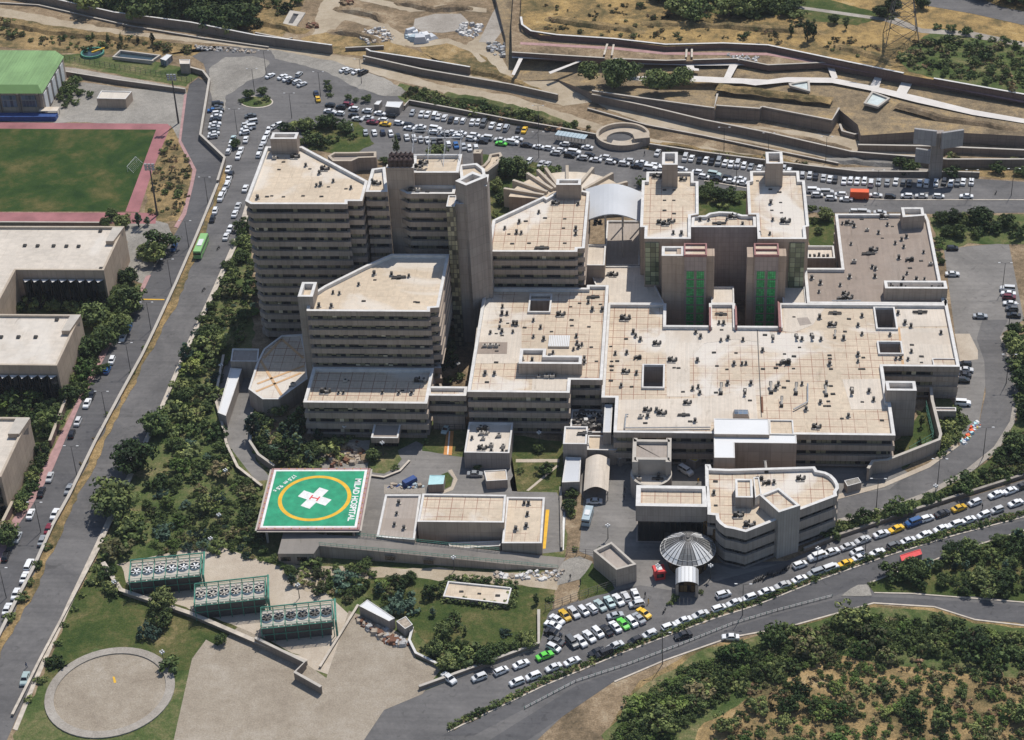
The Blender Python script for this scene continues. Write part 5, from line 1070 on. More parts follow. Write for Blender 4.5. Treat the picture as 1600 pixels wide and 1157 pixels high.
# sports hall
zr, ze = 12.0, 9.0
rt = empty('sports_hall', 'green hip roofed sports hall beside the pitch', 'sports hall', P(66, 146, ze)+(0,))
E0, E1, E2, E3 = P(66, 146.5, ze), P(100, 89, ze), P(-80, 84, ze), P(-90, 146.5, ze); 
R0, R1 = P(59, 132.5, zr-1.2), P(86.5, 79.5, zr-1.2); R2, R3 = P(-80, 78, zr-1.2), P(-90, 132.5, zr-1.2)
def g3(p, z): return (p[0], p[1], z)
mb = MB(); mb.face([g3(R3, zr-1.2), g3(R0, zr-1.2), g3(R1, zr-1.2), g3(R2, zr-1.2)]); mb.face([g3(R0, zr-1.2), g3(E0, ze), g3(E1, ze), g3(R1, zr-1.2)]); part('roof', rt, mb, ['hall_green'])
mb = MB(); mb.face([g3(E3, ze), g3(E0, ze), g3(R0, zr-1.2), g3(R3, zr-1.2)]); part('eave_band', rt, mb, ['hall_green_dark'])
mb = MB(); mb.prism([(E3[0], E3[1]+.4), (E0[0]-.4, E0[1]+.4), (E1[0]-.4, E1[1]), (E2[0], E2[1])], 0, ze-.05); part('wall', rt, mb, ['concrete_wall'])
for k in range(6):
    x = E0[0]-2-k*7.5; mb = MB(); mb.box(x, E0[1]+.1, 0, .8, .8, ze-.1); part('buttress', rt, mb, ['retaining'])
for k in range(5):
    x = E0[0]-5.7-k*7.5; mb = MB(); mb.box(x, E0[1]+.35, 3.4, 5.6, .2, 4.6); part('window', rt, mb, ['blue_glass'])
    t = (k+.6)/5.4; x = E0[0]+(E1[0]-E0[0])*t; y = E0[1]+(E1[1]-E0[1])*t; mb = MB(); mb.box(x-.2, y, 1, .35, 3.4, 7, 0); part('window', rt, mb, ['white_sheet'])
mb = MB(); mb.box(E0[0]-18, E0[1]-3, 0, 46, 3.4, 1.8); tag(mb.build('spectator_stand', ['blue_sheet']), 'dark blue tarpaulin covered stand below the sports hall', 'stand')
o = empty('canopy_roof', 'small beige canopy at the corner of the sports hall', 'canopy', P(78, 172, 2)+(0,)); p = P(77, 171, 2.6); mb = MB(); mb.box(p[0], p[1], 2.5, 7, 3.4, .25); part('roof', o, mb, ['roof_plain']); mb = MB()
for sx in (-1, 1):
    for sy in (-1, 1): mb.bar((p[0]+sx*3.2, p[1]+sy*1.5, 0), (p[0]+sx*3.2, p[1]+sy*1.5, 2.5), .09)
split_part('post', o, mb, ['dark_metal'])
bld('changing_block', 'small brick block with pale roof by the running track', [(158,142),(206,143),(196,155),(151,154)], 3.9, wall='tan_wall', roof='roof_membrane', pw=.4, pz=.3, cat='hut', sn=False)
bld('site_cabin', 'white cabin beside the filter ponds', [(250,92),(261,84.5),(269,86),(259,95)], 2.6, wall='blue_glass', roof='white_sheet', pw=.2, pz=.1, cat='cabin', sn=False)
bld('site_cabin', 'small two storey gatehouse by the filter lane', [(280,93),(297,93),(296,100),(281,100)], 4.2, wall='concrete_wall', roof='roof_plain', pw=.25, pz=.25, cat='gatehouse', sn=False)
bld('site_cabin', 'white flat roofed kiosk trailer at the car park gate', [(605,158.5),(630,159),(624,168.5),(602,166.5)], 2.9, wall='grey_wall', roof='white_sheet', pw=.2, pz=.1, cat='kiosk', sn=False)
bld('site_cabin', 'little gate booth beside the kiosk trailer', [(589,158),(597,157),(592,164),(584,163)], 2.4, wall='grey_wall', roof='white_sheet', pw=.15, pz=.1, cat='booth', sn=False)
for lab, px in (('long settling tank with a pale rim', [(188,82),(252,90),(236,101),(176,93)]),):
    q = PZ(px, 0); o = empty('settling_tank', lab, 'tank', centroid(q)+(0,)); mb = MB(); mb.ring(q, .7, .05, 1.1); part('rim', o, mb, ['pale_concrete', 'pale_concrete']); mb = MB(); mb.cap(inset(ccw(q), .68), .25); part('water', o, mb, ['water'])
    mb = MB(); a, b = P(180, 91, 1), P(240, 97, 1); mb.bar(a+(1.3,), b+(1.3,), .35); part('walkway', o, mb, ['pale_concrete'])
o = empty('clarifier', 'round dark clarifier pond with yellow bridge', 'tank', P(145, 85)+(0,)); c = P(145, 85); rr = P(163, 85)[0]-c[0]; pl = [(c[0]+rr*math.cos(2*math.pi*k/28), c[1]+rr*math.sin(2*math.pi*k/28)) for k in range(28)]
mb = MB(); mb.ring(pl, .6, .05, 1); part('rim', o, mb, ['green_steel', 'green_steel']); mb = MB(); mb.cap(inset(pl, .58), .2); part('water', o, mb, ['water']); mb = MB(); mb.bar((c[0], c[1]-1, 1.2), (c[0]+rr*.9, c[1]+3, 1.2), .4); part('bridge', o, mb, ['yellow_paint'])
# goal, floodlights
p = P(208, 262); o = empty('goal', 'white football goal on the east side of the pitch', 'goal', p+(0,)); mb = MB()
a, b = Vector((p[0]-1, p[1]-3.6, 0)), Vector((p[0]+.4, p[1]+3.6, 0)); up_ = Vector((0, 0, 2.4)); bk = Vector((2.2, -.4, 0))
for u, v in ((a, a+up_), (b, b+up_), (a+up_, b+up_), (a+bk, b+bk), (a+up_, a+bk), (b+up_, b+bk), (a, a+bk), (b, b+bk)): mb.bar(u, v, .055)
part('frame', o, mb, ['white_sheet']); mb = MB()
for k in range(1, 9): u = a.lerp(b, k/9); mb.bar(u+up_, u+bk, .02)
part('net', o, mb, ['white_sheet'])
for lab, f, z in (('tall floodlight mast with eight lamps at the pitch corner', (246, 337), 19), ('tall floodlight mast behind the running track', (279, 193), 19)):
    p = P(*f); o = empty('floodlight_mast', lab, 'floodlight', p+(0,)); mb = MB(); mb.cyl(p[0], p[1], 0, z, .38, .2, 8); part('pole', o, mb, ['dark_metal'])
    mb = MB(); mb.box(p[0], p[1], z-1.2, 3.6, .25, .2); mb.box(p[0], p[1], z+.6, 3.6, .25, .2); mb.box(p[0], p[1], z-.2, 3.6, .25, .2); part('frame', o, mb, ['dark_metal'])
    for r_ in range(3):
        mb = MB()
        for k in range(3): mb.box(p[0]-1.2+1.2*k, p[1]-.4, z-1.4+r_*.9, .85, .5, .65)
        part('lamp', o, mb, ['steel'])
# ------------------------------------------------------------ fan hall
fc = P(887, 338, 0); FZ = 6.5
def fpt(r, deg, z): return (fc[0]+r*math.cos(R(deg)), fc[1]+r*math.sin(R(deg)), z)
rt = empty('fan_hall', 'fan shaped hall with radiating concrete beams', 'hall', fc+(0,)); r1 = 20.5
mb = MB(); r0 = r1*.35; degs = [8+i*164/24 for i in range(25)]
poly = [fpt(r1*.97, d, 0)[:2] for d in degs]+[fpt(r0, d, 0)[:2] for d in degs[::-1]]
mb = MB(); mb.sides(poly, 0, FZ-.6); part('wall', rt, mb, ['concrete_wall']); mb = MB()
for i in range(24): mb.face([fpt(r0, degs[i], FZ-.6), fpt(r1*.97, degs[i], FZ-.6), fpt(r1*.97, degs[i+1], FZ-.6), fpt(r0, degs[i+1], FZ-.6)])
part('roof', rt, mb, ['roof_plain'])
for d in (12, 30, 50, 70, 93, 112, 119.5, 130, 147, 163):
    A, B_ = Vector(fpt(r1*.4, d, 0)), Vector(fpt(r1*1.1, d, 0)); n = Vector((-math.sin(R(d)), math.cos(R(d)), 0))*.5
    mb = MB(); mb.prism([(A-n).to_tuple()[:2], (B_-n).to_tuple()[:2], (B_+n).to_tuple()[:2], (A+n).to_tuple()[:2]], 0, FZ+.5); part('beam', rt, mb, ['beige_paving'])
# curved podium walls north of the lift core
bld('gate_lodge', 'stone gate lodge with pointed parapets behind the towers', [(545,238),(588,237),(588,246),(560,247),(549,252),(520,252),(512,244),(522,238)], 5, wall='concrete_wall', roof='roof_deck', cap='beige_paving', sn=False, pz=1.2)
bld('entrance_portal', 'curved beige portal roof behind the slab tower', [(765,241),(782,238),(785,243),(778,256),(762,268),(740,272),(735,266),(755,258),(762,250)], 6, wall='concrete_wall', roof='roof_plain', cap='beige_paving', sn=False, pz=.8, cat='portal')
bld('entrance_portal', 'small square lift head beside the curved portal', [(741,234),(754,234),(751,240),(739,240)], 7, wall='tan_wall', roof='roof_plain', cap='beige_paving', cat='lift head', pz=.3)
# spiral ramp pit
cc = P(973, 210, 2); r_ = P(1015, 210, 2)[0]-cc[0]; o = empty('spiral_ramp', 'round concrete spiral ramp pit beside the car park', 'ramp', cc+(0,)); mb = MB()
pl = [(cc[0]+r_*math.cos(2*math.pi*k/40), cc[1]+r_*.93*math.sin(2*math.pi*k/40)) for k in range(40)]
mb.ring(pl, .9, .05, 2.2); part('outer_wall', o, mb, ['concrete_wall', 'beige_paving']); mb = MB(); ci = (cc[0]-1, cc[1]); ri = r_*.5
for k in range(34):
    a, b = R(188)-2*math.pi*k/40, R(188)-2*math.pi*(k+1)/40; z0_, z1_ = .2+1.6*k/34, .2+1.6*(k+1)/34
    o1 = lambda t, z: (cc[0]+(r_-.9)*math.cos(t), cc[1]+(r_-.9)*.93*math.sin(t), z); i1 = lambda t, z: (ci[0]+ri*math.cos(t), ci[1]+ri*.93*math.sin(t), z)
    mb.face([o1(a, z0_), i1(a, z0_), i1(b, z1_), o1(b, z1_)][::-1]); mb.face([i1(a, 0.05), i1(b, .05), i1(b, z1_), i1(a, z0_)])
part('ramp_deck', o, mb, ['beige_paving']); mb = MB(); mb.cap([(ci[0]+ri*math.cos(2*math.pi*k/32), ci[1]+ri*.93*math.sin(2*math.pi*k/32)) for k in range(32)], .08); part('pit_floor', o, mb, ['asphalt_dark'])  # dark floor colour stands in for the shade of a deeper pit
mb = MB(); p = P(1002, 214, 3); mb.box(p[0], p[1], .1, 5.5, 4, 3.4, .2, 0, 1); part('stair_head', o, mb, ['grey_wall', 'beige_paving'])
# bus shelter
o = empty('bus_shelter', 'long ribbed metal bus shelter beside the car park', 'bus shelter', P(892, 215)+(0,)); a, b = P(870, 207, 2.8), P(917, 214, 2.8); A = Vector(a); B_ = Vector(b); d = (B_-A); n_ = Vector((-d.y, d.x)).normalized()
for k in range(9):
    p0, p1 = A+d*(k+.04)/9, A+d*(k+.96)/9; mb = MB(); mb.prism([tuple(p0-n_*2.2), tuple(p1-n_*2.2), tuple(p1+n_*1.2), tuple(p0+n_*1.2)], 2.75, 2.95, bottom=True); part('roof_panel', o, mb, ['galvanised'])
mb = MB()
for k in range(10):
    p = A+d*k/9
    for s_ in (-2, 1): q = p+n_*s_; mb.bar((q.x, q.y, 0), (q.x, q.y, 2.75), .07)
split_part('post', o, mb, ['dark_metal'])
wallmat('retaining_grey', (.36, .35, .345), 2.4, 3)
# concrete pillar with slabs
p = P(1459, 276); o = empty('concrete_pillar', 'concrete billboard pillar carrying angled slab panels', 'pillar', p+(0,)); mb = MB(); mb.box(p[0]+.3, p[1], 0, 4.2, 2.6, 17, .1, taper=.9); part('column', o, mb, ['grey_wall'])
for dx, dz, w2, h2, a in ((-4.2, 13, 7.4, 5.6, -.25), (4.8, 12, 7.6, 6.0, .3), (-4.4, 6.2, 5.0, 5.0, -.3)):
    mb = MB(); mb.box(p[0]+dx, p[1]-1.9+abs(dx)*.1, dz, w2, 1.0, h2, a); part('slab_panel', o, mb, ['retaining_grey'])
# pylon
p = P(1408, 62, T3); o = empty('power_pylon', 'dark lattice power pylon on the hill', 'pylon', p+(T3,)); mb = MB()
def lev(z): w2 = 6.2-(5.0*min(1, z/30)); return [Vector((p[0]+sx*w2, p[1]+sy*w2, T3+z)) for sx, sy in ((-1,-1),(1,-1),(1,1),(-1,1))]
zs = [0, 7, 13, 18, 23, 27, 31, 35, 40, 45, 50]
for a, b in zip(zs, zs[1:]):
    A, B_ = lev(a), lev(b)
    for i in range(4):
        j = (i+1) % 4; mb.bar(A[i], B_[i], .17); mb.bar(A[i], B_[j], .1); mb.bar(A[j], B_[i], .1); mb.bar(B_[i], B_[j], .1)
part('lattice', o, mb, ['dark_metal']); mb = MB()
for z in (33, 40, 47):
    for s_ in (-1, 1):
        t = Vector((p[0]+s_*9, p[1], T3+z)); 
        for q in lev(z)+lev(z+2): mb.bar(q, t, .08)
part('cross_arm', o, mb, ['dark_metal'])
# heaps, debris (uncountable)
def heap(label, px, n, size, mats, seed, lvl=0, name='rubble'):
    random.seed(seed); mb = MB(); poly = PZ(px, lvl); xs = [q[0] for q in poly]; ys = [q[1] for q in poly]; k = 0
    while k < n:
        x, y = random.uniform(min(xs), max(xs)), random.uniform(min(ys), max(ys))
        if not inside(poly, x, y): continue
        s_ = size*random.uniform(.3, 1.3); mb.box(x, y, lvl-.05, s_, s_*random.uniform(.4, 1.2), s_*random.uniform(.15, .6), random.uniform(0, 3), random.randrange(len(mats)), taper=.7); k += 1
    return tag(mb.build(name, mats), label, 'rubble', kind='stuff')
def inside(poly, x, y):
    c = False; n = len(poly)
    for i in range(n):
        a, b = poly[i], poly[(i+1) % n]
        if (a[1] > y) != (b[1] > y) and x < (b[0]-a[0])*(y-a[1])/(b[1]-a[1])+a[0]: c = not c
    return c
heap('scattered grey rubble and pipes in the dirt site', [(555,50),(600,42),(618,62),(575,70)], 120, 1.5, ['rubble_grey', 'rubble', 'cap_white'], 1)
heap('broken slabs at the edge of the concrete circle', [(720,35),(755,40),(745,62),(715,52)], 90, 1.8, ['rubble_grey', 'cap_white'], 2)
heap('blue and white tarpaulins in the dirt site', [(634,50),(672,58),(668,68),(636,60)], 26, 4, ['white_sheet', 'galvanised', 'grey_sheet'], 3)
heap('steel debris strewn left of the curved wall', [(760,66),(795,70),(790,92),(760,82)], 60, 1.8, ['rubble_grey', 'steel', 'dark_metal'], 4)
heap('earth and stone heaps above the helipad', [(505,700),(560,690),(572,722),(520,730)], 160, 1.8, ['rubble', 'rubble', 'rust', 'earth'], 6)
heap('stone heaps in the builders yard', [(552,965),(595,980),(640,1008),(615,1010),(575,985)], 170, 1.6, ['rubble', 'rubble_grey', 'rust'], 7)
heap('debris beside the ramp building', [(770,895),(880,893),(870,908),(775,905)], 120, 1.1, ['rubble', 'rubble_grey', 'cap_white'], 8)
heap('colourful bundles lying at the kerb of the access road', [(1500,690),(1526,658),(1532,664),(1506,695)], 60, 1.2, ['turquoise', 'orange_tarp', 'white_sheet', 'yellow_sheet', 'blue_sheet'], 9)
heap('white stones along the park walls', [(1135,84),(1185,90),(1180,98),(1140,92)], 60, 1.0, ['cap_white', 'rubble_grey'], 10, T2)
heap('equipment pieces in the court by the central block', [(894,645),(940,645),(942,672),(918,674)], 46, 1.6, ['cap_white', 'black_metal', 'vent_grey'], 11, 4.7)
heap('reddish soil heap left of the dirt site', [(478,38),(494,36),(496,44),(480,44)], 50, 1.8, ['rust', 'earth'], 15)
heap('reddish soil heap at the top of the dirt site', [(530,2),(548,0),(550,8),(534,8)], 40, 1.8, ['rust', 'earth'], 16)
heap('rubble pile at the end of the filter lane', [(305,72),(400,80),(400,84),(306,78)], 140, 1.2, ['rubble_grey', 'rubble'], 12)
heap('stacked building material above the warehouse', [(608,757),(662,758),(660,764),(606,763)], 40, 1.2, ['blue_sheet', 'galvanised', 'rubble'], 13)
# ------------------------------------------------------------ vehicles
def car_meshes(kind, near):
    """meshes along +X: body, glass, wheels"""
    L, Wc, Hh = {'sedan': (4.45, 1.78, 1.42), 'hatch': (3.9, 1.7, 1.48), 'van': (4.6, 1.85, 1.85)}[kind]
    prof = {'sedan': [(-.5, .56), (-.47, .66), (-.30, .70), (-.18, 1.0), (.10, 1.0), (.26, .70), (.46, .60), (.5, .45)],
            'hatch': [(-.5, .60), (-.47, .70), (-.40, .98), (-.2, 1.0), (.12, 1.0), (.30, .70), (.46, .60), (.5, .45)],
            'van': [(-.5, .60), (-.49, .75), (-.45, 1.0), (-.2, 1.0), (.20, 1.0), (.34, .66), (.47, .56), (.5, .45)]}[kind]
    body, glass, wh = MB(), MB(), []
    bl = .66*Hh
    def sec(x, z, top):      # half width at height
        e = 1-.10*abs(2*x)**4
        return Wc/2*e*(.80 if top else 1)
    lo = [(x*L, .26) for x, z in prof]
    # lower body: beltline profile clipped at the belt
    bp = [(x*L, min(z*Hh, bl)) for x, z in prof]
    n = len(bp)
    for i in range(n-1):
        (x0, z0), (x1, z1) = bp[i], bp[i+1]; w0, w1 = sec(x0/L, 0, False), sec(x1/L, 0, False)
        body.face([(x0, -w0*.93, z0), (x1, -w1*.93, z1), (x1, w1*.93, z1), (x0, w0*.93, z0)])
        for s in (-1, 1):
            q = [(x0, s*w0, .26), (x1, s*w1, .26), (x1, s*w1, z1-.14), (x0, s*w0, z0-.14)]; body.face(q if s < 0 else q[::-1])
            q = [(x0, s*w0, z0-.14), (x1, s*w1, z1-.14), (x1, s*w1*.93, z1), (x0, s*w0*.93, z0)]; body.face(q if s < 0 else q[::-1])
    for e, s in ((0, -1), (n-1, 1)):
        x, z = bp[e]; w_ = sec(x/L, 0, False); q = [(x, -w_, .26), (x, w_, .26), (x, w_*.93, z), (x, -w_*.93, z)]; body.face(q if s > 0 else q[::-1])
    body.face([(-L/2, -Wc*.42, .26), (-L/2, Wc*.42, .26), (L/2, Wc*.42, .26), (L/2, -Wc*.42, .26)], 1)
    # cabin
    gi = [i for i, (x, z) in enumerate(prof) if z > .68]; xa, xb = prof[gi[0]][0]*L, prof[gi[-1]][0]*L
    tops = [x*L for x, z in prof if z >= .97]; ta, tb = tops[0], tops[-1]; wb, wt = Wc*.455, Wc*.36
    base = [(xa, -wb, bl-.01), (xb, -wb, bl-.01), (xb, wb, bl-.01), (xa, wb, bl-.01)]; top = [(ta, -wt, Hh-.05), (tb, -wt, Hh-.05), (tb, wt, Hh-.05), (ta, wt, Hh-.05)]
    for i in range(4):
        j = (i+1) % 4; glass.face([base[i], base[j], top[j], top[i]])
    body.face([(ta-.04, -wt-.03, Hh-.05), (tb+.04, -wt-.03, Hh-.05), (tb-.1, -wt*.9, Hh), (ta+.1, -wt*.9, Hh)])
    body.face([(tb+.04, wt+.03, Hh-.05), (ta-.04, wt+.03, Hh-.05), (ta+.1, wt*.9, Hh), (tb-.1, wt*.9, Hh)])
    body.face([(ta-.04, wt+.03, Hh-.05), (ta-.04, -wt-.03, Hh-.05), (ta+.1, -wt*.9, Hh), (ta+.1, wt*.9, Hh)])
    body.face([(tb+.04, -wt-.03, Hh-.05), (tb+.04, wt+.03, Hh-.05), (tb-.1, wt*.9, Hh), (tb-.1, -wt*.9, Hh)])
    body.face([(ta+.1, -wt*.9, Hh), (tb-.1, -wt*.9, Hh), (tb-.1, wt*.9, Hh), (ta+.1, wt*.9, Hh)])
    for i in range(4): body.bar(base[i], top[i], .05)
    if near:
        xm = (ta+tb)/2
        for s in (-1, 1): body.bar((xm, s*wb, bl), (xm, s*wt, Hh-.04), .045)
    return body, glass, L, Wc
def wheel_mb(x, y, r=.31):
    mb = MB(); n = 12; s = 1 if y > 0 else -1
    for i in range(n):
        a, b = 2*math.pi*i/n, 2*math.pi*(i+1)/n
        mb.face([(x+r*math.cos(a), y-s*.2, r+r*math.sin(a)), (x+r*math.cos(b), y-s*.2, r+r*math.sin(b)), (x+r*math.cos(b), y, r+r*math.sin(b)), (x+r*math.cos(a), y, r+r*math.sin(a))])
    mb.face([(x+r*math.cos(2*math.pi*i/n), y, r+r*math.sin(2*math.pi*i/n)) for i in range(n)], 0)
    mb.face([(x+.17*math.cos(2*math.pi*i/n), y+s*.012, r+.17*math.sin(2*math.pi*i/n)) for i in range(n)], 1)
    return mb
PROTO = {}
for kind in ('sedan', 'hatch', 'van'):
    for near in (0, 1):
        body, glass, L, Wc = car_meshes(kind, near)
        ps = []
        if not near:
            for x in (-L*.3, L*.31):
                for y in (-Wc*.5, Wc*.5): body.box(x, y*.96, 0, .6, .2, .6, 0, 2)
        ps.append(('body', body, ['cap_white', 'black_metal', 'tyre'])); ps.append(('windows', glass, ['car_glass']))
        if near:
            for x in (-L*.3, L*.31):
                for y in (-Wc*.5, Wc*.5): ps.append(('wheel', wheel_mb(x, y), ['tyre', 'steel']))
            for y in (-.6, .6):
                m_ = MB(); m_.box(L*.495, y*.95, .5, .1, .34, .14); ps.append(('headlight', m_, ['white_sheet']))
                m_ = MB(); m_.box(-L*.495, y*.95, .58, .1, .32, .14); ps.append(('tail_light', m_, ['red_paint']))
        PROTO[(kind, near)] = []
        for nm, mb, mt in ps:
            o = mb.build(nm, mt); me = o.data; bpy.data.objects.remove(o); PROTO[(kind, near)].append((nm, me))
CARS = {}; random.seed(11)
def car(px, py, col, hx, hy, row, near, z=0):
    x, y = P(px, py, z+.7); a = P(px-hx*4, py-hy*4, z+.7); b = P(px+hx*4, py+hy*4, z+.7); rz = math.atan2(b[1]-a[1], b[0]-a[0])+R(random.uniform(-2.5, 2.5))
    if random.random() < .5: rz += math.pi
    kind = 'sedan' if col in 'yn' else random.choices(('sedan', 'hatch', 'van'), (6, 4, 1))[0]
    nm = {'sedan': 'taxi' if col == 'y' else 'parked_car', 'hatch': 'parked_car', 'van': 'parked_van'}[kind]
    root = bpy.data.objects.new(nm, None); C.objects.link(root); root.location = (x, y, z+.04); root.rotation_euler = (0, 0, rz); root.empty_display_size = 1
    s = random.uniform(.96, 1.03); root.scale = (s, s, s)
    for n_, me in PROTO[(kind, near)]:
        c = bpy.data.objects.new(n_, me); C.objects.link(c); c.parent = root
        if n_ == 'body': c.material_slots[0].link = 'OBJECT'; c.material_slots[0].material = PAINT[col]
    k = {'sedan': 'taxi' if col == 'y' else 'sedan', 'hatch': 'hatchback', 'van': 'people carrier'}[kind]
    CARS.setdefault(row, []).append((root, px, py, PNAME[col]+' '+k, 'van' if kind == 'van' else 'taxi' if col == 'y' else 'car'))
def row(desc, ox, oy, s, lst, h, near=0, vert=False):
    for t in lst:
        hh = t[3] if len(t) > 3 else h
        car(ox+t[0]/s, oy+t[1]/s, t[2], hh[0], hh[1], (desc, vert), near)
row('column of cars along the west forecourt wall', 320, 90, 7.98, [(160,580,'k'),(150,618,'g'),(105,655,'b'),(178,652,'g'),(155,692,'w'),(140,732,'w'),(130,775,'k'),(130,825,'w'),(115,865,'w'),(120,905,'g'),(112,945,'w'),(95,985,'w')], (1,-.1), vert=True)
row('short double column on the forecourt', 320, 90, 7.98, [(570,722,'g'),(585,805,'w'),(520,838,'w'),(560,868,'w'),(515,888,'w'),(495,935,'w'),(510,1022,'w',(.15,-1))], (1,-.15), vert=True)
row('short column beside the forecourt tree', 320, 90, 7.98, [(350,1012,'t'),(328,1075,'w')], (.4,-1), vert=True)
row('curved line behind the west tower', 320, 90, 7.98, [(915,838,'w',(1,-.3)),(860,865,'w',(1,-.6)),(795,900,'w'),(775,960,'w'),(740,1045,'w'),(705,1110,'w')], (.4,-1), vert=True)
row('loose group on the dusty forecourt', 320, 90, 7.98, [(815,225,'w'),(970,240,'w'),(1030,265,'w'),(1085,288,'k'),(1150,302,'w'),(1212,332,'w'),(1175,208,'w',(.8,-.7)),(1390,445,'d',(.25,1)),(1410,515,'y',(.25,1))], (1,-.45))
row('row of four at the top of the forecourt', 400, 0, 3.99, [(550,435,'w'),(580,443,'w'),(625,447,'w'),(668,452,'k')], (1,-.45))
row('upper queue beside the forecourt kiosk', 500, 150, 8, [(125,112,'k'),(262,138,'k'),(350,107,'r'),(420,162,'w'),(590,187,'w'),(750,217,'w'),(890,242,'k')], (1,.12))
row('lower queue beside the forecourt kiosk', 500, 150, 8, [(120,190,'w'),(245,217,'w'),(418,245,'k'),(470,287,'w'),(600,272,'w'),(655,328,'r'),(785,300,'w'),(815,350,'y'),(985,337,'w'),(1115,402,'w'),(1110,362,'k'),(1255,385,'w'),(1250,425,'g'),(1445,410,'w'),(1415,452,'w'),(383,392,'w',(.12,1))], (1,.12))
row('nose out row nearest the ward towers', 500, 150, 8, [(570,455,'s'),(680,457,'w'),(785,455,'d'),(885,470,'w'),(975,505,'k'),(1085,515,'w'),(1175,530,'w'),(1260,545,'w'),(1345,550,'w'),(1420,560,'g'),(1500,557,'k')], (.25,1))
row('nose out row nearest the ward towers', 680, 160, 8, [(165,520,'w'),(260,535,'b'),(355,550,'s'),(430,572,'w'),(510,560,'w')], (.25,1))
row('angled row below the scrub slope', 500, 150, 8, [(1155,212,'s'),(1270,225,'w'),(1345,230,'w'),(1435,240,'w'),(1480,262,'w'),(1555,270,'w')], (.5,-1))
row('angled row below the scrub slope', 680, 160, 8, [(120,190,'w'),(195,215,'k'),(270,222,'w'),(350,227,'w'),(465,245,'w'),(535,250,'w'),(605,268,'g'),(710,287,'w'),(805,303,'w'),(890,320,'s'),(1040,338,'k'),(1115,345,'y')], (.5,-1))
row('double queue north of the middle block', 680, 160, 8, [(125,390,'w'),(200,375,'w'),(320,385,'w'),(280,425,'w'),(495,412,'w'),(450,455,'w'),(645,443,'w'),(590,487,'k'),(812,468,'w'),(825,514,'n'),(1025,455,'w'),(970,500,'w'),(1140,532,'k'),(1290,555,'w'),(1430,575,'w')], (1,.12))
row('pair by the trees north of the middle block', 680, 160, 8, [(1172,740,'w'),(1325,770,'w'),(1400,777,'w')], (.6,-.7))
row('three cars below the bus shelter', 860, 190, 8, [(180,280,'w'),(320,303,'k'),(460,322,'w')], (1,.12))
row('double queue between bus shelter and pavilions', 860, 190, 8, [(65,392,'w'),(140,360,'w'),(300,385,'w'),(240,422,'k'),(400,452,'w'),(490,420,'k'),(565,477,'w'),(680,445,'w'),(755,502,'w'),(805,485,'k'),(920,527,'w'),(975,490,'w'),(1080,557,'k'),(1140,515,'w'),(1250,582,'w'),(1315,547,'w'),(1385,590,'w')], (1,.12))
row('angled row along the northeast wall', 860, 190, 8, [(1340,390,'w')], (.45,-1))
row('angled row along the northeast wall', 1050, 220, 8, [(165,215,'w'),(245,217,'w'),(345,235,'k'),(425,240,'w'),(500,252,'k'),(582,265,'s'),(665,275,'w'),(738,290,'w'),(818,297,'w'),(900,312,'w'),(985,325,'s'),(1095,340,'w'),(1395,350,'w'),(1465,370,'w')], (.4,-1))
row('queue passing behind the pavilions', 1050, 220, 8, [(125,360,'w'),(315,390,'w'),(400,447,'w'),(530,422,'t'),(555,478,'k'),(715,500,'w'),(700,465,'k'),(850,475,'w'),(885,527,'w')], (1,.14))
row('row along the far northeast wall', 1240, 250, 4.444, [(62,100,'w'),(112,108,'w'),(153,112,'k'),(208,122,'w'),(252,130,'w'),(287,138,'k'),(350,145,'w'),(395,145,'w'),(442,145,'w'),(492,147,'w'),(538,160,'w'),(590,152,'s'),(650,155,'s'),(710,150,'w'),(762,155,'g'),(803,160,'k'),(875,160,'w'),(923,163,'w'),(988,160,'w'),(1045,152,'k'),(1093,158,'w'),(1137,157,'g'),(1178,150,'w'),(1235,150,'w')], (.2,-1))
row('eastbound queue around the orange truck', 1240, 250, 4.444, [(140,212,'w'),(165,243,'w'),(233,225,'w'),(262,265,'w'),(325,240,'w'),(365,272,'w'),(572,245,'w'),(672,253,'k'),(787,250,'w'),(888,250,'w'),(1008,252,'w'),(1200,252,'w')], (1,.03))
row('few cars tucked behind the northeast block', 1240, 250, 4.444, [(430,358,'w'),(488,364,'w'),(600,365,'w')], (1,.03))
row('cars beside the forecourt hedge', 300, 220, 5.785, [(330,95,'w'),(440,85,'w'),(418,137,'w'),(603,124,'w')], (.35,-1), vert=True)
row('line along the barrier above the bus', 300, 220, 5.785, [(328,255,'w'),(352,300,'k'),(332,345,'w'),(318,395,'w'),(288,460,'w'),(260,515,'w'),(208,635,'w'),(183,708,'k')], (.4,-1), vert=True)
row('line along the west tower kerb', 300, 220, 5.785, [(482,430,'w'),(415,590,'w'),(387,660,'w'),(345,795,'w'),(307,865,'w')], (.4,-1), vert=True)
row('kerbside line on the left road', 0, 560, 3.99, [(697,12,'w'),(668,72,'b'),(570,228,'k'),(543,280,'w'),(485,395,'w'),(447,470,'k'),(310,740,'w'),(257,832,'k'),(190,970,'w'),(108,1115,'s')], (.42,-1), 1, True)
row('kerbside line on the left road', 0, 290, 3.99, [(765,945,'w'),(803,880,'b'),(1083,385,'b')], (.42,-1), 1, True)
row('kerbside line on the left road', 0, 780, 3.99, [(35,355,'k')], (.42,-1), 1, True)
row('line beside the central barrier', 0, 560, 3.99, [(430,815,'s'),(342,970,'w'),(303,1062,'r'),(262,1135,'s')], (.42,-1), 1, True)
row('line beside the central barrier', 0, 780, 3.99, [(182,412,'w'),(153,487,'w'),(98,590,'w'),(45,685,'w'),(155,1118,'t',(.3,-1))], (.42,-1), 1, True)
F1 = (.68, .75)
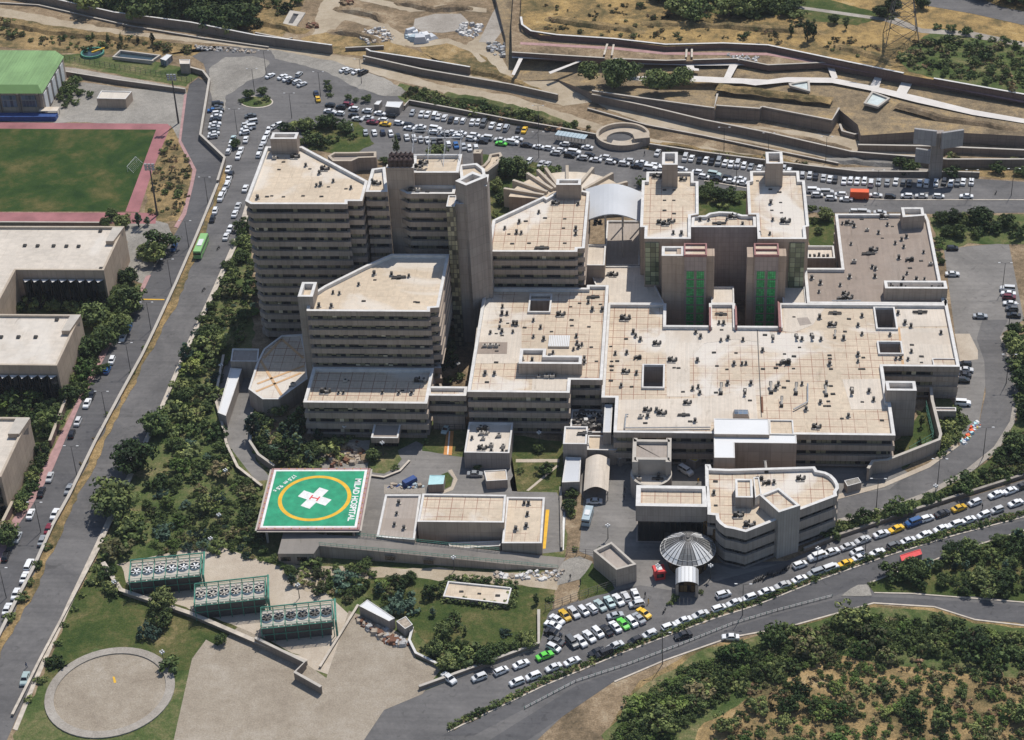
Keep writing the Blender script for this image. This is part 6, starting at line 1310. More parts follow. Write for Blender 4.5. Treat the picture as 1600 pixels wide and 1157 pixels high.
row('north row of the taxi parking lot', 840, 900, 7.619, [(325,465,'y'),(430,430,'w',(.65,.8)),(545,412,'w'),(645,382,'w'),(745,348,'t'),(857,307,'t',(.6,.8)),(960,282,'w',(.6,.8)),(1050,248,'w',(.5,.9)),(1165,217,'w',(.45,.9))], (.7,.75), 1)
row('west corner of the taxi parking lot', 840, 900, 7.619, [(230,518,'w',(1,.6)),(180,587,'w',(1,.35)),(185,678,'k',(1,.3)),(222,772,'g',(1,.45)),(190,850,'w',(1,.5)),(85,948,'n',(1,-.35))], (1,.4), 1, True)
row('middle rows of the taxi parking lot', 840, 900, 7.619, [(1180,332,'w',(1,-.2)),(1265,442,'y',(.85,.6)),(1205,502,'s'),(1120,542,'w'),(1020,567,'n'),(925,603,'w'),(925,470,'s',(1,-.25)),(820,643,'k'),(715,667,'w'),(615,717,'w'),(512,772,'w'),(410,787,'g')], (.72,.75), 1)
row('hedge side line below the taxi parking', 840, 900, 7.619, [(190,1087,'w'),(410,1017,'w'),(925,832,'w'),(790,925,'k'),(705,905,'k'),(1160,768,'k'),(1335,692,'w')], (1,-.42), 1)
row('bottom end of the south service lane', 660, 850, 4, [(165,838,'w',(.8,.6)),(355,832,'w'),(492,792,'w'),(617,750,'w'),(590,862,'w'),(692,826,'w')], (1,-.4), 1)
row('upper line on the south service lane', 1040, 730, 2.857, [(600,435,'w'),(673,400,'w'),(740,378,'w'),(813,353,'w'),(880,325,'w'),(855,378,'w'),(963,298,'w'),(1030,275,'y'),(1105,248,'b'),(1167,228,'w'),(1235,206,'k'),(1310,182,'y'),(1380,157,'w'),(1475,122,'w'),(1540,104,'w'),(1592,85,'k')], (1,-.35), 1)
row('hedge side line on the south lane', 1040, 730, 2.857, [(15,712,'w'),(80,685,'w'),(155,658,'w'),(238,630,'w'),(307,605,'w'),(373,582,'w'),(450,555,'w'),(523,527,'w'),(598,500,'w'),(668,473,'s'),(738,450,'w'),(805,428,'y'),(867,403,'w'),(945,380,'w'),(1018,348,'g'),(1083,328,'w'),(1155,303,'w'),(1230,275,'w'),(1292,255,'w'),(1353,235,'w'),(1420,212,'w'),(1480,190,'w'),(1563,160,'w')], (1,-.36), 1)
row('driving on the south roads', 1040, 730, 2.857, [(258,567,'w'),(78,750,'k'),(290,758,'w',(1,0))], (1,-.3), 1)
row('column at the right of the east car park', 1150, 250, 3.549, [(1505,715,'w'),(1510,740,'w'),(1515,760,'r'),(1520,795,'w'),(1530,825,'g'),(1540,860,'k')], (1,.05), vert=True)
row('loose cars in the east car park', 1150, 250, 3.549, [(1355,865,'s'),(1200,632,'w'),(1200,488,'k')], (1,0))
row('column beside the main block east wall', 1100, 440, 3.2, [(1305,412,'k'),(1310,440,'w'),(1300,467,'k'),(1295,492,'k'),(1295,607,'w')], (1,.05), vert=True)
row('yards beside the annex and warehouse', 960, 660, 3.99, [(445,302,'w',(.8,.5)),(-870,321,'s',(1,0)),(-125,491,'w',(1,0)),(-1050,40,'t',(.6,-1)),(-788,661,'k',(.1,-1))], (1,.1), 1)
row('far boulevard', 1200, 0, 3.99, [(1360,95,'k'),(1470,130,'y')], (1,.2))
for (desc, vert), lst in CARS.items():
    lst.sort(key=lambda t: t[2 if vert else 1])
    for i, (o, px, py, cn, cat) in enumerate(lst):
        tag(o, '%s, %s from %s, %s' % (cn, ordn(i), 'top' if vert else 'left', desc), cat, 'cars and vans around the hospital')
def boxy(name, label, cat, px, py, h, L, Wv, Hv, mat, roofmat, strip='car_glass', fr=.0):
    x, y = P(px, py, Hv*.6); a = P(px-h[0]*4, py-h[1]*4, 1); b = P(px+h[0]*4, py+h[1]*4, 1); rz = math.atan2(b[1]-a[1], b[0]-a[0])
    o = empty(name, label, cat, (x, y, .04), rz)
    def pt(nm, mb, m): return mb.build(nm, m, o)
    mb = MB(); mb.box(0, 0, .35, L, Wv, Hv*.45); mb.box(0, 0, Hv*.45+.352, L*.99, Wv*.97, Hv*.55-.36, 0, 0, 0, .98); pt('body', mb, [mat])
    if roofmat: mb = MB(); mb.box(-L*.02, 0, Hv, L*.34, Wv*.6, .18); pt('roof_unit', mb, [roofmat])
    if strip: mb = MB(); mb.box(0, 0, Hv*.52, L*.992, Wv*.985, Hv*.26, 0); pt('windows', mb, [strip])
    for sx in (-.3, .32):
        for sy in (-.5, .5): pt('wheel', wheel_mb(sx*L, sy*Wv, .45), ['tyre', 'steel'])
    return o
boxy('city_bus', 'long green bus with white roof unit beside the barrier', 'bus', 314, 384, (.42, -1), 12, 2.6, 3.1, 'bus_green', 'white_sheet')
boxy('covered_truck', 'bright orange covered truck in the eastbound queue', 'truck', 1343, 303, (1, .03), 6.2, 2.5, 3.0, 'orange_tarp', None, None)
boxy('minibus', 'grey minibus on the entrance forecourt', 'minibus', 918, 806, (.3, -1), 6.2, 2.2, 2.6, 'galvanised', 'white_sheet')
boxy('blue_skip_truck', 'small dark blue truck near the turning circle', 'truck', 640, 752, (1, -.5), 4, 1.8, 1.6, 'blue_sheet', None, None)
# motorcycles
def moto_parts():
    a = MB()
    for x in (-.65, .65):
        for i in range(10):
            t, u = 2*math.pi*i/10, 2*math.pi*(i+1)/10; a.bar((x+.3*math.cos(t), 0, .3+.3*math.sin(t)), (x+.3*math.cos(u), 0, .3+.3*math.sin(u)), .07)
    b = MB(); b.bar((-.6, 0, .45), (.5, 0, .75), .14); b.box(-.25, 0, .72, .8, .28, .14); b.box(.2, 0, .75, .42, .3, .24); b.bar((.65, 0, .3), (.45, 0, 1.05), .05); b.bar((.42, -.35, 1.05), (.42, .35, 1.05), .04)
    return a, b
ma, mb_ = moto_parts(); oa = ma.build('wheels', ['tyre']); ob = mb_.build('frame', ['dark_metal']); mea, meb = oa.data, ob.data
for o_ in (oa, ob): bpy.data.objects.remove(o_)
mcs = []; random.seed(4)
for i, (x, y) in enumerate([(875,985),(890,980),(905,975),(920,968),(935,975),(950,950),(965,945),(980,940),(995,945),(1010,940),(1040,925),(1055,915),(1070,905),(1080,912)]):
    px, py = 960+x/3.99, 660+y/3.99; q = P(px, py, .5); o = bpy.data.objects.new('motorcycle', None); C.objects.link(o); o.location = q+(.04,); o.rotation_euler = (0, R(6), R(70)+random.uniform(-.3, .3))
    for nm, me in (('wheels', mea), ('frame', meb)): c = bpy.data.objects.new(nm, me); C.objects.link(c); c.parent = o
    mcs.append((o, px, py, 'parked'))
for lab, q in (('motorcycle riding alone on the northeast road', (1556, 301)), ('motorcycle on the west road below the bus', (341, 388)), ('second motorcycle further down the west road', (318, 453)), ('motorcycle leaning by the forecourt planting', (1038, 954))):
    o = bpy.data.objects.new('motorcycle', None); C.objects.link(o); o.location = P(*q, .5)+(.04,); o.rotation_euler = (0, 0, R(65))
    for nm, me in (('wheels', mea), ('frame', meb)): c = bpy.data.objects.new(nm, me); C.objects.link(c); c.parent = o
    tag(o, lab, 'motorcycle')
rank(mcs, 'motorcycle', 'in the row below the annex', 'motorcycle', 'motorcycles parked below the annex', 20)
# people: one continuous skinned figure each, arms and stride posed
def person(px, py, label, cloth, face=0, lvl=0, seed=0):
    x, y = P(px, py, lvl+.8); me = bpy.data.meshes.new('person')
    v = [(0,0,.95),(0,0,1.25),(0,0,1.45),(0,0,1.58),(0,0,1.70),(-.1,0,.9),(-.13,.12,.5),(-.14,-.02,.06),(-.14,.14,.03),(.1,0,.9),(.13,-.1,.5),(.14,-.22,.08),(.14,-.08,.04),(-.2,0,1.42),(-.27,.05,1.15),(-.25,.2,.92),(.2,0,1.42),(.27,-.05,1.15),(.26,.08,.9)]
    e = [(0,1),(1,2),(2,3),(3,4),(0,5),(5,6),(6,7),(7,8),(0,9),(9,10),(10,11),(11,12),(2,13),(13,14),(14,15),(2,16),(16,17),(17,18)]
    rad = [.15,.15,.13,.06,.11,.1,.07,.05,.05,.1,.07,.05,.05,.07,.05,.035,.07,.05,.035]
    me.from_pydata(v, e, []); o = bpy.data.objects.new('person', me); C.objects.link(o); md = o.modifiers.new('skin', 'SKIN')
    for i, r in enumerate(rad): me.skin_vertices[0].data[i].radius = (r, r)
    me.skin_vertices[0].data[0].use_root = True
    sb = o.modifiers.new('sub', 'SUBSURF'); sb.levels = sb.render_levels = 1
    dg = bpy.context.evaluated_depsgraph_get(); m2 = bpy.data.meshes.new_from_object(o.evaluated_get(dg)); bpy.data.objects.remove(o)
    m2.materials.clear(); m2.materials.append(M[cloth]); m2.materials.append(M['skin'])
    for p in m2.polygons:
        if p.center.z > 1.56 or (p.center.z < .98 and abs(p.center.x) > .22): p.material_index = 1
    o = bpy.data.objects.new('person', m2); C.objects.link(o); o.location = (x, y, lvl+.04); o.rotation_euler = (0, 0, face)
    hair = MB(); hair.cyl(0, -.02, 1.66, 1.84, .115, .07, 10); h = hair.build('hair', ['black_metal'], o)
    return tag(o, label, 'person')
person(875, 993, 'person in light trousers walking between the parked lines', 'cloth_blue', .4)
person(1008, 930, 'person standing at the corner of the taxi parking', 'cloth_dark', 1)
person(1535, 792, 'person in dark clothes crossing the south service lane', 'cloth_dark', 2)
person(891, 902, 'person walking on the dusty path near the ramp', 'cloth_dark', .2)
person(907, 910, 'person by the lawn corner below the guard building', 'cloth_dark', 2.2)
person(41, 1040, 'person in blue walking on the west road', 'cloth_blue', 1.4)
person(976, 767, 'person in black beside the apse', 'cloth_dark', .5)
person(975, 778, 'person following behind near the apse', 'cloth_dark', 2.5)
person(1091, 751, 'person in yellow vest by the annex yard', 'yellow_paint', .7)
person(1013, 940, 'guard in a yellow vest beside the taxi exit', 'yellow_paint', 1.7)
person(1007, 240, 'person walking on the car park by the spiral ramp', 'cloth_dark', 1.1)
person(424, 212, 'person crossing the curved line of cars', 'cloth_dark', .3)
# ------------------------------------------------------------ roof vents
def vent_mesh(kind):
    mb = MB(); 
    if kind == 'g':      # plinth, two stub ducts and a cowl
        mb.box(0, 0, 0, 1.5, .9, .25, 0, 1); mb.box(0, .05, .25, .75, .6, .95, 0, 0); mb.box(0, -.2, 1.05, .9, .95, .35, 0, 2, 2, .8)
    elif kind == 's': mb.box(0, 0, 0, 1.3, .75, .22, 0, 0, 0, .85)
    elif kind == 'B':
        mb.box(-.7, .2, 0, 1.2, 1.1, 1.2, 0, 0); mb.box(.7, -.1, 0, 1.1, .9, .9, .2, 2); mb.box(0, -.8, 0, 2.6, .5, .3, 0, 1); mb.cyl(-.7, .2, 1.2, 1.5, .45, .45, 10, 2); mb.bar((.7, 0, .8), (-1.5, .5, .8), .15, 1)
        mb.box(1.4, .7, 0, .6, .6, 1.1, .4, 2); mb.cyl(.1, .9, 0, 1.4, .22, .22, 8, 0)
    elif kind == 'T':    # tall pale inclined duct on a dark base
        mb.box(0, -.9, 0, 1.1, .9, .7, 0, 0); mb.bar((0, -.6, .5), (0, 2.0, 1.6), .38, 1, 6); mb.box(0, 2.1, .6, .9, .6, 1.2, 0, 2)
    elif kind == 'L': mb.bar((-2.2, 0, .35), (2.2, .2, .35), .28, 2, 6); mb.bar((-2.0, .8, .3), (2.0, .9, .3), .18, 0, 6); mb.box(0, .4, 0, 1.2, 1.6, .55, 0, 0)
    elif kind == 'W': mb.box(0, 0, .15, 1.35, 1.0, .85, 0, 1); mb.cyl(0, 0, 1.002, 1.12, .36, .36, 10, 0); mb.box(-.9, -.7, 0, .4, .4, .4, 0, 2); mb.box(0, 0, 0, 1.1, .8, .15, 0, 0)
    o = mb.build('roof_vent', ['black_metal', 'pale_concrete', 'vent_grey']); me = o.data; bpy.data.objects.remove(o); return me
VM = {k: vent_mesh(k) for k in 'gsBTLW'}
VN = dict(g=('dark cowled roof vent', 'vent'), s=('small flat roof outlet', 'roof outlet'), B=('cluster of dark fans and ducts', 'air handler'), T=('pale duct on dark base', 'duct'), L=('long low dark pipe unit', 'pipe unit'), W=('boxy white air unit', 'air unit'))
VOBJ = dict(g='roof_vent', s='roof_outlet', B='air_handler', T='roof_duct', L='pipe_unit', W='air_unit')
def vents(place, ox, oy, s, z, lst):
    by = {}; random.seed(len(lst))
    for t in lst:
        k = t[2] if len(t) > 2 else 'g'; px, py = ox+t[0]/s, oy+(t[1]+4)/s; x, y = P(px, py, z+.3)
        o = bpy.data.objects.new(VOBJ[k], VM[k]); C.objects.link(o); o.location = (x, y, z); o.rotation_euler = (0, 0, random.choice((0, 0, math.pi))+random.uniform(-.1, .1)); sc = random.uniform(.72, 1.05); o.scale = (sc, sc, sc)
        by.setdefault(k, []).append((o, x, y, ''))
    for k, items in by.items():
        n = len(items); nb = max(1, math.ceil(n/10)); items.sort(key=lambda t: t[2])
        for b in range(nb):
            pr = sorted(items[round(b*n/nb):round((b+1)*n/nb)], key=lambda t: t[1])
            nm = BANDS[nb][b] if nb in BANDS else ('front' if b == 0 else 'back' if b == nb-1 else ORD[b])
            for i, (o, x, y, a_) in enumerate(pr):
                lab = VN[k][0]+', '+((ordn(i)+' from left') if len(pr) > 1 else 'only one')+((' in %s row' % nm) if nm else '')+', '+place
                tag(o, lab, VN[k][1], VN[k][0]+'s on the '+place if n > 1 else None)
vents('central block roof', 700, 440, 3.99, 13.6, [(340,155),(337,200),(368,200),(330,240),(322,282),(337,308),(265,315),(405,310),(408,262),(428,265),(533,238),(577,285),(533,340),(597,355),(700,205,'B'),(765,150,'s'),(770,232,'s'),(772,268,'s'),(878,275,'s'),(645,305,'s'),(800,340),(805,380),(835,390),(815,405),(783,418),(893,402,'s'),(900,172),(962,172),(875,128),(905,95,'L'),(950,135,'s'),(820,128,'s'),(372,253,'s'),(477,280,'s'),(300,318,'s'),(337,330,'s'),(300,497,'s'),(232,570),(290,572),(242,620,'s'),(850,480),(850,500),(925,490,'s'),(655,440),(632,470),(862,597,'s'),(230,400,'W'),(265,400,'W'),(300,400,'W'),(303,428,'s'),(565,590,'W'),(615,590,'W'),(650,590,'W')])
vents('L shaped roof box', 700, 440, 3.99, 16.3, [(465,480),(525,490),(632,470)])
vents('western main roof', 700, 440, 3.99, 10.45, [(1130,220),(1100,230,'B'),(1155,315),(1170,335),(1200,358),(1110,350,'s'),(1015,397,'s'),(1043,447),(1115,440),(1185,468,'B'),(1300,385,'B'),(1020,490,'s'),(1055,488,'s'),(1020,520,'s'),(1020,545,'s'),(1105,560,'B'),(1175,570),(1015,610,'s'),(1080,645),(1145,648,'s'),(1395,490,'B'),(1410,530,'s'),(1437,532,'s'),(1555,488),(1465,680,'s'),(1525,668),(1570,690),(1560,655),(1490,755,'B'),(1240,800,'B'),(1245,835),(1300,798),(1330,820,'B'),(1230,875,'s'),(1540,865),(1510,865,'s'),(1545,312),(1575,340),(1200,840,'W'),(1470,830,'L')])
vents('eastern main roof', 1100, 440, 3.2, 10.45, [(50,348,'s'),(160,350,'s'),(85,290),(120,280),(195,290),(150,408),(190,410),(210,408),(65,415,'s'),(115,432,'s'),(118,505),(235,505),(85,545,'T'),(205,545,'T'),(60,548,'s'),(230,588,'s'),(345,275,'T'),(305,260,'s'),(293,340),(403,355,'s'),(450,367,'s'),(478,322,'s'),(410,400,'B'),(370,408,'s'),(360,425,'s'),(448,428,'s'),(295,430,'s'),(462,270,'T'),(490,285),(540,268,'T'),(585,285),(655,268,'T'),(698,283),(640,215,'B'),(705,243,'s'),(450,170,'s'),(578,178),(655,155,'L'),(725,180,'s'),(790,170),(770,215),(790,258),(628,362,'s'),(630,378,'s'),(628,408),(635,430,'s'),(770,362),(797,373,'s'),(770,395),(780,430,'s'),(797,430,'s'),(930,262),(960,380),(983,380),(1020,385),(1005,203),(1035,222),(970,155),(1185,255),(1040,310,'s'),(1037,348),(1088,368,'s'),(1088,398,'s'),(372,508),(360,530),(335,540,'T'),(400,523,'s'),(490,510),(460,545,'T'),(420,490,'s'),(612,510),(610,555,'T'),(635,515,'s'),(645,555,'s'),(740,540,'T'),(825,545),(848,590),(792,595,'s'),(388,608,'T'),(510,635),(582,600),(605,615,'s'),(625,615,'s'),(622,592,'s'),(722,668),(690,678,'s'),(890,687,'s'),(560,725,'B'),(85,160,'L'),(75,205),(98,205),(88,235,'s'),(1080,145,'L')])
vents('northeast brown roof', 1150, 250, 3.549, 10.2, [(590,348),(625,350,'B'),(655,365),(697,322,'s'),(820,315,'B'),(840,355),(868,362,'s'),(728,385,'W'),(790,402),(812,427,'s'),(945,425),(918,440),(883,460),(930,478),(638,462),(760,500,'B'),(735,518,'L'),(655,562,'W'),(755,590),(773,600),(903,542),(965,548,'B'),(1027,553,'s'),(1040,510),(1080,575,'W'),(965,593,'s'),(948,625),(630,645),(770,645),(420,652),(468,682),(578,690),(460,727),(605,740,'B'),(620,765,'B'),(585,765,'B'),(928,655),(1000,658),(1045,657)])
vents('small annex roof', 1150, 250, 3.549, 8, [(410,535),(435,538),(460,528),(485,538),(508,535)])
vents('left pavilion roof', 980, 220, 3.857, 25.8, [(175,215,'B'),(335,232,'B'),(225,290,'s'),(283,290,'s'),(225,352,'s'),(281,352,'s'),(225,413,'s'),(282,432,'s'),(200,492,'B'),(230,500,'B'),(262,485,'B'),(278,555),(327,557),(225,245,'s'),(283,245,'s')])
vents('link roof between the pavilions', 980, 220, 3.857, 25.2, [(440,475),(492,472),(555,490,'L'),(600,470),(635,458,'B'),(695,500)])
vents('right pavilion roof', 980, 220, 3.857, 25.8, [(860,232),(917,232),(785,235,'s'),(863,286,'s'),(918,303,'s'),(865,372),(867,350,'s'),(925,365,'s'),(872,412,'s'),(930,427,'s'),(877,473),(950,487,'B'),(860,557),(800,557)])
vents('middle ward block roof', 750, 250, 3.99, 25.8, [(467,270,'B'),(612,270),(367,323),(405,355,'s'),(245,383),(285,375,'s'),(155,422),(180,455,'s'),(228,452),(258,452),(528,360,'s'),(520,418,'s'),(597,430),(597,460),(385,548,'L'),(200,515,'s'),(305,512,'s'),(528,512,'s')])
vents('west tower roof', 370, 190, 3.99, 47, [(235,225,'W'),(360,220,'B'),(290,245,'s'),(262,292,'s'),(430,270),(455,288,'s'),(515,318),(545,295,'B'),(602,368),(497,395),(523,390),(570,400,'s'),(712,410),(680,412,'s'),(130,472),(217,456,'s'),(187,461,'s'),(290,462,'s'),(412,456,'s'),(527,460,'s')])
vents('link wing roof', 370, 190, 3.99, 48.5, [(870,385,'B'),(845,372)])
vents('central wing roof', 370, 190, 3.99, 48, [(1090,425,'B'),(1130,425,'W'),(1187,430,'s')])
vents('plant room roof', 370, 190, 3.99, 52.5, [(1130,280,'B'),(1160,260,'B')])
vents('lower west block roof', 370, 190, 3.99, 30.5, [(857,945),(965,950),(1073,960),(860,980,'s'),(760,1012),(600,1065),(640,1068),(790,1112,'s'),(1110,1117,'s'),(1128,1120,'s'),(512,1148),(590,1148),(1010,970,'L')])
vents('podium roof', 350, 440, 3.99, 11.6, [(757,618,'W'),(627,687,'B'),(715,687),(745,690),(987,690),(1090,690),(1112,672,'s'),(1170,690),(1215,620,'B'),(1245,615,'W')])
vents('hexagonal terrace', 350, 440, 3.99, 5.65, [(430,640,'W')])
vents('southeast annex roof', 960, 660, 3.99, 11.25, [(620,440),(630,360,'s'),(632,510,'s'),(905,345,'B'),(950,370,'B'),(995,370),(1160,350,'B'),(770,580,'B'),(838,640,'B'),(945,290,'T')])
vents('round apse roof', 960, 660, 3.99, 5.35, [(155,350,'W'),(270,350,'L'),(200,290,'W'),(275,330)])
vents('left warehouse roof', 380, 660, 3.99, 3.9, [(970,498),(957,565),(943,633),(1002,655)])
vents('right warehouse roof', 700, 620, 3.99, 3.9, [(475,663),(502,665),(495,733),(488,802),(423,822)])
vents('fan building roof', 700, 620, 3.99, 4.8, [(205,190,'W'),(245,192,'W'),(210,225,'W'),(240,225,'W'),(220,258,'W'),(150,255),(318,240,'W'),(270,300,'W'),(345,305,'W'),(210,320,'B'),(270,330),(340,335),(370,330,'s'),(118,340,'s'),(215,195,'B')])
vents('cube building roof', 700, 620, 3.99, 7.5, [(852,230,'L')])
vents('court equipment roof', 700, 620, 3.99, 4.5, [(800,110,'W'),(845,110,'W'),(875,115,'W'),(915,110,'W'),(955,110,'W'),(800,160,'B'),(870,165,'B'),(925,190,'B'),(830,150)])
vents('pale link roof', 750, 250, 3.99, 13.9, [(730,385,'B'),(715,400),(750,395)])
vents('beige link roof', 750, 250, 3.99, 9.8, [(740,560,'B'),(735,590),(800,710,'W'),(830,715,'B')])
vents('garden store roof', 660, 850, 4, 1.0, [(243,290,'s'),(355,303,'s'),(470,315,'s'),(225,340,'s'),(340,350,'s'),(455,362,'s')])
# ------------------------------------------------------------ lamps
def lamp_parts(h, arms):
    p = MB(); p.cyl(0, 0, 0, h, .13, .07, 6); a = MB(); l = MB()
    if arms:
        for s in (-1, 1): a.bar((0, 0, h), (s*1.6, 0, h+.25), .05); l.box(s*1.8, 0, h+.15, .7, .26, .12)
    else: a.box(0, 0, h-.1, .5, .5, .2)
    return p, a, l
LM = {}
for k, (h, arms) in (('street', (10, 1)), ('garden', (4.2, 0))):
    p, a, l = lamp_parts(h, arms)
    if k == 'garden':
        l = MB()
        for i in range(4): t = math.pi/2*i; l.cyl(.45*math.cos(t), .45*math.sin(t), h, h+.45, .22, .2, 8)
    LM[k] = []; per = 9 if k == 'garden' else 6; ls = []
    for i in range(0, len(l.f), per):
        m_ = MB()
        for f in l.f[i:i+per]: m_.face([l.v[j] for j in f])
        ls.append(('lamp_head', m_, 'white_sheet'))
    for nm, mb, mt in [('pole', p, 'dark_metal'), ('arm', a, 'dark_metal')]+ls:
        o = mb.build(nm, [mt]); LM[k].append((nm, o.data)); bpy.data.objects.remove(o)
def lamps(kind, place, lst, name='street_lamp', lvl=0, rz=0):
    it = []
    for a, b in lst:
        x, y = P(a, b, lvl); o = bpy.data.objects.new(name, None); C.objects.link(o); o.location = (x, y, lvl); o.rotation_euler = (0, 0, rz)
        for nm, me in LM[kind]: c = bpy.data.objects.new(nm, me); C.objects.link(c); c.parent = o
        it.append((o, x, b, 'tall' if kind == 'street' else 'white'))
    it.sort(key=lambda t: -t[2])
    for i, t in enumerate(it): tag(t[0], '%s %s, %s from bottom, %s' % ('tall double armed street' if kind == 'street' else 'white globe', 'lamp', ordn(i), place), 'street lamp' if kind == 'street' else 'garden lamp', place)
lamps('street', 'along the left road barrier', [(64,832),(120,743),(167,657),(204,580),(236,516),(268,448),(295,387),(325,318),(10,935)])
lamps('street', 'around the north car park', [(416,117),(398,146),(456,185),(371,210),(501,151),(565,131),(842,247),(842,205),(1200,249),(1131,240),(1290,255),(1370,308),(1580,306),(1515,308),(1150,296)])
lamps('street', 'along the curved access road', [(1369,796),(1464,765),(1536,715),(1575,520),(1572,600),(1566,455)])
lamps('street', 'on the south boulevard', [(1035,1038),(1160,962)])
lamps('garden', 'in the hospital gardens', [(540,686),(599,712),(717,588),(843,696),(710,892),(348,590),(355,755),(345,825),(332,862),(468,935),(1352,862),(1460,780),(1110,905),(1028,905),(1277,878),(950,842),(257,1040),(182,930)], 'garden_lamp')
# ------------------------------------------------------------ vegetation
def crown_mesh(name, r, h, n, leaf, mat, seed, shape='round', z0=1.5, trunk=True, clump=.34, mat2=None):
    rnd = random.Random(seed); mb = MB()
    cl = []
    nc = max(6, int(n/22))
    for i in range(nc):
        for _ in range(30):
            x, y, z = rnd.uniform(-1, 1), rnd.uniform(-1, 1), rnd.uniform(-1, 1); d = x*x+y*y+z*z
            if .18 < d < 1: break
        if shape == 'cone': k = 1-(z+1)/2*.88; x *= k; y *= k
        elif shape == 'column': x *= .9; y *= .9
        wob = 1+.22*math.sin(3*math.atan2(y, x)+seed)+rnd.uniform(-.12, .12)
        cl.append((x*wob, y*wob, z, rnd.uniform(.7, 1.25)))
    for k in range(n):
        cx, cy, cz, cs = cl[k % nc]; rr = clump*cs*(1-(.6*(cz+1)/2 if shape == 'cone' else 0))
        a, b = rnd.uniform(0, 2*math.pi), math.acos(rnd.uniform(-1, 1)); q = rr*rnd.uniform(.6, 1)
        nx, ny, nz = math.sin(b)*math.cos(a), math.sin(b)*math.sin(a), math.cos(b)
        px, py, pz = (cx+q*nx)*r, (cy+q*ny)*r, z0+(h-z0)*(.5+.5*(cz+q*nz*.9)/1.15)
        N = Vector((nx+rnd.uniform(-.5, .5), ny+rnd.uniform(-.5, .5), nz+.45+rnd.uniform(-.5, .5))).normalized()
        u = N.orthogonal().normalized(); v = N.cross(u); t = rnd.uniform(0, math.pi); s = leaf*rnd.uniform(.6, 1.3)
        U = (u*math.cos(t)+v*math.sin(t))*s; V = (v*math.cos(t)-u*math.sin(t))*s*.75; c = Vector((px, py, max(.1, pz)))
        mb.face([c-U, c-V*.9, c+U, c+V], 1 if mat2 and (k % nc) % 3 == 0 else 0)
    o = mb.build('crown', [M[mat]]+([M[mat2]] if mat2 else [])); me = o.data; bpy.data.objects.remove(o); tm = None
    if trunk:
        t = MB(); t.cyl(0, 0, 0, z0+(h-z0)*.5, .05*r+.09, .03*r+.04, 7)
        for i in range(5):
            a = 2*math.pi*i/5+seed; zz = z0+(h-z0)*(.08+.07*i); t.bar((0, 0, zz), (r*.6*math.cos(a), r*.6*math.sin(a), zz+(h-z0)*.3), .05*r/3+.03)
        o = t.build('trunk', ['bark']); tm = o.data; bpy.data.objects.remove(o)
    return me, tm
VEG = {}
def veg(key, cnt, *a, **k): VEG[key] = [crown_mesh(key, *a[:5], seed=17*i+len(key), **k) for i in range(cnt)]
veg('broad', 4, 1.0, 1.75, 2200, .10, 'leaf_dark', z0=.22, mat2='leaf_mid')
veg('mid', 4, 1.0, 1.5, 900, .125, 'leaf_mid', z0=.2, mat2='leaf_dark')
veg('bright', 2, 1.0, 1.4, 700, .13, 'leaf_bright', z0=.2, mat2='leaf_mid')
veg('olive', 3, 1.0, 1.2, 600, .14, 'leaf_olive', z0=.12, mat2='leaf_mid')
veg('blue', 2, 1.0, .8, 700, .12, 'leaf_blue', z0=.02, clump=.3)
veg('pine', 2, 1.0, 2.6, 900, .12, 'leaf_blue', z0=.3, shape='cone', mat2='leaf_dark')
veg('cypress', 2, 1.0, 5.2, 800, .18, 'leaf_dark', z0=.2, shape='column', clump=.3)
veg('shrub', 4, 1.0, 1.05, 420, .15, 'leaf_mid', z0=.0, mat2='leaf_dark')
veg('dshrub', 3, 1.0, 1.05, 420, .15, 'leaf_dark', z0=.0, mat2='leaf_mid')
veg('dry', 3, 1.0, .7, 260, .16, 'leaf_dry', z0=.0, mat2='leaf_olive')
KIND = dict(broad=('dark leafy tree', 'tree', 'broadleaf_tree', 1), mid=('mid green tree', 'tree', 'broadleaf_tree', 1), bright=('bright green tree', 'tree', 'broadleaf_tree', 1), olive=('olive brown bush', 'bush', 'bush', 0),
            blue=('spreading blue green juniper', 'shrub', 'juniper_shrub', 0), pine=('blue green conifer', 'tree', 'conifer_tree', 1), cypress=('narrow dark cypress', 'tree', 'cypress_tree', 1),
            shrub=('green shrub', 'shrub', 'shrub', 0), dshrub=('dark green shrub', 'shrub', 'shrub', 0), dry=('dry yellow brown bush', 'bush', 'bush', 0))
SPECS = []; vr = random.Random(99)
def plant(k, x, y, r, place, lvl=0, hs=1):
    SPECS.append((k, x, y, lvl, r, r*hs*vr.uniform(.9, 1.1), vr.uniform(0, 6.28), vr.randrange(12), place))
def trees(place, lst, lvl=0, hs=1):
    """(kind, px, py, radius in photo pixels): centre of the crown"""
    for k, px, py, rp in lst:
        h = {'broad': 1.75, 'mid': 1.5, 'bright': 1.4, 'pine': 2.6, 'cypress': 5.2, 'olive': 1.2}.get(k, 1.0)
        a = P(px-rp, py, lvl); b = P(px+rp, py, lvl); r = (b[0]-a[0])/2*.93
        x, y = P(px, py, lvl+h*r*hs*.5); plant(k, x, y, r, place, lvl, hs)
def scatter(place, poly, n, kinds, rmin, rmax, seed, lvl=0, gap=.75, avoid=()):
    rnd = random.Random(seed); w_ = PZ(poly, lvl); xs = [q[0] for q in w_]; ys = [q[1] for q in w_]; put = []; tries = 0
    while len(put) < n and tries < n*40:
        tries += 1; x, y = rnd.uniform(min(xs), max(xs)), rnd.uniform(min(ys), max(ys)); r = rmin+(rmax-rmin)*rnd.random()**2
        if not inside(w_, x, y) or any((x-a)**2+(y-b)**2 < ((r+c)*gap)**2 for a, b, c in put): continue
        if any((x-a)**2+(y-b)**2 < (c+r*.6)**2 for a, b, c in avoid): continue
        put.append((x, y, r)); plant(rnd.choice(kinds), x, y, r, place, lvl)
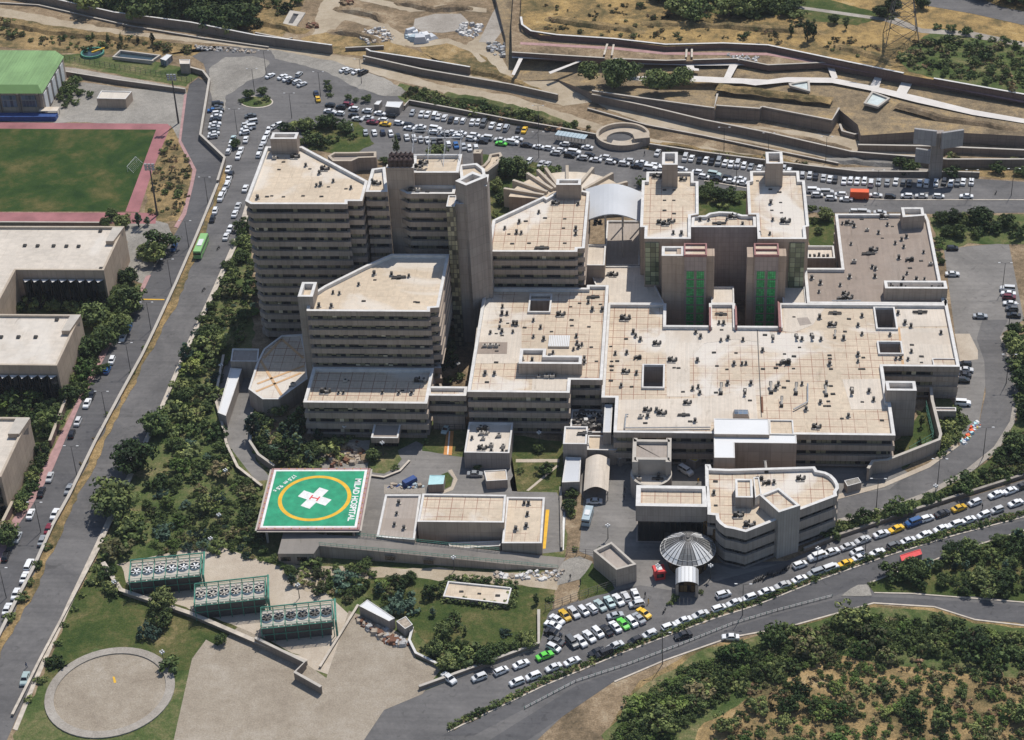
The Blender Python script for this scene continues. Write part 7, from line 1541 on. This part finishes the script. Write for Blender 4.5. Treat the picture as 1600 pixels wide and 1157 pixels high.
def line(place, pts, step, kinds, r, lvl=0, jit=.3, seed=0):
    rnd = random.Random(seed+7); w_ = [Vector(p) for p in PZ(pts, lvl)]
    for a, b in zip(w_, w_[1:]):
        n = max(1, int((b-a).length/step))
        for i in range(n):
            p = a.lerp(b, (i+.5)/n); plant(rnd.choice(kinds), p.x+rnd.uniform(-jit, jit), p.y+rnd.uniform(-jit, jit), r*rnd.uniform(.75, 1.2), place, lvl)
trees('beside the hospital road', [('broad',242,660,24),('broad',209,713,32),('broad',175,778,36),('pine',290,552,17),('mid',195,815,22),('olive',182,857,26),('mid',400,330,10),('mid',393,352,11),('broad',378,400,11),('mid',345,500,10),('broad',330,478,9),('mid',318,497,11)])
scatter('in the garden beside the road', [(300,530),(350,470),(395,440),(402,500),(370,545),(345,590),(335,650),(350,700),(385,745),(395,770),(300,800),(235,850),(205,840),(250,750),(262,690),(275,640),(290,580)], 155, ['shrub','mid','olive','blue','shrub','mid','bright','dshrub','broad'], .8, 4.6, 3, gap=.72)
scatter('in the garden left of the helipad', [(235,850),(300,800),(395,772),(405,810),(395,830),(430,870),(430,885),(350,860),(240,872)], 75, ['shrub','mid','olive','mid','shrub','bright','blue'], .8, 4.2, 8, gap=.72)
scatter('in the hedge strip by the west tower', [(372,372),(392,330),(398,345),(400,420),(392,450),(350,470),(338,470),(350,420)], 26, ['shrub','dshrub','mid'], 1.2, 3, 21)
scatter('in the rockery below the ramp', [(430,880),(560,890),(640,905),(640,945),(590,955),(545,945),(520,930),(470,925)], 42, ['shrub','dshrub','olive','mid','bright'], .9, 3.2, 12, gap=.75)
trees('in the rockery below the ramp', [('pine',455,905,10),('blue',540,905,24),('mid',573,880,10),('broad',452,892,9)])
trees('on the lawn below the ramp', [('blue',628,940,27),('broad',642,902,10),('pine',592,918,11),('mid',673,925,14),('pine',676,955,8),('broad',693,985,16),('mid',710,968,15),('cypress',727,983,4),('blue',790,988,10),('mid',823,995,12),('broad',785,1012,10),('shrub',765,1010,8),('broad',680,1015,15),('mid',705,1030,14),('cypress',838,935,5),('shrub',860,935,8),('mid',810,1000,8)])
line('round the low pale store', [(697,905),(800,914),(803,925),(797,950),(745,945),(690,938),(694,922),(697,905)], 2.2, ['dshrub'], 1.5, seed=3, jit=.15)
scatter('beside the south service lane', [(660,1010),(690,1000),(760,1020),(830,1012),(740,1044),(700,1048)], 30, ['shrub','dshrub','mid','broad'], 1.2, 3.4, 31)
trees('on the lawn above the round plaza', [('broad',253,935,20),('mid',252,965,18),('blue',233,983,20),('dshrub',268,1040,19),('broad',345,1000,10),('mid',165,895,14),('mid',175,915,14),('dshrub',152,905,12),('shrub',87,1035,14),('shrub',65,1062,9),('dshrub',185,925,10)])
line('along the cream kerb wall', [(38,1110),(68,1050),(110,965),(155,880)], 5, ['shrub','dshrub'], 1.3, seed=5)
line('along the central barrier', [(5,990),(28,950),(55,900),(80,845)], 5.5, ['dshrub','shrub'], 1.6, seed=6)
line('along the left road barrier wall', [(100,790),(140,705),(180,630),(215,570),(240,520)], 9, ['dry','shrub'], .9, seed=6)
scatter('beside the first two school halls', [(60,425),(205,440),(212,480),(195,530),(165,555),(135,490),(75,488),(0,490),(0,455),(45,440)], 52, ['broad','mid','dshrub','broad','broad'], 2.2, 5.6, 14, gap=.62)
scatter('below the middle school hall', [(0,590),(90,600),(100,630),(110,560),(140,545),(160,580),(125,625),(95,645),(82,690),(40,660),(0,640)], 44, ['broad','mid','bright','dshrub','mid'], 1.8, 4.6, 15, gap=.62)
line('along the lowest school hall', [(72,700),(55,745),(32,800)], 2.6, ['mid','dshrub','mid'], 2.2, seed=8)
trees('by the side street', [('mid',250,378,24),('mid',240,398,20),('broad',228,390,14),('pine',230,345,7),('broad',174,335,10),('broad',190,345,14),('pine',215,343,10),('broad',165,348,9),('olive',5,825,16),('broad',8,838,20)])
scatter('in the dark wood at the upper left', [(90,-30),(250,-30),(400,-20),(400,48),(370,58),(300,40),(200,28),(110,8)], 110, ['broad','broad','mid','broad','cypress'], 3, 7.5, 16, gap=.5)
scatter('right of the upper left wood', [(395,40),(410,45),(425,15),(470,5),(430,30),(440,-5),(400,-20)], 18, ['mid','olive','shrub'], 1.2, 3.2, 17)
line('in the row beyond the filter ponds', [(135,62),(180,66),(250,72)], 5.5, ['cypress'], .9, seed=9)
scatter('above the filter ponds', [(0,30),(130,55),(250,66),(330,72),(300,84),(130,82),(90,76),(0,60)], 60, ['dry','olive','dry','shrub'], .8, 2.6, 18)
scatter('right of the sports hall', [(100,130),(122,118),(125,140),(118,165),(98,172),(92,150)], 22, ['shrub','mid','dshrub'], 1.2, 2.6, 19)
line('beside the small brick block', [(118,148),(150,152)], 3, ['shrub','mid'], 1.6, seed=10)
scatter('on the bank by the running track', [(268,205),(283,225),(300,268),(290,330),(260,345),(230,335),(245,270)], 46, ['dry','olive','dry','shrub'], .7, 1.8, 20)
scatter('on the slope below the dirt track', [(640,140),(700,155),(800,178),(925,208),(925,214),(860,202),(790,190),(720,176),(650,160),(628,150)], 85, ['olive','mid','dry','shrub','dry'], 1, 3.4, 22, gap=.6)
scatter('behind the northeast wall', [(1010,226),(1100,238),(1262,257),(1262,263),(1100,245),(1010,231)], 40, ['dry','olive'], .7, 1.6, 23)
trees('in the park above the retaining wall', [('broad',921,112,17),('broad',955,108,18),('broad',968,116,24),('broad',982,110,18),('broad',1027,124,22),('broad',1068,120,18),('broad',1047,127,16),('broad',960,128,15)], T1)
scatter('above the winding wall', [(830,5),(1000,10),(1060,30),(1200,50),(1280,80),(1200,70),(1040,66),(850,48)], 60, ['dry','olive','dry'], .7, 2.0, 24, T3)
scatter('on the far lawn', [(1020,-20),(1240,-20),(1250,30),(1180,30),(1100,22),(1090,35),(1020,12)], 40, ['broad','mid','dshrub'], 2.2, 6, 25, T3, .6)
trees('below the far lawn', [('broad',1302,30,9),('mid',1323,30,5),('cypress',1237,45,5),('cypress',1262,48,8),('cypress',1272,44,7),('dshrub',1250,38,10),('broad',1375,18,12),('broad',1085,22,14),('mid',1060,8,18),('cypress',1322,38,4),('broad',1395,10,14),('broad',1440,5,12),('dshrub',1340,87,4),('shrub',1390,26,8)], T3)
scatter('on the upper right scrub slope', [(1408,95),(1440,65),(1480,55),(1600,85),(1640,100),(1640,150),(1560,135),(1440,115)], 120, ['olive','mid','dshrub','shrub','dry'], 1, 3.4, 26, T3, .62)
line('along the far boulevard', [(1450,42),(1500,52),(1600,78)], 5, ['dshrub','mid'], 1.9, T3, seed=12)
scatter('beyond the far boulevard', [(1510,-30),(1700,-30),(1700,30),(1600,12),(1520,-5)], 26, ['broad','mid'], 3, 6, 27, T3, .6)
trees('around the concrete pillar', [('mid',1405,255,12),('mid',1425,258,12),('olive',1487,248,14),('mid',1488,268,13),('mid',1560,262,12),('mid',1595,266,11),('olive',1585,250,8),('dshrub',1415,268,10)])
trees('behind the west tower', [('dshrub',445,200,13),('dshrub',462,196,14),('broad',478,194,13),('dshrub',495,192,14),('broad',512,190,14),('dshrub',527,192,13),('broad',540,198,12),('mid',485,215,14),('mid',502,222,12),('shrub',550,212,9),('shrub',520,218,10),('shrub',470,222,8)])
trees('on the forecourt island', [('broad',388,147,9),('broad',410,142,8),('dshrub',378,158,6),('dshrub',403,160,6),('shrub',416,154,7),('mid',513,137,7),('mid',544,152,6),('mid',556,156,5),('mid',574,154,8),('broad',368,225,8),('shrub',515,148,6),('mid',511,128,5)])
line('behind the ward towers', [(604,240),(638,241)], 4.2, ['cypress'], 1.2, seed=13); line('in the bed behind the cypress row', [(598,255),(640,256)], 2.6, ['mid','shrub'], 1.8, seed=14)
trees('in the ward tower court', [('broad',684,240,16),('mid',565,250,8),('mid',600,250,7),('mid',538,255,8)])
trees('in the bed behind the fan hall', [('broad',790,262,18),('broad',808,258,16),('mid',822,268,13),('mid',868,268,13),('mid',790,300,10),('broad',782,310,11),('shrub',772,335,9),('mid',1003,284,10),('broad',775,290,12),('shrub',850,262,8)])
trees('between the pavilions', [('broad',1102,300,13),('mid',1112,292,12),('broad',1125,306,13),('mid',1140,302,13),('mid',1152,310,10),('shrub',1163,304,8),('bright',1110,288,7),('dshrub',1130,320,10)])
trees('right of the second pavilion', [('dshrub',1268,326,9),('broad',1289,335,13),('mid',1272,345,7),('broad',1280,360,7)])
trees('behind the east car park', [('broad',1470,340,12),('broad',1490,338,14),('mid',1508,342,13),('broad',1533,338,20),('mid',1545,350,16),('broad',1573,345,13),('mid',1590,360,16),('dshrub',1558,362,10),('mid',1468,375,9),('bright',1467,385,7),('mid',1466,398,7),('broad',1480,360,11),('broad',1500,362,12),('mid',1525,362,11),('broad',1472,408,6)])
scatter('right of the access road', [(1572,520),(1600,505),(1640,500),(1640,680),(1592,650),(1594,600)], 30, ['mid','broad','dshrub','shrub'], 1.8, 4.6, 28, gap=.62)
scatter('on the bank outside the access road', [(1312,828),(1385,806),(1450,782),(1515,748),(1560,712),(1600,680),(1640,700),(1640,728),(1495,774),(1390,808),(1302,838),(1262,856)], 62, ['mid','shrub','dshrub','broad','olive'], 1.3, 4, 29, gap=.66)
trees('on the bank outside the access road', [('mid',1410,790,19),('mid',1345,808,18),('broad',1585,690,20),('broad',1452,777,11),('mid',1300,820,9)])
scatter('inside the access road', [(1464,645),(1478,648),(1515,655),(1500,685),(1468,715)], 22, ['dshrub','shrub','mid'], 1.1, 2.8, 30)
trees('in the southeast walled garden', [('cypress',1440,658,5),('cypress',1437,690,5),('cypress',1474,672,4),('dshrub',1406,702,8),('shrub',1435,645,4),('broad',1496,640,7)])
line('in the clipped boulevard hedge', [(700,1139),(850,1066),(972,1016),(1110,964),(1180,942),(1285,900),(1390,863),(1495,831),(1640,793)], 1.9, ['dshrub','shrub','dshrub'], 1.15, seed=15, jit=.12)
trees('in the boulevard park', [('mid',1398,893,20),('broad',1428,890,20),('pine',1450,880,14),('broad',1490,860,18),('broad',1515,856,18),('broad',1532,902,18),('mid',1562,905,20),('broad',1592,850,16),('dshrub',1362,912,6)])
scatter('in the boulevard park', [(1385,908),(1445,893),(1478,878),(1610,830),(1640,826),(1640,936),(1500,926),(1420,918)], 50, ['broad','mid','mid','dshrub','pine','shrub'], 1.2, 4.8, 32, gap=.85)
scatter('on the lower right hillside', [(1000,1090),(1070,1046),(1229,1000),(1330,964),(1460,970),(1523,990),(1640,1002),(1640,1050),(1480,1030),(1300,1010),(1180,1070),(1100,1110),(1040,1160),(960,1160)], 330, ['mid','shrub','shrub','olive','bright','mid'], .9, 3.8, 33, gap=.6)
scatter('at the lower right hillside foot', [(1180,1075),(1300,1020),(1480,1040),(1640,1060),(1640,1170),(1100,1170)], 260, ['olive','shrub','shrub','mid','dry','bright'], .7, 3.0, 34)
scatter('in the podium garden', [(420,690),(475,650),(480,690),(545,690),(500,740),(470,735),(400,700),(395,665),(430,640)], 30, ['mid','broad','pine','dshrub','shrub'], 1.6, 4, 35, gap=.7)
trees('in the podium garden', [('blue',425,703,17),('pine',463,690,16),('broad',435,640,14),('mid',403,652,10)])
trees('in the garden squares', [('mid',842,700,9),('mid',852,732,13),('shrub',812,735,7),('broad',582,712,12),('shrub',618,730,7),('broad',893,770,10),('broad',890,790,12),('dshrub',892,803,9),('mid',745,730,6),('mid',700,595,8),('mid',718,588,8),('shrub',668,592,6),('dshrub',898,858,6),('dshrub',665,690,7),('dshrub',725,700,6),('mid',940,858,6),('mid',1055,935,7),('shrub',1047,942,6),('shrub',1095,925,5)])
scatter('by the glass shaft', [(693,520),(712,520),(712,570),(700,585),(690,575)], 8, ['shrub','mid'], 1.2, 2.4, 36)
scatter('on the far dry terrace beds', [(1410,80),(1290,80),(1290,60),(1400,70)], 14, ['dry','dshrub'], .8, 2, 37, T3)
import numpy as np
def project(x, y, z):
    d = Xc*x+Yc*y+Zc*(z-CH); return PPX+FPX*d[0]/d[2], PPY+FPX*d[1]/d[2], d[2]
Xw, Yw, Zw = Vector((Xc[0], Yc[0], Zc[0])), Vector((Xc[1], Yc[1], Zc[1])), Vector((Xc[2], Yc[2], Zc[2]))
def project(x, y, z):
    v = Vector((x, y, z-CH)); c = (Xw.dot(v), Yw.dot(v), Zw.dot(v)); return PPX+FPX*c[0]/c[2], PPY+FPX*c[1]/c[2], c[2]
BYN = {}
for s in SPECS:
    u, v, dep = project(s[1], s[2], s[3]); vis = -5 < u < 1605 and -5 < v < 1162
    BYN.setdefault(KIND[s[0]][2], []).append((s[4]*s[5]/dep**2 if vis else 0, s))
PLACES = {}; REST = []
for nm, l in BYN.items():
    l.sort(key=lambda t: -t[0])
    for i, (w_, s) in enumerate(l):
        if i < 295 and w_ > 0: PLACES.setdefault((s[8], s[0]), []).append(s)
        else: REST.append((nm, s))
def spread(nm, specs, label):
    """the smaller plants past the first 295 of a kind, as one mass of foliage"""
    V, F, MI, mats, base = [], [], [], [], 0
    for s in specs:
        me = VEG[s[0]][s[7] % len(VEG[s[0]])][0]; n = len(me.vertices); a = np.empty(n*3, dtype=np.float32); me.vertices.foreach_get('co', a); a = a.reshape(-1, 3)
        c, sn_ = math.cos(s[6]), math.sin(s[6]); x = (a[:, 0]*c-a[:, 1]*sn_)*s[4]+s[1]; y = (a[:, 0]*sn_+a[:, 1]*c)*s[4]+s[2]; V.append(np.stack([x, y, a[:, 2]*s[5]+s[3]], 1))
        mi = np.empty(len(me.polygons), dtype=np.int32); me.polygons.foreach_get('material_index', mi); mp = []
        for m in me.materials:
            if m not in mats: mats.append(m)
            mp.append(mats.index(m))
        MI.append(np.array(mp)[mi]); base += n
    V = np.concatenate(V); MI = np.concatenate(MI); nf = len(MI); me = bpy.data.meshes.new(nm)
    me.vertices.add(len(V)); me.vertices.foreach_set('co', V.ravel()); me.loops.add(nf*4); me.loops.foreach_set('vertex_index', np.arange(nf*4, dtype=np.int32))
    me.polygons.add(nf); me.polygons.foreach_set('loop_start', np.arange(0, nf*4, 4, dtype=np.int32))
    for m in mats: me.materials.append(m)
    me.polygons.foreach_set('material_index', MI.astype(np.int32)); me.update(calc_edges=True)
    o = bpy.data.objects.new(nm, me); C.objects.link(o); tag(o, label, 'undergrowth', kind='stuff')
gr = {}
for nm, s in REST: gr.setdefault('tree' if KIND[s[0]][3] else 'bush', []).append(s)
if 'tree' in gr: spread('tree_thicket', gr['tree'], 'smaller leafy trees thickening the gardens, woods and hillsides')
if 'bush' in gr: spread('undergrowth', gr['bush'], 'low bushes and undergrowth filling in between the larger shrubs')
for (place, k), items in PLACES.items():
    lab, cat, nm, tr = KIND[k]; n = len(items); nb = max(1, math.ceil(n/12)); items.sort(key=lambda s: s[2])
    for b in range(nb):
        pr = sorted(items[round(b*n/nb):round((b+1)*n/nb)], key=lambda s: s[1])
        rn = BANDS[nb][b] if nb in BANDS else ('front' if b == 0 else 'back' if b == nb-1 else ORD[b])
        for i, s in enumerate(pr):
            me, tm = VEG[k][s[7] % len(VEG[k])]
            if tr and tm:
                o = bpy.data.objects.new(nm, None); C.objects.link(o); o.empty_display_size = 1
                for n_, m_ in (('crown', me), ('trunk', tm)): c = bpy.data.objects.new(n_, m_); C.objects.link(c); c.parent = o
            else: o = bpy.data.objects.new(nm, me); C.objects.link(o)
            o.location = (s[1], s[2], s[3]); o.rotation_euler = (0, 0, s[6]); o.scale = (s[4], s[4], s[5])
            l = lab+(', %s from left' % ordn(i) if len(pr) > 1 else '')+(', %s row' % rn if rn else '')+', '+place
            tag(o, l, cat, lab+'s '+place if n > 1 else None)

hz = MB(); hz.box(0, 1850, -1, 5300, 4760, 380)
hm = bpy.data.materials.new('haze_air'); hm.use_nodes = True; ht = hm.node_tree; ht.nodes.clear(); ho = ht.nodes.new('ShaderNodeOutputMaterial'); hv = ht.nodes.new('ShaderNodeVolumePrincipled')
hv.inputs['Color'].default_value = (.86, .90, 1, 1); hv.inputs['Density'].default_value = .00004; ht.links.new(hv.outputs[0], ho.inputs['Volume'])
h_ = hz.build('haze', ['cap_white']); h_.data.materials.clear(); h_.data.materials.append(hm); tag(h_, 'thin pale summer haze filling the air over the whole site', 'haze', kind='stuff')
import sys
if '--labels' in sys.argv or True:
    for l, os_ in ALL.items():
        n = len(l.split())
        if n > 16 or n < 4: print('LABELLEN', n, l)
        if len(os_) > 1 and len({o.get('group') for o in os_}) > 0: print('LABELDUP', len(os_), l)
